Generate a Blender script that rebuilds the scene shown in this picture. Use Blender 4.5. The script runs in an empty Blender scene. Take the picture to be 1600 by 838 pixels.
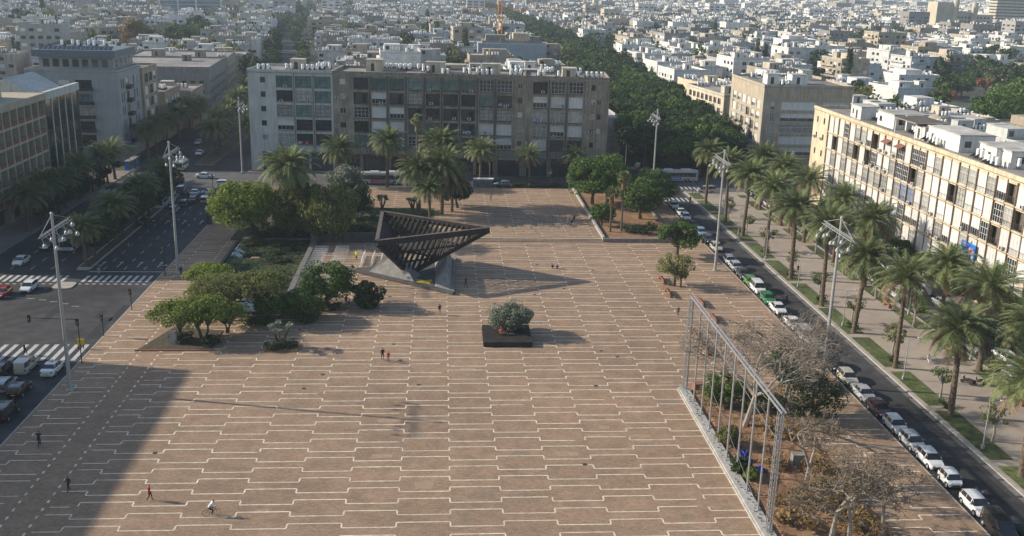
import bpy, math, random
from mathutils import Vector, Matrix

PI = math.pi
rnd = random.Random(11)
scene = bpy.context.scene
COL = scene.collection

# ------------------------------------------------------------------ camera
CAMH = 50.0
FPX, PITCH, YAW, ROLL = 1563.56, 0.282926589, 0.0742618005, 0.0249287654
fw = Vector((math.sin(YAW)*math.cos(PITCH), math.cos(YAW)*math.cos(PITCH), -math.sin(PITCH)))
rt0 = Vector((math.cos(YAW), -math.sin(YAW), 0.0))
up0 = rt0.cross(fw)
rt = rt0*math.cos(ROLL) + up0*math.sin(ROLL)
up = -rt0*math.sin(ROLL) + up0*math.cos(ROLL)
cam_data = bpy.data.cameras.new('camera')
cam_data.sensor_width = 36.0
cam_data.lens = FPX/1600*36.0
cam_data.clip_start = 1.0
cam_data.clip_end = 9000.0
cam = bpy.data.objects.new('camera', cam_data)
COL.objects.link(cam)
mw = Matrix(((rt.x, up.x, -fw.x, 0), (rt.y, up.y, -fw.y, 0), (rt.z, up.z, -fw.z, CAMH), (0, 0, 0, 1)))
cam.matrix_world = mw
scene.camera = cam

# ------------------------------------------------------------------ light
SUN_EL = math.radians(25.5)
SUN_DIR = math.radians(-12.5)          # heading in which the light travels (from +x, counter-clockwise)
trav = Vector((math.cos(SUN_DIR)*math.cos(SUN_EL), math.sin(SUN_DIR)*math.cos(SUN_EL), -math.sin(SUN_EL)))
sun_data = bpy.data.lights.new('sun', 'SUN')
sun_data.energy = 4.2
sun_data.angle = math.radians(0.6)
sun_data.color = (1.0, 0.90, 0.76)
sun = bpy.data.objects.new('sun', sun_data)
sun.rotation_euler = trav.to_track_quat('-Z', 'Y').to_euler()
sun.location = (-200, 60, 150)
COL.objects.link(sun)
world = bpy.data.worlds.new('World')
scene.world = world
world.use_nodes = True
wn = world.node_tree
bg = wn.nodes.get('Background') or wn.nodes.new('ShaderNodeBackground')
sky = wn.nodes.new('ShaderNodeTexSky')
sky.sky_type = 'NISHITA'
sky.sun_disc = False
sky.sun_elevation = SUN_EL
to_sun = -trav
sky.sun_rotation = math.atan2(to_sun.x, to_sun.y)
sky.air_density = 1.0
sky.dust_density = 1.0
sky.ozone_density = 1.0
wn.links.new(sky.outputs[0], bg.inputs[0])
bg.inputs[1].default_value = 0.115
scene.view_settings.view_transform = 'Standard'
scene.view_settings.look = 'None'
scene.view_settings.gamma = 1.0
scene.view_settings.use_curve_mapping = False
scene.view_settings.exposure = 0.54

# ------------------------------------------------------------------ helpers
def at(px, py, h=0.0):
    """World point on the plane z=h that the photo's pixel (px, py) looks at."""
    d = fw*FPX + rt*(px-800) - up*(py-419)
    t = (h-CAMH)/d.z
    return Vector((d.x*t, d.y*t, h))

def to_px(p):
    v = Vector(p)-Vector((0, 0, CAMH))
    z = v.dot(fw)
    if z <= 1: return (-9999, -9999)
    return (800+FPX*v.dot(rt)/z, 419-FPX*v.dot(up)/z)

class MB:
    def __init__(s): s.v = []; s.f = []; s.m = []
    def add(s, vs, fs, m=0):
        o = len(s.v); s.v += [tuple(v) for v in vs]
        s.f += [tuple(i+o for i in f) for f in fs]; s.m += [m]*len(fs)
    def box(s, x0, y0, z0, x1, y1, z1, m=0):
        s.add([(x0,y0,z0),(x1,y0,z0),(x1,y1,z0),(x0,y1,z0),(x0,y0,z1),(x1,y0,z1),(x1,y1,z1),(x0,y1,z1)],
              [(0,3,2,1),(4,5,6,7),(0,1,5,4),(1,2,6,5),(2,3,7,6),(3,0,4,7)], m)
    def cbox(s, cx, cy, z0, sx, sy, sz, rz=0.0, m=0):
        c, n = math.cos(rz), math.sin(rz)
        P = []
        for z in (z0, z0+sz):
            for a, b in ((-1,-1),(1,-1),(1,1),(-1,1)):
                x, y = a*sx/2, b*sy/2
                P.append((cx+x*c-y*n, cy+x*n+y*c, z))
        s.add(P, [(0,3,2,1),(4,5,6,7),(0,1,5,4),(1,2,6,5),(2,3,7,6),(3,0,4,7)], m)
    def tube(s, a, b, r0, r1=None, n=6, m=0, cap=True):
        a = Vector(a); b = Vector(b); r1 = r0 if r1 is None else r1
        d = b-a
        if d.length < 1e-6: return
        d.normalize()
        u = d.orthogonal().normalized(); w = d.cross(u)
        P = []
        for c, r in ((a, r0), (b, r1)):
            for i in range(n):
                t = 2*PI*i/n
                P.append(c+u*(r*math.cos(t))+w*(r*math.sin(t)))
        F = [(i, (i+1) % n, n+(i+1) % n, n+i) for i in range(n)]
        if cap: F += [tuple(range(n-1, -1, -1)), tuple(range(n, 2*n))]
        s.add(P, F, m)
    def beam(s, a, b, w, h, m=0, upv=(0,0,1)):
        a = Vector(a); b = Vector(b); d = (b-a).normalized(); upv = Vector(upv)
        x = d.cross(upv)
        if x.length < 1e-4: x = d.orthogonal()
        x.normalize(); y = x.cross(d).normalized()
        P = []
        for c in (a, b):
            for i, j in ((-1,-1),(1,-1),(1,1),(-1,1)):
                P.append(c+x*(i*w/2)+y*(j*h/2))
        s.add(P, [(0,1,2,3),(7,6,5,4),(0,4,5,1),(1,5,6,2),(2,6,7,3),(3,7,4,0)], m)
    def prism(s, poly, z0, z1, m=0, mt=None):
        n = len(poly)
        P = [(x,y,z0) for x,y in poly]+[(x,y,z1) for x,y in poly]
        s.add(P, [(i,(i+1)%n,n+(i+1)%n,n+i) for i in range(n)]+[tuple(range(n-1,-1,-1))], m)
        s.add([(x,y,z1) for x,y in poly], [tuple(range(n))], m if mt is None else mt)
    def lathe(s, prof, n=10, c=(0,0,0), m=0):
        P = []
        for r, z in prof:
            for i in range(n):
                t = 2*PI*i/n; P.append((c[0]+r*math.cos(t), c[1]+r*math.sin(t), c[2]+z))
        F = []
        for k in range(len(prof)-1):
            for i in range(n):
                F.append((k*n+i, k*n+(i+1)%n, (k+1)*n+(i+1)%n, (k+1)*n+i))
        F.append(tuple(range(n-1,-1,-1))); F.append(tuple(range((len(prof)-1)*n, len(prof)*n)))
        s.add(P, F, m)
    def ball(s, c, r, m=0, n=8, k=5, sz=1.0):
        prof = [(max(1e-3, r*math.sin(PI*j/k)), -r*sz*math.cos(PI*j/k)) for j in range(k+1)]
        s.lathe(prof, n, c, m)
    def mesh(s, name, mats, smooth=False):
        me = bpy.data.meshes.new(name)
        me.from_pydata(s.v, [], s.f)
        for m in mats: me.materials.append(m)
        me.polygons.foreach_set('material_index', s.m)
        if smooth: me.polygons.foreach_set('use_smooth', [True]*len(s.f))
        me.update()
        return me
    def build(s, name, mats, parent=None, loc=(0,0,0), rz=0.0, smooth=False):
        if not isinstance(mats, (list, tuple)): mats = [mats]
        return link(name, s.mesh(name, mats, smooth), parent, loc, rz)

def link(name, me, parent=None, loc=(0,0,0), rz=0.0):
    o = bpy.data.objects.new(name, me)
    COL.objects.link(o)
    o.location = loc
    if rz: o.rotation_euler = (0, 0, rz)
    if parent is not None: o.parent = parent
    return o

def tag(o, label=None, cat=None, group=None, kind=None):
    if label: o['label'] = label
    if cat: o['category'] = cat
    if group: o['group'] = group
    if kind: o['kind'] = kind
    return o

def thing(name, label, cat, loc=(0,0,0), rz=0.0, group=None):
    o = bpy.data.objects.new(name, None)
    COL.objects.link(o)
    o.empty_display_size = 0.3
    o.location = loc
    o.rotation_euler = (0, 0, rz)
    return tag(o, label, cat, group)

CH = {}
def copy_tree(o, loc=None, rz=None, sc=None, label=None, group=None):
    """Copy a thing with its parts and sub-parts (mesh data shared)."""
    def cp(src, parent):
        c = src.copy(); COL.objects.link(c)
        if parent is not None: c.parent = parent
        for ch in src.children: cp(ch, c)
        return c
    r = cp(o, None)
    if loc is not None: r.location = loc
    if rz is not None: r.rotation_euler = (0, 0, rz)
    if sc is not None: r.scale = (sc, sc, sc) if not isinstance(sc, tuple) else sc
    if label: r['label'] = label
    if group: r['group'] = group
    return r

def struct(name, mb, mats, **k):
    return tag(mb.build(name, mats, **k), kind='structure')

# ------------------------------------------------------------------ materials
def new_mat(name):
    m = bpy.data.materials.new(name); m.use_nodes = True
    nt = m.node_tree
    return m, nt, nt.nodes['Principled BSDF']

def rgba(c): return (c[0], c[1], c[2], 1.0)

def M(name, col, rough=0.85, var=0.18, scale=1.5, metal=0.0, spec=0.3, streak=0.0, bump=0.0, fine=0.0, big=0.0, objrnd=0.0):
    """Procedural surface: base colour broken by noise, optional vertical streaks and fine grain."""
    m, nt, p = new_mat(name)
    N = nt.nodes; L = nt.links
    tc = N.new('ShaderNodeTexCoord')
    def noise(sc, vec=None, detail=4):
        n = N.new('ShaderNodeTexNoise'); n.inputs['Scale'].default_value = sc
        n.inputs['Detail'].default_value = detail
        L.new(vec or tc.outputs['Object'], n.inputs['Vector']); return n.outputs[0]
    def ramp(fac, lo, hi, a=0.3, b=0.7):
        r = N.new('ShaderNodeMapRange'); r.inputs[1].default_value = a; r.inputs[2].default_value = b
        r.inputs[3].default_value = lo; r.inputs[4].default_value = hi
        L.new(fac, r.inputs[0]); return r.outputs[0]
    val = ramp(noise(scale), 1-var, 1+var)
    def mul(a, b):
        x = N.new('ShaderNodeMath'); x.operation = 'MULTIPLY'; L.new(a, x.inputs[0]); L.new(b, x.inputs[1]); return x.outputs[0]
    if fine: val = mul(val, ramp(noise(scale*14, detail=2), 1-fine, 1+fine))
    if big: val = mul(val, ramp(noise(scale*0.12, detail=3), 1-big, 1+big))
    if streak:
        mp = N.new('ShaderNodeMapping'); mp.inputs['Scale'].default_value = (1.6, 1.6, 0.12)
        L.new(tc.outputs['Object'], mp.inputs[0])
        val = mul(val, ramp(noise(1.3, mp.outputs[0]), 1-streak, 1.0, 0.35, 0.6))
    if objrnd:
        oi = N.new('ShaderNodeObjectInfo')
        val = mul(val, ramp(oi.outputs['Random'], 1-objrnd, 1+objrnd, 0, 1))
    vm = N.new('ShaderNodeVectorMath'); vm.operation = 'SCALE'
    vm.inputs[0].default_value = col[:3]
    L.new(val, vm.inputs[3])
    L.new(vm.outputs[0], p.inputs['Base Color'])
    p.inputs['Roughness'].default_value = rough
    p.inputs['Metallic'].default_value = metal
    p.inputs['Specular IOR Level'].default_value = spec
    if bump:
        b = N.new('ShaderNodeBump'); b.inputs['Strength'].default_value = bump; b.inputs['Distance'].default_value = 0.05
        L.new(noise(scale*6), b.inputs['Height']); L.new(b.outputs[0], p.inputs['Normal'])
    return m

def leaf_mat(name, ca, cb, trans=0.25, objrnd=0.2):
    m, nt, p = new_mat(name)
    N = nt.nodes; L = nt.links
    g = N.new('ShaderNodeNewGeometry')
    mx = N.new('ShaderNodeMix'); mx.data_type = 'RGBA'
    L.new(g.outputs['Random Per Island'], mx.inputs[0])
    mx.inputs[6].default_value = rgba(ca); mx.inputs[7].default_value = rgba(cb)
    oi = N.new('ShaderNodeObjectInfo')
    r = N.new('ShaderNodeMapRange'); r.inputs[3].default_value = 1-objrnd; r.inputs[4].default_value = 1+objrnd
    L.new(oi.outputs['Random'], r.inputs[0])
    vm = N.new('ShaderNodeVectorMath'); vm.operation = 'SCALE'
    L.new(mx.outputs[2], vm.inputs[0]); L.new(r.outputs[0], vm.inputs[3])
    L.new(vm.outputs[0], p.inputs['Base Color'])
    p.inputs['Roughness'].default_value = 0.6
    p.inputs['Specular IOR Level'].default_value = 0.2
    tr = N.new('ShaderNodeBsdfTranslucent'); L.new(vm.outputs[0], tr.inputs[0])
    ms = N.new('ShaderNodeMixShader'); ms.inputs[0].default_value = trans
    out = N['Material Output']
    L.new(p.outputs[0], ms.inputs[1]); L.new(tr.outputs[0], ms.inputs[2]); L.new(ms.outputs[0], out.inputs[0])
    return m

def paint_mat(name, rough=0.25, metal=0.0, coat=0.6):
    """Car paint that takes its colour from the object's own colour."""
    m, nt, p = new_mat(name)
    N = nt.nodes; L = nt.links
    oi = N.new('ShaderNodeObjectInfo')
    tc = N.new('ShaderNodeTexCoord'); n = N.new('ShaderNodeTexNoise'); n.inputs['Scale'].default_value = 3
    L.new(tc.outputs['Object'], n.inputs['Vector'])
    r = N.new('ShaderNodeMapRange'); r.inputs[3].default_value = 0.8; r.inputs[4].default_value = 1.05
    L.new(n.outputs[0], r.inputs[0])
    vm = N.new('ShaderNodeVectorMath'); vm.operation = 'SCALE'
    L.new(oi.outputs['Color'], vm.inputs[0]); L.new(r.outputs[0], vm.inputs[3])
    L.new(vm.outputs[0], p.inputs['Base Color'])
    p.inputs['Roughness'].default_value = rough; p.inputs['Metallic'].default_value = metal
    p.inputs['Coat Weight'].default_value = coat; p.inputs['Coat Roughness'].default_value = 0.1
    return m

W = {}
W['asphalt'] = M('asphalt', (.046,.045,.046), .85, .34, .5, fine=.25, big=.4, bump=.2)
W['asphalt_light'] = M('worn_asphalt', (.10,.097,.095), .9, .2, .5, fine=.18, big=.2)
W['town_ground'] = M('town_ground', (.06,.065,.05), .95, .5, .06, big=.3)
W['line'] = M('road_paint', (.45,.45,.43), .8, .2, 3, fine=.2)
W['kerb'] = M('kerb_concrete', (.36,.33,.29), .9, .15, 1.2, fine=.15)
W['kerbdark'] = M('weathered_kerb', (.16,.15,.14), .9, .2, 1.2, fine=.15)
W['sidewalk'] = M('sidewalk_paving', (.22,.19,.165), .9, .15, .8, fine=.2, big=.15)
W['path'] = M('sandy_path', (.33,.28,.23), .9, .1, .5, fine=.15, big=.12)
W['grass'] = M('lawn', (.075,.095,.032), .95, .45, 1.2, fine=.35, big=.5)
W['soil'] = M('ochre_soil', (.25,.145,.08), .95, .3, .8, fine=.25, big=.25)
W['darksoil'] = M('planted_soil', (.075,.062,.04), .95, .35, 1.5, fine=.3)
W['town1'] = M('town_white_wall', (.61,.60,.57), .88, .14, .4, streak=.35, big=.15, objrnd=.12)
W['town2'] = M('town_cream_wall', (.46,.40,.31), .88, .14, .4, streak=.35, big=.15, objrnd=.15)
W['town3'] = M('town_grey_wall', (.30,.29,.27), .88, .14, .4, streak=.3, big=.15, objrnd=.2)
W['concrete'] = M('grey_concrete', (.25,.24,.22), .85, .16, .8, fine=.1, streak=.25)
W['palecon'] = M('pale_concrete', (.40,.385,.35), .85, .12, .8, fine=.1, streak=.2)
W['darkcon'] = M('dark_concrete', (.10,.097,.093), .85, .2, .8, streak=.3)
W['paleblock'] = M('pale_render', (.50,.51,.475), .85, .09, .5, streak=.22, big=.1)
W['brownblock'] = M('stained_brown_render', (.30,.26,.205), .88, .2, .5, streak=.42, big=.25, fine=.08)
W['greyblock'] = M('grey_render', (.30,.31,.31), .85, .08, .4, streak=.16)
W['beige'] = M('beige_render', (.36,.30,.225), .88, .12, .5, streak=.28)
W['hotel'] = M('hotel_render', (.42,.365,.275), .86, .1, .5, streak=.2)
W['terracotta'] = M('terracotta_panel', (.20,.095,.065), .85, .15, 1.2)
W['ochre'] = M('ochre_render', (.60,.50,.345), .88, .13, .5, streak=.3, big=.12)
W['cream'] = M('cream_render', (.56,.49,.37), .88, .12, .5, streak=.3, big=.12)
W['sandr'] = M('sand_render', (.42,.36,.27), .88, .12, .5, streak=.3)
W['white'] = M('white_render', (.66,.65,.61), .85, .1, .5, streak=.2)
W['roof'] = M('roof_sheet', (.24,.225,.205), .9, .28, .35, fine=.1, big=.3)
W['roofpale'] = M('whitewashed_roof', (.42,.40,.365), .9, .22, .35, fine=.1, big=.2)
W['tankwhite'] = M('tank_enamel', (.80,.80,.78), .35, .1, 2, spec=.5, objrnd=.08)
W['panel'] = M('solar_collector', (.025,.03,.045), .18, .2, 1, spec=.7)
W['steel'] = M('galvanised_steel', (.42,.42,.42), .42, .14, 3, metal=.55, spec=.5)
W['mast'] = M('grey_painted_steel', (.36,.36,.35), .45, .1, 1, metal=.2, spec=.5)
W['darksteel'] = M('dark_steel', (.05,.048,.046), .5, .2, 2, metal=.3)
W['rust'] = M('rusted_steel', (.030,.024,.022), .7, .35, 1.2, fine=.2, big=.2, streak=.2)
W['rusttop'] = M('paler_rust_steel', (.12,.095,.075), .75, .3, 1.2, fine=.2)  # paler rust tone, laid along the tops of the pyramid's edge beams
W['glass'] = M('dark_window_glass', (.03,.036,.04), .08, .3, .4, spec=.8, objrnd=.5)
W['glassteal'] = M('teal_window_glass', (.11,.18,.17), .12, .35, .9, spec=.8, objrnd=.35)
W['curtain'] = M('curtained_glass', (.27,.27,.25), .3, .35, 2.2, spec=.6, objrnd=.35)
W['shutter'] = M('white_roller_shutter', (.64,.64,.61), .6, .08, 2, streak=.15, objrnd=.14)
W['frame'] = M('white_window_frame', (.62,.62,.60), .5, .1, 2)
W['framedark'] = M('dark_window_frame', (.07,.065,.06), .5, .15, 2)
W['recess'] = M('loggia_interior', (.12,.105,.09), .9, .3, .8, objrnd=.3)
W['acwhite'] = M('air_conditioner_casing', (.52,.51,.48), .6, .15, 3)
W['black'] = M('black_rubber', (.02,.02,.021), .8, .2, 4)
W['paint'] = paint_mat('car_paint')
W['carglass'] = M('car_glass', (.02,.024,.028), .06, .2, 1, spec=.9)
W['rim'] = M('wheel_alloy', (.45,.45,.46), .35, .1, 4, metal=.6)
W['lamp'] = M('headlamp_lens', (.75,.76,.76), .1, .05, 4, spec=.9)
W['tail'] = M('tail_lamp_lens', (.38,.02,.015), .2, .1, 4, spec=.8)
W['plate'] = M('number_plate', (.65,.5,.06), .5, .05, 4)
W['flood'] = M('floodlight_glass', (.62,.63,.63), .15, .06, 2, spec=.9)
W['wood'] = M('bench_timber', (.24,.105,.06), .7, .25, 3, fine=.2)
W['trunk'] = M('bark', (.10,.078,.055), .95, .35, 3, fine=.3, bump=.5)
W['palmtrunk'] = M('palm_trunk_fibre', (.13,.095,.065), .95, .4, 5, fine=.35, bump=.8)
W['deadfrond'] = leaf_mat('dead_palm_frond', (.15,.105,.055), (.25,.18,.10), .1)
W['palebark'] = M('pale_bark', (.27,.24,.205), .9, .25, 2.5, fine=.25)
W['twig'] = M('grey_twig', (.22,.19,.155), .9, .3, 3)
W['palm'] = leaf_mat('palm_leaflet', (.095,.13,.045), (.235,.26,.115), .25)
W['leafgreen'] = leaf_mat('broad_leaf_green', (.028,.07,.012), (.13,.20,.035))
W['leafbright'] = leaf_mat('bright_green_leaf', (.10,.16,.02), (.27,.31,.06), .35)
W['leafdark'] = leaf_mat('dark_evergreen_leaf', (.018,.04,.012), (.075,.11,.035))
W['leafolive'] = leaf_mat('olive_leaf', (.13,.16,.10), (.29,.32,.235))
W['leafdrab'] = leaf_mat('drab_feathery_leaf', (.085,.105,.03), (.24,.25,.08), .38)
W['leafbrown'] = leaf_mat('withered_leaf', (.12,.08,.04), (.25,.17,.09))
W['leafdry'] = leaf_mat('dry_golden_leaf', (.20,.13,.05), (.36,.25,.10), .3)
W['leafred'] = leaf_mat('rusty_leaf', (.17,.06,.03), (.26,.12,.06))
W['leafgold'] = leaf_mat('autumn_leaf', (.22,.15,.05), (.32,.24,.10))
W['blue'] = M('blue_tarpaulin', (.012,.03,.26), .5, .3, 2)
W['adblue'] = M('blue_poster', (.02,.16,.52), .5, .08, 2)
W['orange'] = M('orange_crane_paint', (.62,.24,.03), .6, .1, 2)
W['red'] = M('red_awning_cloth', (.42,.025,.03), .8, .15, 2)
W['yellow'] = M('yellow_paint', (.60,.42,.03), .6, .15, 2)
W['hivis'] = M('hi_vis_cloth', (.45,.75,.05), .7, .1, 3)
W['skin'] = M('skin', (.42,.25,.17), .6, .08, 6)
W['hair'] = M('dark_hair', (.025,.018,.013), .7, .3, 10)
W['scaffoldnet'] = M('scaffold_sheeting', (.34,.38,.40), .8, .12, .3, streak=.15)
W['blueglass'] = M('blue_curtain_wall', (.06,.13,.19), .1, .2, .4, spec=.9)
W['signgreen'] = M('green_shop_sign', (.02,.35,.12), .5, .1, 2)

def water_mat():
    m, nt, p = new_mat('pond_water')
    p.inputs['Base Color'].default_value = (.03,.045,.035,1); p.inputs['Roughness'].default_value = .06
    p.inputs['Specular IOR Level'].default_value = .7
    n = nt.nodes.new('ShaderNodeTexNoise'); n.inputs['Scale'].default_value = 4
    tc = nt.nodes.new('ShaderNodeTexCoord'); nt.links.new(tc.outputs['Object'], n.inputs['Vector'])
    b = nt.nodes.new('ShaderNodeBump'); b.inputs['Strength'].default_value = .08; b.inputs['Distance'].default_value = .05
    nt.links.new(n.outputs[0], b.inputs['Height']); nt.links.new(b.outputs[0], p.inputs['Normal'])
    return m
W['water'] = water_mat()

def paver_mat():
    """Small reddish-brown pavers with soft large stains."""
    m, nt, p = new_mat('plaza_pavers')
    N = nt.nodes; L = nt.links
    tc = N.new('ShaderNodeTexCoord')
    br = N.new('ShaderNodeTexBrick')
    br.inputs['Color1'].default_value = (.372,.252,.163,1); br.inputs['Color2'].default_value = (.282,.190,.124,1)
    br.inputs['Mortar'].default_value = (.17,.128,.092,1)
    br.inputs['Scale'].default_value = 1.0; br.inputs['Mortar Size'].default_value = .012
    br.inputs['Brick Width'].default_value = .42; br.inputs['Row Height'].default_value = .21
    L.new(tc.outputs['Object'], br.inputs['Vector'])
    def noise(sc, d=4):
        n = N.new('ShaderNodeTexNoise'); n.inputs['Scale'].default_value = sc; n.inputs['Detail'].default_value = d
        L.new(tc.outputs['Object'], n.inputs['Vector']); return n.outputs[0]
    def mr(f, lo, hi, a=.3, b=.7):
        r = N.new('ShaderNodeMapRange'); r.inputs[1].default_value=a; r.inputs[2].default_value=b
        r.inputs[3].default_value=lo; r.inputs[4].default_value=hi; L.new(f, r.inputs[0]); return r.outputs[0]
    def mul(a, b):
        x = N.new('ShaderNodeMath'); x.operation='MULTIPLY'; L.new(a,x.inputs[0]); L.new(b,x.inputs[1]); return x.outputs[0]
    v = mul(mul(mr(noise(.05), .86, 1.10), mr(noise(.45, 8), .84, 1.10)), mr(noise(5), .85, 1.14))
    vm = N.new('ShaderNodeVectorMath'); vm.operation='SCALE'
    L.new(br.outputs[0], vm.inputs[0]); L.new(v, vm.inputs[3]); L.new(vm.outputs[0], p.inputs['Base Color'])
    p.inputs['Roughness'].default_value = .82; p.inputs['Specular IOR Level'].default_value = .25
    return m
W['paver'] = paver_mat()
W['paveline'] = M('pale_stone_strip', (.68,.60,.47), .8, .28, 1.6, fine=.3, big=.15)
# ------------------------------------------------------------------ setting: ground, roads, plaza
g = MB(); g.add([(-3200,-60,-.16),(3200,-60,-.16),(3200,5200,-.16),(-3200,5200,-.16)], [(0,1,2,3)])
struct('ground', g, W['town_ground'])
g = MB()
g.add([(-79,20,-.15),(-47.5,20,-.15),(-47.5,241,-.15),(-79,241,-.15)], [(0,1,2,3)])
struct('avenue_road', g, W['asphalt'])
g = MB()
g.add([(-130,241,-.15),(130,241,-.15),(130,259,-.15),(-130,259,-.15)], [(0,1,2,3)])
g.add([(-86,136,-.15),(-79,136,-.15),(-79,174,-.15),(-86,174,-.15)], [(0,1,2,3)])
struct('cross_street_road', g, W['asphalt_light'])
g = MB()
g.add([(-79,259,-.15),(-51,259,-.15),(-66,420,-.15),(-84,420,-.15)], [(0,1,2,3)])
g.add([(-84,420,-.15),(-66,420,-.15),(-140,1000,-.15),(-160,1000,-.15)], [(0,1,2,3)])
struct('far_avenue_road', g, W['asphalt'])
g = MB()
g.add([(52.3,20,-.15),(60.0,20,-.15),(60.0,241,-.15),(52.3,241,-.15)], [(0,1,2,3)])
struct('east_road', g, W['asphalt'])
g = MB()
g.add([(75,20,-.15),(83.4,20,-.15),(83.4,241,-.15),(75,241,-.15)], [(0,1,2,3)])
struct('parking_road', g, W['asphalt'])
g = MB()
g.add([(44,259,-.15),(88,259,-.15),(104,700,-.15),(60,700,-.15)], [(0,1,2,3)])
struct('boulevard_road', g, W['asphalt'])

# pavements
g = MB(); g.box(-86,174,-.16,-79,259,0); g.box(-86,20,-.16,-79,136,0)
struct('west_pavement', g, W['sidewalk'])
g = MB(); g.box(-50,259,-.16,46,262.8,.0); struct('north_pavement', g, W['sidewalk'])
g = MB(); g.box(83.4,20,-.16,90,241,0); struct('east_pavement', g, W['sidewalk'])

# plaza slab (with the sunken bed and pond cut out of it)
PL = -47.3; PR = 52.2
g = MB()
BX0, BX1, BY0, BY1 = 31.3, 43.0, 60.0, 116.0     # planted bed behind the steel frame
PX0, PX1, PY0, PY1 = -38.6, -24.6, 147.5, 189.5  # pond
def sl(x0,y0,x1,y1): g.box(x0,y0,-.16,x1,y1,0)
sl(PL,30,BX0,BY1); sl(BX1,30,PR,BY1); sl(PL,BY1,PR,PY0)
sl(PL,PY0,PX0,PY1); sl(PX1,PY0,PR,PY1); sl(PL,PY1,PR,241)
struct('plaza', g, W['paver'])
# inlaid pale strips: meandering rows, modelled 4 mm proud
CW, RS, X0, Y0 = 5.11965, 2.249691, 1.035145, 131.820758
AMP = RS*0.19; LW = 0.075
g = MB()
GZ = 0.004
def strip(x0,y0,x1,y1,z=GZ): g.add([(x0,y0,z),(x1,y0,z),(x1,y1,z),(x0,y1,z)], [(0,1,2,3)])
def blocked(x, y):
    if BX0-.5 < x < BX1+.5 and y < BY1+.5: return True
    if PX0-1 < x < PX1+1.2 and PY0-3 < y < PY1+1: return True
    if y > 189.6: return True
    if -41 < x < -37.2 and y < 185: return True      # cycle strip
    return False
for r in range(-27, 38):
    yb = Y0 - r*RS
    for c in range(-12, 12):
        xa = X0+c*CW; xb = xa+CW
        s = 1 if (r+c) % 2 == 0 else -1
        y = yb + s*AMP
        # interval split to keep clear of the cut-outs
        n = 8; run = None
        for i in range(n+1):
            x = xa+(xb-xa)*i/n
            ok = i < n and not blocked(x+CW/n/2, y) and PL+.3 < x+CW/n/2 < PR-.5
            if ok and run is None: run = x
            if not ok and run is not None:
                j_ = (rnd.random() < .05)*rnd.uniform(.2,1.4)      # a few worn or missing stones
                strip(run, y-LW*rnd.uniform(.8,1.1), x-j_, y+LW*rnd.uniform(.8,1.1)); run = None
        if not blocked(xb, y) and PL+.4 < xb < PR-.6:
            strip(xb-LW, yb-AMP+LW, xb+LW, yb+AMP-LW, GZ)
struct('plaza_inlay', g, W['paveline'])
CELLS = set()
def patchset(name, col, n, seed):
    q_ = random.Random(seed); g = MB(); global CELLS
    for i in range(n):
        c = q_.randint(-7,5); r_ = q_.randint(-20,22)
        if (c, r_) in CELLS: continue
        CELLS.add((c, r_))
        x = X0+c*CW+LW+q_.uniform(.0,2.0); y = Y0-r_*RS+AMP*.5; w = q_.uniform(1.2,CW-2.3); h = q_.uniform(.7,RS-.9)
        if BX0-4 < x < BX1+1 and y < BY1+1 or x < -36 or y > 186: continue
        g.add([(x,y,.0025),(x+w,y,.0025),(x+w,y+h,.0025),(x,y+h,.0025)], [(0,1,2,3)])
    struct(name, g, M(name, col, .85, .16, 2.2, fine=.2))
patchset('replaced_pavers', (.24,.18,.125), 34, 5)
patchset('newer_pavers', (.335,.245,.165), 26, 6)
# dotted edge lines of the cycle strip
g = MB()
y = 70.0
while y < 236:
    for x in (-40.6, -37.9):
        if y<146 or x<-38.8: strip(x-.11, y, x+.11, y+.55)
    y += 1.5
struct('cycle_strip_dots', g, W['paveline'])

# raised terrace to the north with three steps along its front
g = MB()
TX0, TX1 = -23.0, 32.0
g.box(TX0,190.9,.0,TX1,239.5,.45)
g.box(TX0,190.45,.0,TX1,190.9,.30); g.box(TX0,190.0,.0,TX1,190.45,.15)
struct('terrace', g, W['paver'])
g = MB()
for c in range(-5, 7):
    x = X0+c*CW-1.2
    for r in range(0, 22):
        y = 193+r*RS*.97
        if TX0+.3 < x < TX1-.3 and y<239: strip(x-.10, y-.28, x+.10, y+.28, .454)
        s = 1 if (r+c) % 2 == 0 else -1
        if TX0 < x < TX1-CW and y<238.6: strip(x+.1, y+s*.3-.05, x+CW-.1, y+s*.3+.05, .454)
for x0,x1 in ((TX0,TX1),):
    strip(x0,190.9,x1,191.15,.456); strip(x0,190.45,x1,190.56,.304); strip(x0,190.0,x1,190.1,.154)
struct('terrace_inlay', g, W['paveline'])

# road furniture of paint: lane dashes, crossings, arrows
g = MB(); RZ = -.146
def rq(x0,y0,x1,y1): strip(min(x0,x1),min(y0,y1),max(x0,x1),max(y0,y1),RZ)
def slant(x, y, w, l, sh):
    g.add([(x,y,RZ),(x+w,y,RZ),(x+w+sh,y+l,RZ),(x+sh,y+l,RZ)], [(0,1,2,3)])
x = -79.0
while x < -48.6:                                        # zebra north of the side street
    if not (-62.4 < x < -59.6): slant(x, 162.8, .55, 3.6, .0)
    x += 1.15
x = -79.0
while x < -48.6:
    rq(x, 161.4, x+.55, 161.75)
    x += 1.15
x = -78.6
while x < -48.4:
    slant(x, 127.4, .6, 6.0, 0.0); x += 1.35
x = -79.
while x < -48.2:
    slant(x, 233.2, .55, 3.6, 0.0); x += 1.2
for lx in (-51.2, -54.6, -58.0, -66.8, -70.2, -73.6):
    y = 170.
    while y < 228: rq(lx-.07, y, lx+.07, y+2.0); y += 5.2
    y = 30.
    while y < 122: rq(lx-.07, y, lx+.07, y+2.0); y += 5.2
rq(-79,126.2,-60,126.55); rq(-60,168.6,-47.8,168.9)
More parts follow.
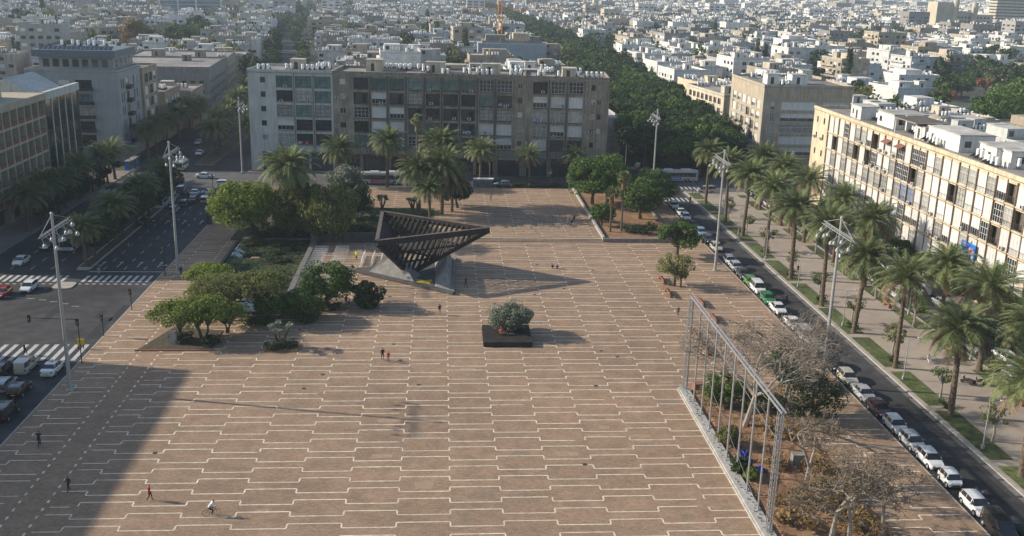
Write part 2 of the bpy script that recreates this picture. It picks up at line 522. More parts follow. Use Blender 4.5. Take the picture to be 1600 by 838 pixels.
for i in range(9):                                      # dashed turn guides in the junction
    a = i/8; rq(-72+a*16-.5, 155-5*a*a, -72+a*16+.6, 155.16-5*a*a)
for i in range(14):
    a = PI*.5*i/13; cx, cy = -79, 131; R = 13.5
    rq(cx+R*math.cos(a)-.4, cy+R*math.sin(a)-.08, cx+R*math.cos(a)+.4, cy+R*math.sin(a)+.08)
def arrow(x, y, turn=0):
    rq(x-.09, y, x+.09, y+2.6)
    g.add([(x-.35,y+2.6,RZ),(x+.35,y+2.6,RZ),(x,y+3.6,RZ)], [(0,1,2)])
    if turn:
        rq(x, y+1.2, x+turn*1.0, y+1.4)
        g.add([(x+turn*1.0,y+.95,RZ),(x+turn*1.0,y+1.65,RZ),(x+turn*1.6,y+1.3,RZ)], [(0,1,2)])
for lx, t in ((-49.3,1),(-52.8,0),(-56.2,0),(-59.2,-1)): arrow(lx, 171.5, t); arrow(lx, 203, 0)
for lx in (-64.8,-68.4,-72,-75.6): arrow(lx, 139, 0)
x = 53.0
while x < 59.6: rq(x, 229, x+.5, 233); x += 1.1
x = 46.
while x < 52: rq(60.4+(x-46)*1.0, 243, 60.9+(x-46)*1.0, 247); x += 1.1
for y in range(60, 240, 6): rq(81.2, y, 81.3, y+2.4)
for x in range(-40, 50, 6): rq(x, 250.6, x+2.5, 250.75)
struct('road_markings', g, W['line'])
# repairs, manholes and drains in the carriageways and the paving
g = MB(); pr_ = random.Random(31)
for i in range(46):
    x = pr_.choice((pr_.uniform(-78,-63.5), pr_.uniform(-59.5,-48.5), pr_.uniform(53,59), pr_.uniform(75.5,87))); y = pr_.uniform(60,235)
    w = pr_.uniform(.6,1.6); l = pr_.uniform(1.5,9)
    g.add([(x,y,-.1475),(x+w,y+pr_.uniform(-.1,.1),-.1475),(x+w+pr_.uniform(-.1,.1),y+l,-.1475),(x,y+l,-.1475)], [(0,1,2,3)])
struct('asphalt_patches', g, M('fresh_asphalt_patch', (.026,.026,.028), .85, .2, 1))
g = MB()
for i in range(26):
    x = pr_.choice((pr_.uniform(-77,-48.5), pr_.uniform(53,59.5))); y = pr_.uniform(60,235)
    g.add([(x+.34*math.cos(2*PI*k/12), y+.34*math.sin(2*PI*k/12), -.145) for k in range(12)], [tuple(range(12))])
for i in range(34):
    x = pr_.uniform(-36,50); y = pr_.uniform(66,186)
    if BX0-1 < x < BX1+1 and y < BY1: continue
    g.add([(x,y,.006),(x+.5,y,.006),(x+.5,y+.5,.006),(x,y+.5,.006)], [(0,1,2,3)])
struct('drain_covers', g, W['darksteel'])
# kerbs
g = MB()
g.box(-47.5,30,-.15,-47.3,241,.01); g.box(52.2,30,-.15,52.4,241,.01)
g.box(-47.3,241,-.15,52.2,241.2,.01)
struct('plaza_kerb', g, W['kerb'])

# traffic median of the avenue
g = MB()
def median(x0,y0,x1,y1,r=.9):
    pts=[]
    for cx,cy,a0 in ((x1-r,y1-r,0),(x0+r,y1-r,90),(x0+r,y0+r,180),(x1-r,y0+r,270)):
        for k in range(4):
            a=math.radians(a0+30*k); pts.append((cx+r*math.cos(a),cy+r*math.sin(a)))
    g.prism(pts,-.15,.02)
median(-62.6,169.5,-60.2,232.5); median(-62.8,158.6,-59.6,162.2); median(-62.4,60,-60,126)
struct('avenue_median', g, W['kerb'])
g = MB(); median(-65.5,268,-60.6,420); struct('far_median', g, W['kerbdark'])
g = MB(); g.box(-62.3,171,-.1,-60.5,231,.05); g.box(-65.2,269,-.1,-60.9,418,.05)
struct('median_planting', g, W['darksoil'])

# east park strip: lawn, path, lawn, all on one slab
g = MB(); g.box(60.5,20,-.16,75,240,.0); struct('park_path', g, W['path'])
g = MB(); g.box(60.0,20,-.15,60.5,240.4,.03); g.box(75,20,-.15,75.2,240,.02); struct('park_kerb', g, W['kerb'])
g = MB(); 
for k in range(0, 60):
    x = 60.6+0; y=24+k*3.6
    g.add([(59.3,y,-.146),(59.98,y,-.146),(59.98,y+3.2,-.146),(59.3,y+3.2,-.146)], [(0,1,2,3)])
struct('gutter_bricks', g, W['kerbdark'])
g = MB()
yy = 40.
while yy < 238:
    L_ = rnd.uniform(11,13.5)
    g.box(60.7,yy,0,63.4,min(238,yy+L_),.03)
    yy += L_+1.6
yy = 44.
while yy < 236:
    L_ = rnd.uniform(9,12)
    g.box(72.4,yy,0,74.6,min(236,yy+L_),.03)
    yy += L_+3.2
tag(g.build('lawn', W['grass']), 'strips of mown grass along both sides of the palm path', 'grass', kind='stuff')

# planted bed behind the steel frame: sunken soil
g = MB()
nx, ny = 24, 60
for i in range(nx+1):
    for j in range(ny+1):
        x = BX0+(BX1-BX0)*i/nx; y = BY0+(BY1-BY0)*j/ny
        e = min(1, min(i, nx-i, j, ny-j)/2.0)
        g.v.append((x, y, -.05+e*(.2+.07*math.sin(x*1.7+y*.5)+.09*math.sin(y*.9)+rnd.uniform(-.04,.04))))
for i in range(nx):
    for j in range(ny):
        a = i*(ny+1)+j; g.f.append((a, a+ny+1, a+ny+2, a+1)); g.m.append(0)
struct('bed_soil', g, W['soil'])
# north verge along the cross street
g = MB(); g.box(10,241.2,-.15,50,245.6,.06); struct('verge', g, W['darksoil'])

# garden ground on the west side of the square
g = MB(); g.box(-40.5,190.2,.0,-23.4,237,.22); struct('garden_ground', g, W['darksoil'])
g = MB(); g.box(-22.8,203,.45,-1.5,217,.50); g.box(-38,212,.22,-24,232,.26)
tag(g.build('garden_lawn', W['grass']), 'bright lawn behind the dark steel sculpture under the palms', 'grass', kind='stuff')
g = MB(); g.box(-22.9,191.5,.45,-3,202.5,.52); struct('garden_bed', g, W['darksoil'])
g = MB()
g.prism([(-41.2,130.6),(-31.2,130.6),(-31.2,138.5),(-38.5,140)],0,.07); struct('tree_bed', g, W['darksoil'])
# pond
g = MB(); g.box(PX0,PY0,-.3,PX1,PY1,-.125); struct('pond_water', g, W['water'])
g = MB()
g.box(PX0-.5,PY0-.6,-.15,PX0,PY1+.4,.10); g.box(PX0-.5,PY1,-.15,PX1,PY1+.4,.14)
struct('pond_rim', g, W['darkcon'])
# lily pads: uncountable mat of round leaves
g = MB()
for k in range(5200):
    x = rnd.uniform(PX0+.3, PX1-.3); y = rnd.uniform(PY0+.3, PY1-.3)
    dens = .5+.5*math.sin(x*.55+1.0)*math.cos(y*.31+.4)
    if x < PX0+3.2 and y < PY1-9: continue
    if x > PX1-7 and y < PY0+4 and rnd.random() < .8: continue
    if rnd.random() > dens+.10: continue
    r = rnd.uniform(.14,.34); z = -.118+rnd.random()*.01
    n = 7; a0 = rnd.random()*6
    g.add([(x+r*math.cos(a0+2*PI*i/n), y+r*math.sin(a0+2*PI*i/n), z+rnd.uniform(0,.03)) for i in range(n)], [tuple(range(n))])
lily = leaf_mat('lily_pad', (.028,.045,.016), (.12,.125,.05), .05)
tag(g.build('lily_pads', lily), 'mat of round lily pads floating on the pond', 'water plants', kind='stuff')
# ------------------------------------------------------------------ building kit
# Facade frame: x along the facade, y into the building, z up (the street is at y<0)
KIT = {}
def kit_window(style, w, h):
    """window mesh (frame) + pane mesh; origin at lower left corner of the opening, in the facade plane."""
    key = (style, round(w,1), round(h,1))
    if key in KIT: return KIT[key]
    w, h = key[1], key[2]
    f = MB(); p = MB(); fm, pm = W['frame'], W['glass']; d = .22
    if style == 'dark': fm = W['framedark']
    if style == 'teal': fm = W['framedark']; pm = W['glassteal']
    if style == 'curtain': pm = W['curtain']; fm = W['framedark']
    if style in ('white', 'grid'): pm = W['curtain'] if style == 'white' else W['glass']
    if style in ('shutter', 'shutterhalf'): pm = W['shutter']
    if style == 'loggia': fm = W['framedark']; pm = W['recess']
    if style == 'blue': fm = M('blue_painted_frame', (.05,.17,.5), .6) if 'bf' not in KIT else KIT['bf']; KIT['bf'] = fm; pm = W['curtain']
    t = .07
    f.box(0,d-.05,0,w,d+.05,t); f.box(0,d-.05,h-t,w,d+.05,h); f.box(0,d-.05,t,t,d+.05,h-t); f.box(w-t,d-.05,t,w,d+.05,h-t)
    nm = {'grid':4,'white':3,'dark':3,'teal':3,'curtain':3,'blue':5}.get(style, 0)
    if w < 1.6: nm = 2 if nm else 0
    for i in range(1, nm):
        x = w*i/nm; f.box(x-.035,d-.04,t,x+.035,d+.04,h-t)
    if nm and h > 1.6:
        f.box(t,d-.045,h*.66,w-t,d+.03,h*.66+.06)
        if style in ('grid','teal','dark','curtain'): f.box(t,d-.045,h*.33,w-t,d+.03,h*.33+.05)
    if style in ('shutter','shutterhalf'):
        z0 = t if style == 'shutter' else h*.42
        n = 10
        for i in range(n):                                   # slatted roller shutter
            a = z0+(h-t-z0)*i/n; b = z0+(h-t-z0)*(i+1)/n
            p.add([(t,d,a),(w-t,d,a),(w-t,d-.03,b-.02),(t,d-.03,b-.02)], [(0,1,2,3)])
            p.add([(t,d-.03,b-.02),(w-t,d-.03,b-.02),(w-t,d,b),(t,d,b)], [(0,1,2,3)])
        if style == 'shutterhalf':
            f.box(t,d+.3,t,w-t,d+.34,z0, 1)
            for i in range(1,4): f.box(w*i/4-.03,d-.03,t,w*i/4+.03,d+.03,z0)
        for x in (w/3, 2*w/3): f.box(x-.02,d-.06,z0,x+.02,d-.035,h-t)
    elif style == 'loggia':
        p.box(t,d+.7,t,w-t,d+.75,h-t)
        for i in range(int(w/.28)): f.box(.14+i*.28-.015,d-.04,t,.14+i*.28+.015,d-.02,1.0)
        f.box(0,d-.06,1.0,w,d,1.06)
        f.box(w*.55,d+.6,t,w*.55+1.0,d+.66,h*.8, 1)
    else:
        p.add([(t,d,t),(w-t,d,t),(w-t,d,h-t),(t,d,h-t)], [(0,1,2,3)])
    KIT[key] = (f.mesh('window', [fm, W['glass']]), p.mesh('pane', [pm]), style)
    return KIT[key]

def kit_ac():
    if 'ac' in KIT: return KIT['ac']
    m = MB(); m.box(0,-.34,0,.85,-.02,.6, 0); m.cbox(.42,-.345,.08,.44,.02,.44, 0, 1)
    m.box(.05,-.3,-.06,.1,0,0,2); m.box(.75,-.3,-.06,.8,0,0,2)
    KIT['ac'] = m.mesh('air_conditioner', [W['acwhite'], W['black'], W['darksteel']]); return KIT['ac']

def kit_tank():
    """Upright white solar boiler on a stand with a tilted collector."""
    if 'tank' in KIT: return KIT['tank']
    m = MB()
    m.lathe([(.05,.52),(.30,.55),(.335,.65),(.335,1.75),(.30,1.85),(.05,1.9)], 12, (0,0,0), 0)
    for a,b in ((-.22,-.22),(.22,-.22),(.22,.22),(-.22,.22)): m.beam((a,b,0),(a,b,.6),.05,.05,1)
    m.beam((-.3,.34,.5),(-.3,.34,.55),.05,.05,1)
    P = [(-.5,.45,.95),(.5,.45,.95),(.5,1.75,.18),(-.5,1.75,.18)]
    m.add(P+[(x,y+.04,z+.07) for x,y,z in P], [(0,1,2,3),(7,6,5,4),(0,4,5,1),(1,5,6,2),(2,6,7,3),(3,7,4,0)], 2)
    m.beam((-.45,.5,0),(-.45,.5,.9),.04,.04,1); m.beam((.45,.5,0),(.45,.5,.9),.04,.04,1)
    KIT['tank'] = m.mesh('water_heater', [W['tankwhite'], W['darksteel'], W['panel']]); return KIT['tank']

def kit_tank_far():
    if 'tankf' in KIT: return KIT['tankf']
    m = MB()
    m.lathe([(.40,.45),(.40,1.85)], 8, (0,0,0), 0)
    P = [(-.5,.45,.95),(.5,.45,.95),(.5,1.75,.18),(-.5,1.75,.18)]
    m.add(P, [(0,1,2,3)], 2); m.beam((0,0,0),(0,0,.5),.4,.4,1)
    KIT['tankf'] = m.mesh('water_heater', [W['tankwhite'], W['darksteel'], W['panel']]); return KIT['tankf']

def put_window(parent, style, x, z, w, h, yface=0.0, face=0, depth=0):
    fm, pm, _ = kit_window(style, w, h)
    if face == 0: loc = (x, yface, z); rz = 0
    o = link('window', fm, parent, loc, rz)
    link('shutter' if style.startswith('shutter') else 'pane', pm, o)
    return o

def facade(mb, xw, z0, z1, openings, y0=0.0, t=.5, m=0):
    """Wall of thickness t with rectangular holes (x0,x1,za,zb), built as solid pieces between them."""
    xs = sorted(set([xw[0], xw[1]] + [o[0] for o in openings] + [o[1] for o in openings]))
    for a, b in zip(xs[:-1], xs[1:]):
        if b-a < 1e-4: continue
        mid = (a+b)/2
        hs = sorted([(o[2], o[3]) for o in openings if o[0] < mid < o[1]])
        z = z0
        for lo, hi in hs:
            if lo-z > 1e-3: mb.box(a, y0, z, b, y0+t, lo, m)
            z = hi
        if z1-z > 1e-3: mb.box(a, y0, z, b, y0+t, z1, m)

def roof_clutter(parent, x0, x1, y0, y1, z, n, seed, houses=1, heads=1, near=True, wallm=None):
    r = random.Random(seed)
    occupied = []
    for k in range(heads):
        w = r.uniform(3,5); d = r.uniform(3,4.5); h = r.uniform(2.3,3.0)
        x = x0+(x1-x0)*(k+.5)/heads + r.uniform(-1,1)-w/2; y = r.uniform(y0+1.5, max(y0+1.6, y1-d-1))
        m = MB(); m.box(x,y,z,x+w,y+d,z+h,0); m.box(x-.15,y-.15,z+h,x+w+.15,y+d+.15,z+h+.15,1)
        m.box(x+w*.3,y-.02,z+.1,x+w*.3+.9,y+.02,z+2.0,2)
        m.build('stair_head', [wallm or W['cream'], W['roofpale'], W['framedark']], parent)
        occupied.append((x-.5,y-.5,x+w+.5,y+d+.5))
    me = kit_tank() if near else kit_tank_far()
    k = 0; tries = 0
    while k < n and tries < n*12:
        tries += 1
        cx = r.uniform(x0+.8, x1-.8); cy = r.uniform(y0+.7, y1-2)
        for j in range(r.choice((2,3,4))):
            if k >= n: break
            x = cx+j*1.25; y = cy+r.uniform(-.1,.1)
            if x > x1-.6 or any(a<x<c and b<y<d for a,b,c,d in occupied): continue
            o = link('water_heater', me, parent, (x,y,z), -parent.rotation_euler[2]+r.uniform(-.15,.15))
            k += 1
            occupied.append((x-.9,y-.8,x+.9,y+1.6))

# ---------------------------------------------------------------- long terrace on the north side of the square
NA = Vector((-49.3, 262.4)); NB_ = Vector((42.8, 255.4))
n_rz = math.atan2(NB_.y-NA.y, NB_.x-NA.x); n_len = (NB_-NA).length
NH = 26.0
def nwin_rows(k): return (24.5-3.68*k-2.85, 24.5-3.68*k)
def n_block(x0, x1, name, label, mat, bays, smalls, shops, seed, ntank, piers, xshift=0):
    t = thing(name, label, 'apartment block', (NA.x+math.cos(n_rz)*x0, NA.y+math.sin(n_rz)*x0, 0), n_rz, None)
    Lx = x1-x0; mb = MB(); op = []
    r = random.Random(seed)
    for a, b, _ in bays:
        for k in range(5):
            lo, hi = nwin_rows(k); op.append((a-x0, b-x0, lo, hi))
    for cx, w in smalls:
        for k in range(5):
            lo, hi = nwin_rows(k); op.append((cx-w/2-x0, cx+w/2-x0, lo+1.0, hi-.45))
    for a, b in shops: op.append((a-x0, b-x0, 0.02, 4.9))
    facade(mb, (0, Lx), 0, NH-.9, op, 0, .45)
    mb.box(0,.45,0,Lx,.9,NH-.9,1) if False else None
    # inner core behind the openings, side and rear walls
    mb.box(.01,1.6,0,Lx-.01,17,NH-.9,0)
    mb.box(0,.45,0,.4,1.6,NH-.9,0); mb.box(Lx-.4,.45,0,Lx,1.6,NH-.9,0)
    for k in range(6):
        z = 24.5-3.68*k+.02
        if z > 5: mb.box(.4,.45,z-.02,Lx-.4,1.6,z+.28,1)
    w = mb.build('wall', [mat, W['darkcon']], t)
    # parapet and roof
    rf = MB(); rf.box(-.02,-.08,NH-.9,Lx+.02,17.05,NH-.65,0)
    pw = rf.build('roof', W['roof'], t)
    pp = MB(); pp.box(-.03,-.12,NH-.65,Lx+.03,.15,NH,0); pp.box(-.03,16.8,NH-.65,Lx+.03,17.1,NH,0)
    pp.box(-.03,.15,NH-.65,.2,16.8,NH,0); pp.box(Lx-.2,.15,NH-.65,Lx+.03,16.8,NH,0)
    pp.build('parapet', mat, t)
    # vertical fins between bays
    fn = MB()
    for x in piers: fn.box(x-x0-.14,-.28,5.2,x-x0+.14,-.002,24.9,0)
    for a, b, _ in bays:
        for k in range(5):
            lo, hi = nwin_rows(k); fn.box(a-x0,-.16,lo-.22,b-x0,-.003,lo-.02,0)
    if fn.v: fn.build('fins', W['concrete'] if mat is W['paleblock'] else W['darkcon'], t)
    # canopy over the shops
    for a, b in shops:
        s = MB(); s.box(a-x0,-.9,4.95,b-x0,-.01,5.2,0); s.build('canopy', W['concrete'], t)
        s = MB(); s.box(a-x0+.1,.7,.1,b-x0-.1,.78,4.2,0)
        n = max(2, int((b-a)/1.6))
        for i in range(n+1):
            xx = a-x0+.1+(b-a-.25)*i/n; s.box(xx,.62,.1,xx+.06,.70,4.2,1)
        s.build('shop_window', [W['glass'], W['framedark']], t)
        c = r.choice(['darksteel','adblue','white','darksteel','red','darksteel'])
        s = MB(); s.box(a-x0+.2,-.06,4.25,b-x0-.2,.02,4.85,0)
        nl = r.randint(7,12); lx = (a+b)/2-x0-nl*.17
        for i in range(nl):                                      # unreadable lettering
            if r.random() < .85: s.box(lx+i*.34,-.085,4.4,lx+i*.34+r.uniform(.12,.24),-.06,4.4+r.uniform(.2,.32),1)
        s.build('shop_sign', [W[c], W['line'] if c != 'white' else W['adblue']], t)
    for a, b, styles in bays:
        for k in range(5):
            lo, hi = nwin_rows(k); st = styles[k]
            put_window(t, st, a-x0, lo, b-a, hi-lo)
            if r.random() < .34:
                link('air_conditioner', kit_ac(), t, (a-x0+r.uniform(.3, b-a-1.1), -.17, lo-.1 if st!='loggia' else lo+.1))
    for i, (cx, w) in enumerate(smalls):
        for k in range(5):
            lo, hi = nwin_rows(k)
            put_window(t, ['dark','shutter','white','grid'][(k+i*2+seed) % 4] if mat is not W['paleblock'] else ('dark' if k<4 else 'white'), cx-w/2-x0, lo+1.0, w, hi-lo-1.45)
            if mat is not W['paleblock'] and r.random() < .5:
                link('air_conditioner', kit_ac(), t, (cx-w/2-x0-1.2, -.01, lo+1.1))
    for a, b, styles in bays:                                   # washing hung along some balconies
        for k in range(5):
            if r.random() < .10:
                lo, hi = nwin_rows(k); s = MB()
                for q in range(r.randint(3,6)): s.box(a-x0+.4+q*.5,-.22,lo+.25,a-x0+.4+q*.5+r.uniform(.25,.42),-.20,lo+r.uniform(.75,1.0),r.randint(0,3))
                s.box(a-x0+.3,-.225,lo+1.0,b-x0-.3,-.205,lo+1.02,0)
                s.build('washing', [W['line'], W['adblue'], W['red'], W['acwhite']], t)
    roof_clutter(t, .5, Lx-.5, .6, 16, NH-.64, ntank, seed, heads=max(1, int(Lx/16)))
    return t
T, C_, D, S, G_, L_, H2, WH = 'teal','curtain','dark','shutter','grid','loggia','shutterhalf','white'
n_block(0, 21.7, 'apartment_block', 'pale grey end block of the long terrace facing the square, with big dark bay windows', W['paleblock'],
        [(7.2,11.4,[T,D,C_,H2,WH]), (12.1,16.3,[T,C_,T,D,D]), (17.0,21.2,[T,T,C_,D,L_])], [(3.8,1.3)],
        [(3.0,8.6),(9.4,15.0),(15.6,21.4)], 3, 15, [11.75,16.65])
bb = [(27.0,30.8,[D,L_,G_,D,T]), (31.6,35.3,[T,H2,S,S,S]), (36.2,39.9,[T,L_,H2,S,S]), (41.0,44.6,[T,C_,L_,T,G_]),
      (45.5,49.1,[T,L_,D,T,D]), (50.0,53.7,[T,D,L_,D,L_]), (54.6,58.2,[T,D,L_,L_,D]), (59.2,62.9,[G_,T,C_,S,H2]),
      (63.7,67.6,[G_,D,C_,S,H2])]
n_block(21.7, 70.9, 'apartment_block', 'long brown stained middle block of the terrace facing the square, with mixed windows and shutters', W['brownblock'],
        bb, [(24.2,1.5),(69.6,1.2)], [(22.4,28.4),(29.2,35.6),(36.4,43),(43.8,50.4),(51.2,57.8),(58.6,63.0),(64.2,70.0)], 5, 34,
        [31.2,35.75,40.4,45.05,49.55,54.15,58.7,63.3])
n_block(70.9, n_len, 'apartment_block', 'right end block of the brown terrace beside the tree-lined boulevard, with white shutters', W['brownblock'],
        [(72.9,76.6,[L_,H2,WH,WH,S]), (77.5,81.1,[G_,S,WH,H2,D]), (82.1,85.7,[G_,S,WH,S,D])], [(88.3,1.0),(89.9,1.0)],
        [(71.6,77.0),(78,84.2),(85.4,91.4)], 8, 16, [77.05,81.6])

# generic rectangular block with real openings on chosen sides ---------------------------------------
def block(name, label, mat, loc, rz, Lx, Dy, H, front=None, left=None, right=None, fl=3.2, gh=4.0, ntank=6, seed=1,
          styles=('curtain','dark','shutter','white'), group=None, near=True, heads=1, cat='apartment block', balc=None, canopy=False, roofm=None, wz=1.0, wh=1.5, headm=None):
    """front: list of (x0,x1) bays on the y=0 side; left: bays along y on the x=0 side; right: on the x=Lx side."""
    t = thing(name, label, cat, loc, rz, group)
    r = random.Random(seed)
    mb = MB(); nfl = int((H-1.0-gh)/fl)
    def zs(): return [(gh+fl*k+wz, gh+fl*k+wz+wh) for k in range(nfl)]
    T_ = .4
    mb.box(T_,T_,0,Lx-T_,Dy-T_,H-.8,1)
    def side(bays, length, mt):
        b2 = MB()
        op = [(a, b, lo, hi) for a, b in (bays or []) for lo, hi in zs()]
        facade(b2, (0, length), 0, H-.8, op, 0, T_-.002)
        if not bays: b2 = MB(); b2.box(0,0,0,length,T_-.002,H-.8)
        vs = [mt(v) for v in b2.v]
        mb.add(vs, b2.f, 0)
    ident = lambda v: v
    side(front, Lx, ident)
    lf = lambda v: (v[1], Dy-T_-v[0] if False else Dy-v[0], v[2])
    rg = lambda v: (Lx-v[1], v[0], v[2])
    side(left, Dy-T_, lambda v: (v[1], Dy-v[0], v[2]))
    side(right, Dy-T_, lambda v: (Lx-v[1], v[0]+T_, v[2]))
    mb.box(T_,Dy-T_+.002,0,Lx-T_,Dy,H-.8,0)
    mb.build('wall', [mat, W['recess']], t)
    rf = MB(); rf.box(-.05,-.05,H-.8,Lx+.05,Dy+.05,H-.6,0); rf.build('roof', roofm or W['roof'], t)
    pp = MB(); pp.box(-.06,-.06,H-.6,Lx+.06,.18,H,0); pp.box(-.06,Dy-.18,H-.6,Lx+.06,Dy+.06,H,0)
    pp.box(-.06,.18,H-.6,.18,Dy-.18,H,0); pp.box(Lx-.18,.18,H-.6,Lx+.06,Dy-.18,H,0); pp.build('parapet', mat, t)
    def wins(bays, tr):
        for a, b in bays or []:
            for k, (lo, hi) in enumerate(zs()):
                st = r.choice(styles)
                fm, pm, _ = kit_window(st, b-a, hi-lo)
                (x, y), rr = tr(a, b)
                o = link('window', fm, t, (x, y, lo), rr)
                link('shutter' if st.startswith('shutter') else 'pane', pm, o)
                if r.random() < .15 and near:
                    (x2, y2), rr = tr(a+.2, b)
                    link('air_conditioner', kit_ac(), t, (x2, y2, lo-.75), rr)
    wins(front, lambda a, b: ((a, 0), 0))
    wins(left, lambda a, b: ((0, Dy-a), -PI/2))
    wins(right, lambda a, b: ((Lx, a+T_), PI/2))
    if balc:
        for a, b, sidec in balc:
            for k in range(nfl):
                z = gh+fl*k
                m_ = MB()
                def bx(x0,y0,z0,x1,y1,z1,mi):
                    tmp = MB(); tmp.box(x0,y0,z0,x1,y1,z1)
                    if sidec == 'right': vs = [(Lx-v[1], v[0]+T_, v[2]) for v in tmp.v]
                    elif sidec == 'left': vs = [(v[1], Dy-v[0], v[2]) for v in tmp.v]
                    else: vs = tmp.v
                    m_.add(vs, tmp.f, mi)
                bx(a,-1.3,z-.1,b,-.003,z+.08,0); bx(a,-1.3,z+.08,b,-1.22,z+1.0,1); bx(a,-1.22,z+.08,a+.08,-.003,z+1.0,1); bx(b-.08,-1.22,z+.08,b,-.003,z+1.0,1)
                m_.build('balcony', [mat, W['darksteel'] if seed % 2 else mat], t)
    roof_clutter(t, .8, Lx-.8, .8, Dy-1, H-.59, ntank, seed, heads=heads, near=near, wallm=W[headm] if headm else mat)
    return t

def bays(x0, x1, n, w):
    s = (x1-x0)/n
    return [(x0+s*i+(s-w)/2, x0+s*i+(s+w)/2) for i in range(n)]

# ---------------------------------------------------------------- east terrace (sunlit, faces west)
EX = 88.6; EY1 = 233.5; EH = 22.5
t = thing('apartment_block', 'long sunlit ochre terrace with white shuttered bays along the right edge of the park', 'apartment block', (EX, EY1, 0), -PI/2)
# frame: local x runs towards the camera (-Y), local y runs into the building (+X)
mb = MB(); op = []; EL = 136.0
EFL = 3.72; BW = 3.0
def erow(k): return (EH-1.5-EFL*k-3.1, EH-1.5-EFL*k)
ebays = []
x = 10.0
while x < EL-5: ebays.append((x+.10, x+BW-.10)); x += BW
for a, b in ebays:
    for k in range(5): lo, hi = erow(k); op.append((a, b, lo, hi))
for cx in (2.6, 6.8):
    for k in range(5): lo, hi = erow(k); op.append((cx-.45, cx+.45, lo+1.0, hi-.7))
facade(mb, (0, EL), 0, EH-.9, op, 0, .4)
mb.box(0,1.5,0,EL,14,EH-.9,1); mb.box(0,.4,0,.4,1.5,EH-.9,0)
mb.build('wall', [W['ochre'], W['cream']], t)
rf = MB(); rf.box(-.05,-.05,EH-.9,EL,14.05,EH-.7); rf.build('roof', W['roof'], t)
pp = MB(); pp.box(-.1,-.16,EH-.7,EL,.2,EH); pp.box(-.1,.2,EH-.7,.15,14,EH); pp.box(.15,13.8,EH-.7,EL,14.1,EH); pp.build('parapet', W['ochre'], t)
posts = MB()
for n_, (a, b) in enumerate(ebays): posts.box(a-.17,-.30 if n_ % 2 == 0 else -.16,1.5,a-.03,-.003,EH-1.0)
for k in range(5):
    lo, hi = erow(k); posts.box(10,-.08,lo-.42,EL-5,-.004,lo-.30)
posts.build('balcony_frame', M('brown_balcony_steel', (.21,.14,.09), .8, .3, 1), t)
for k in range(5):
    lo, hi = erow(k); sl_ = MB()
    for a, b in ebays: sl_.box(a+.01,-.22,lo-.25,b-.01,-.005,lo-.02)
    sl_.build('balcony_edge', W['cream'], t)
er = random.Random(4)
def absorb(mb, me, loc, mi):
    mb.add([(v.co.x+loc[0], v.co.y+loc[1], v.co.z+loc[2]) for v in me.vertices], [tuple(p.vertices) for p in me.polygons], 0)
    for q in range(len(me.polygons)): mb.m[-1-q] = mi[me.polygons[len(me.polygons)-1-q].material_index]
rest = MB(); RM = [W['frame'], W['framedark'], W['glass'], W['shutter'], W['curtain'], W['recess']]
def ri(m): return RM.index(m) if m in RM else 2
for i, (a, b) in enumerate(ebays):
    for k in range(5):
        lo, hi = erow(k); w = b-a
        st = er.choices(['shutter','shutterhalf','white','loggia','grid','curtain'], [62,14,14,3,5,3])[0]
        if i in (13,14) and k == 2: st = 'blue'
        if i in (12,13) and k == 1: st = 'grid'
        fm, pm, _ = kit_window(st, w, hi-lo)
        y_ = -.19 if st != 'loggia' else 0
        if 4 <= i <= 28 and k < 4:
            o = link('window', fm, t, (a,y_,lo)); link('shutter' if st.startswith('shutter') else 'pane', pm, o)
            if er.random() < .25: link('air_conditioner', kit_ac(), t, (a+er.uniform(.1,1.8), -.22, lo+.02))
            if er.random() < .45:
                rl = MB()
                for q in range(10): rl.box(a+.1+q*.28,-.25,lo,a+.12+q*.28,-.23,lo+.9)
                rl.box(a,-.26,lo+.9,b,-.22,lo+.95); rl.build('balcony_rail', W['darksteel'], t)
        else:
            absorb(rest, fm, (a,y_,lo), [ri(m) for m in fm.materials]); absorb(rest, pm, (a,y_,lo), [ri(m) for m in pm.materials])
tag(rest.build('window_rows', RM, t), kind='stuff')
for cx in (2.6, 6.8):
    for k in range(5):
        lo, hi = erow(k); put_window(t, 'dark', cx-.45, lo+1.0, .9, hi-lo-1.7)
        if k in (1,4): link('air_conditioner', kit_ac(), t, (cx-1.5, -.01, lo+1.0))
roof_clutter(t, 12, 95, 1.2, 13, EH-.69, 60, 12, heads=6, wallm=W['white'])
# awnings, roof pergola
for i in (10, 12):
    a, b = ebays[i]; m_ = MB(); m_.add([(a,-1.2,EH-2.3),(b,-1.2,EH-2.3),(b,-.02,EH-1.7),(a,-.02,EH-1.7),(a,-1.2,EH-2.2),(b,-1.2,EH-2.2),(b,-.02,EH-1.6),(a,-.02,EH-1.6)],
        [(0,3,2,1),(4,5,6,7),(0,1,5,4),(1,2,6,5),(2,3,7,6),(3,0,4,7)]); m_.build('awning', W['terracotta'], t)
m_ = MB(); px, py = 38, 2.5
for a, b in ((0,0),(9,0),(9,6),(0,6)): m_.beam((px+a,py+b,EH-.69),(px+a,py+b,EH+2.3),.15,.15,1)
m_.box(px-.4,py-.4,EH+2.3,px+9.4,py+6.4,EH+2.45,0)
for i in range(18): m_.box(px-.4+i*.54,py-.4,EH+2.452,px-.3+i*.54,py+6.4,EH+2.50,0)
m_.build('pergola', [W['path'], W['white']], t)
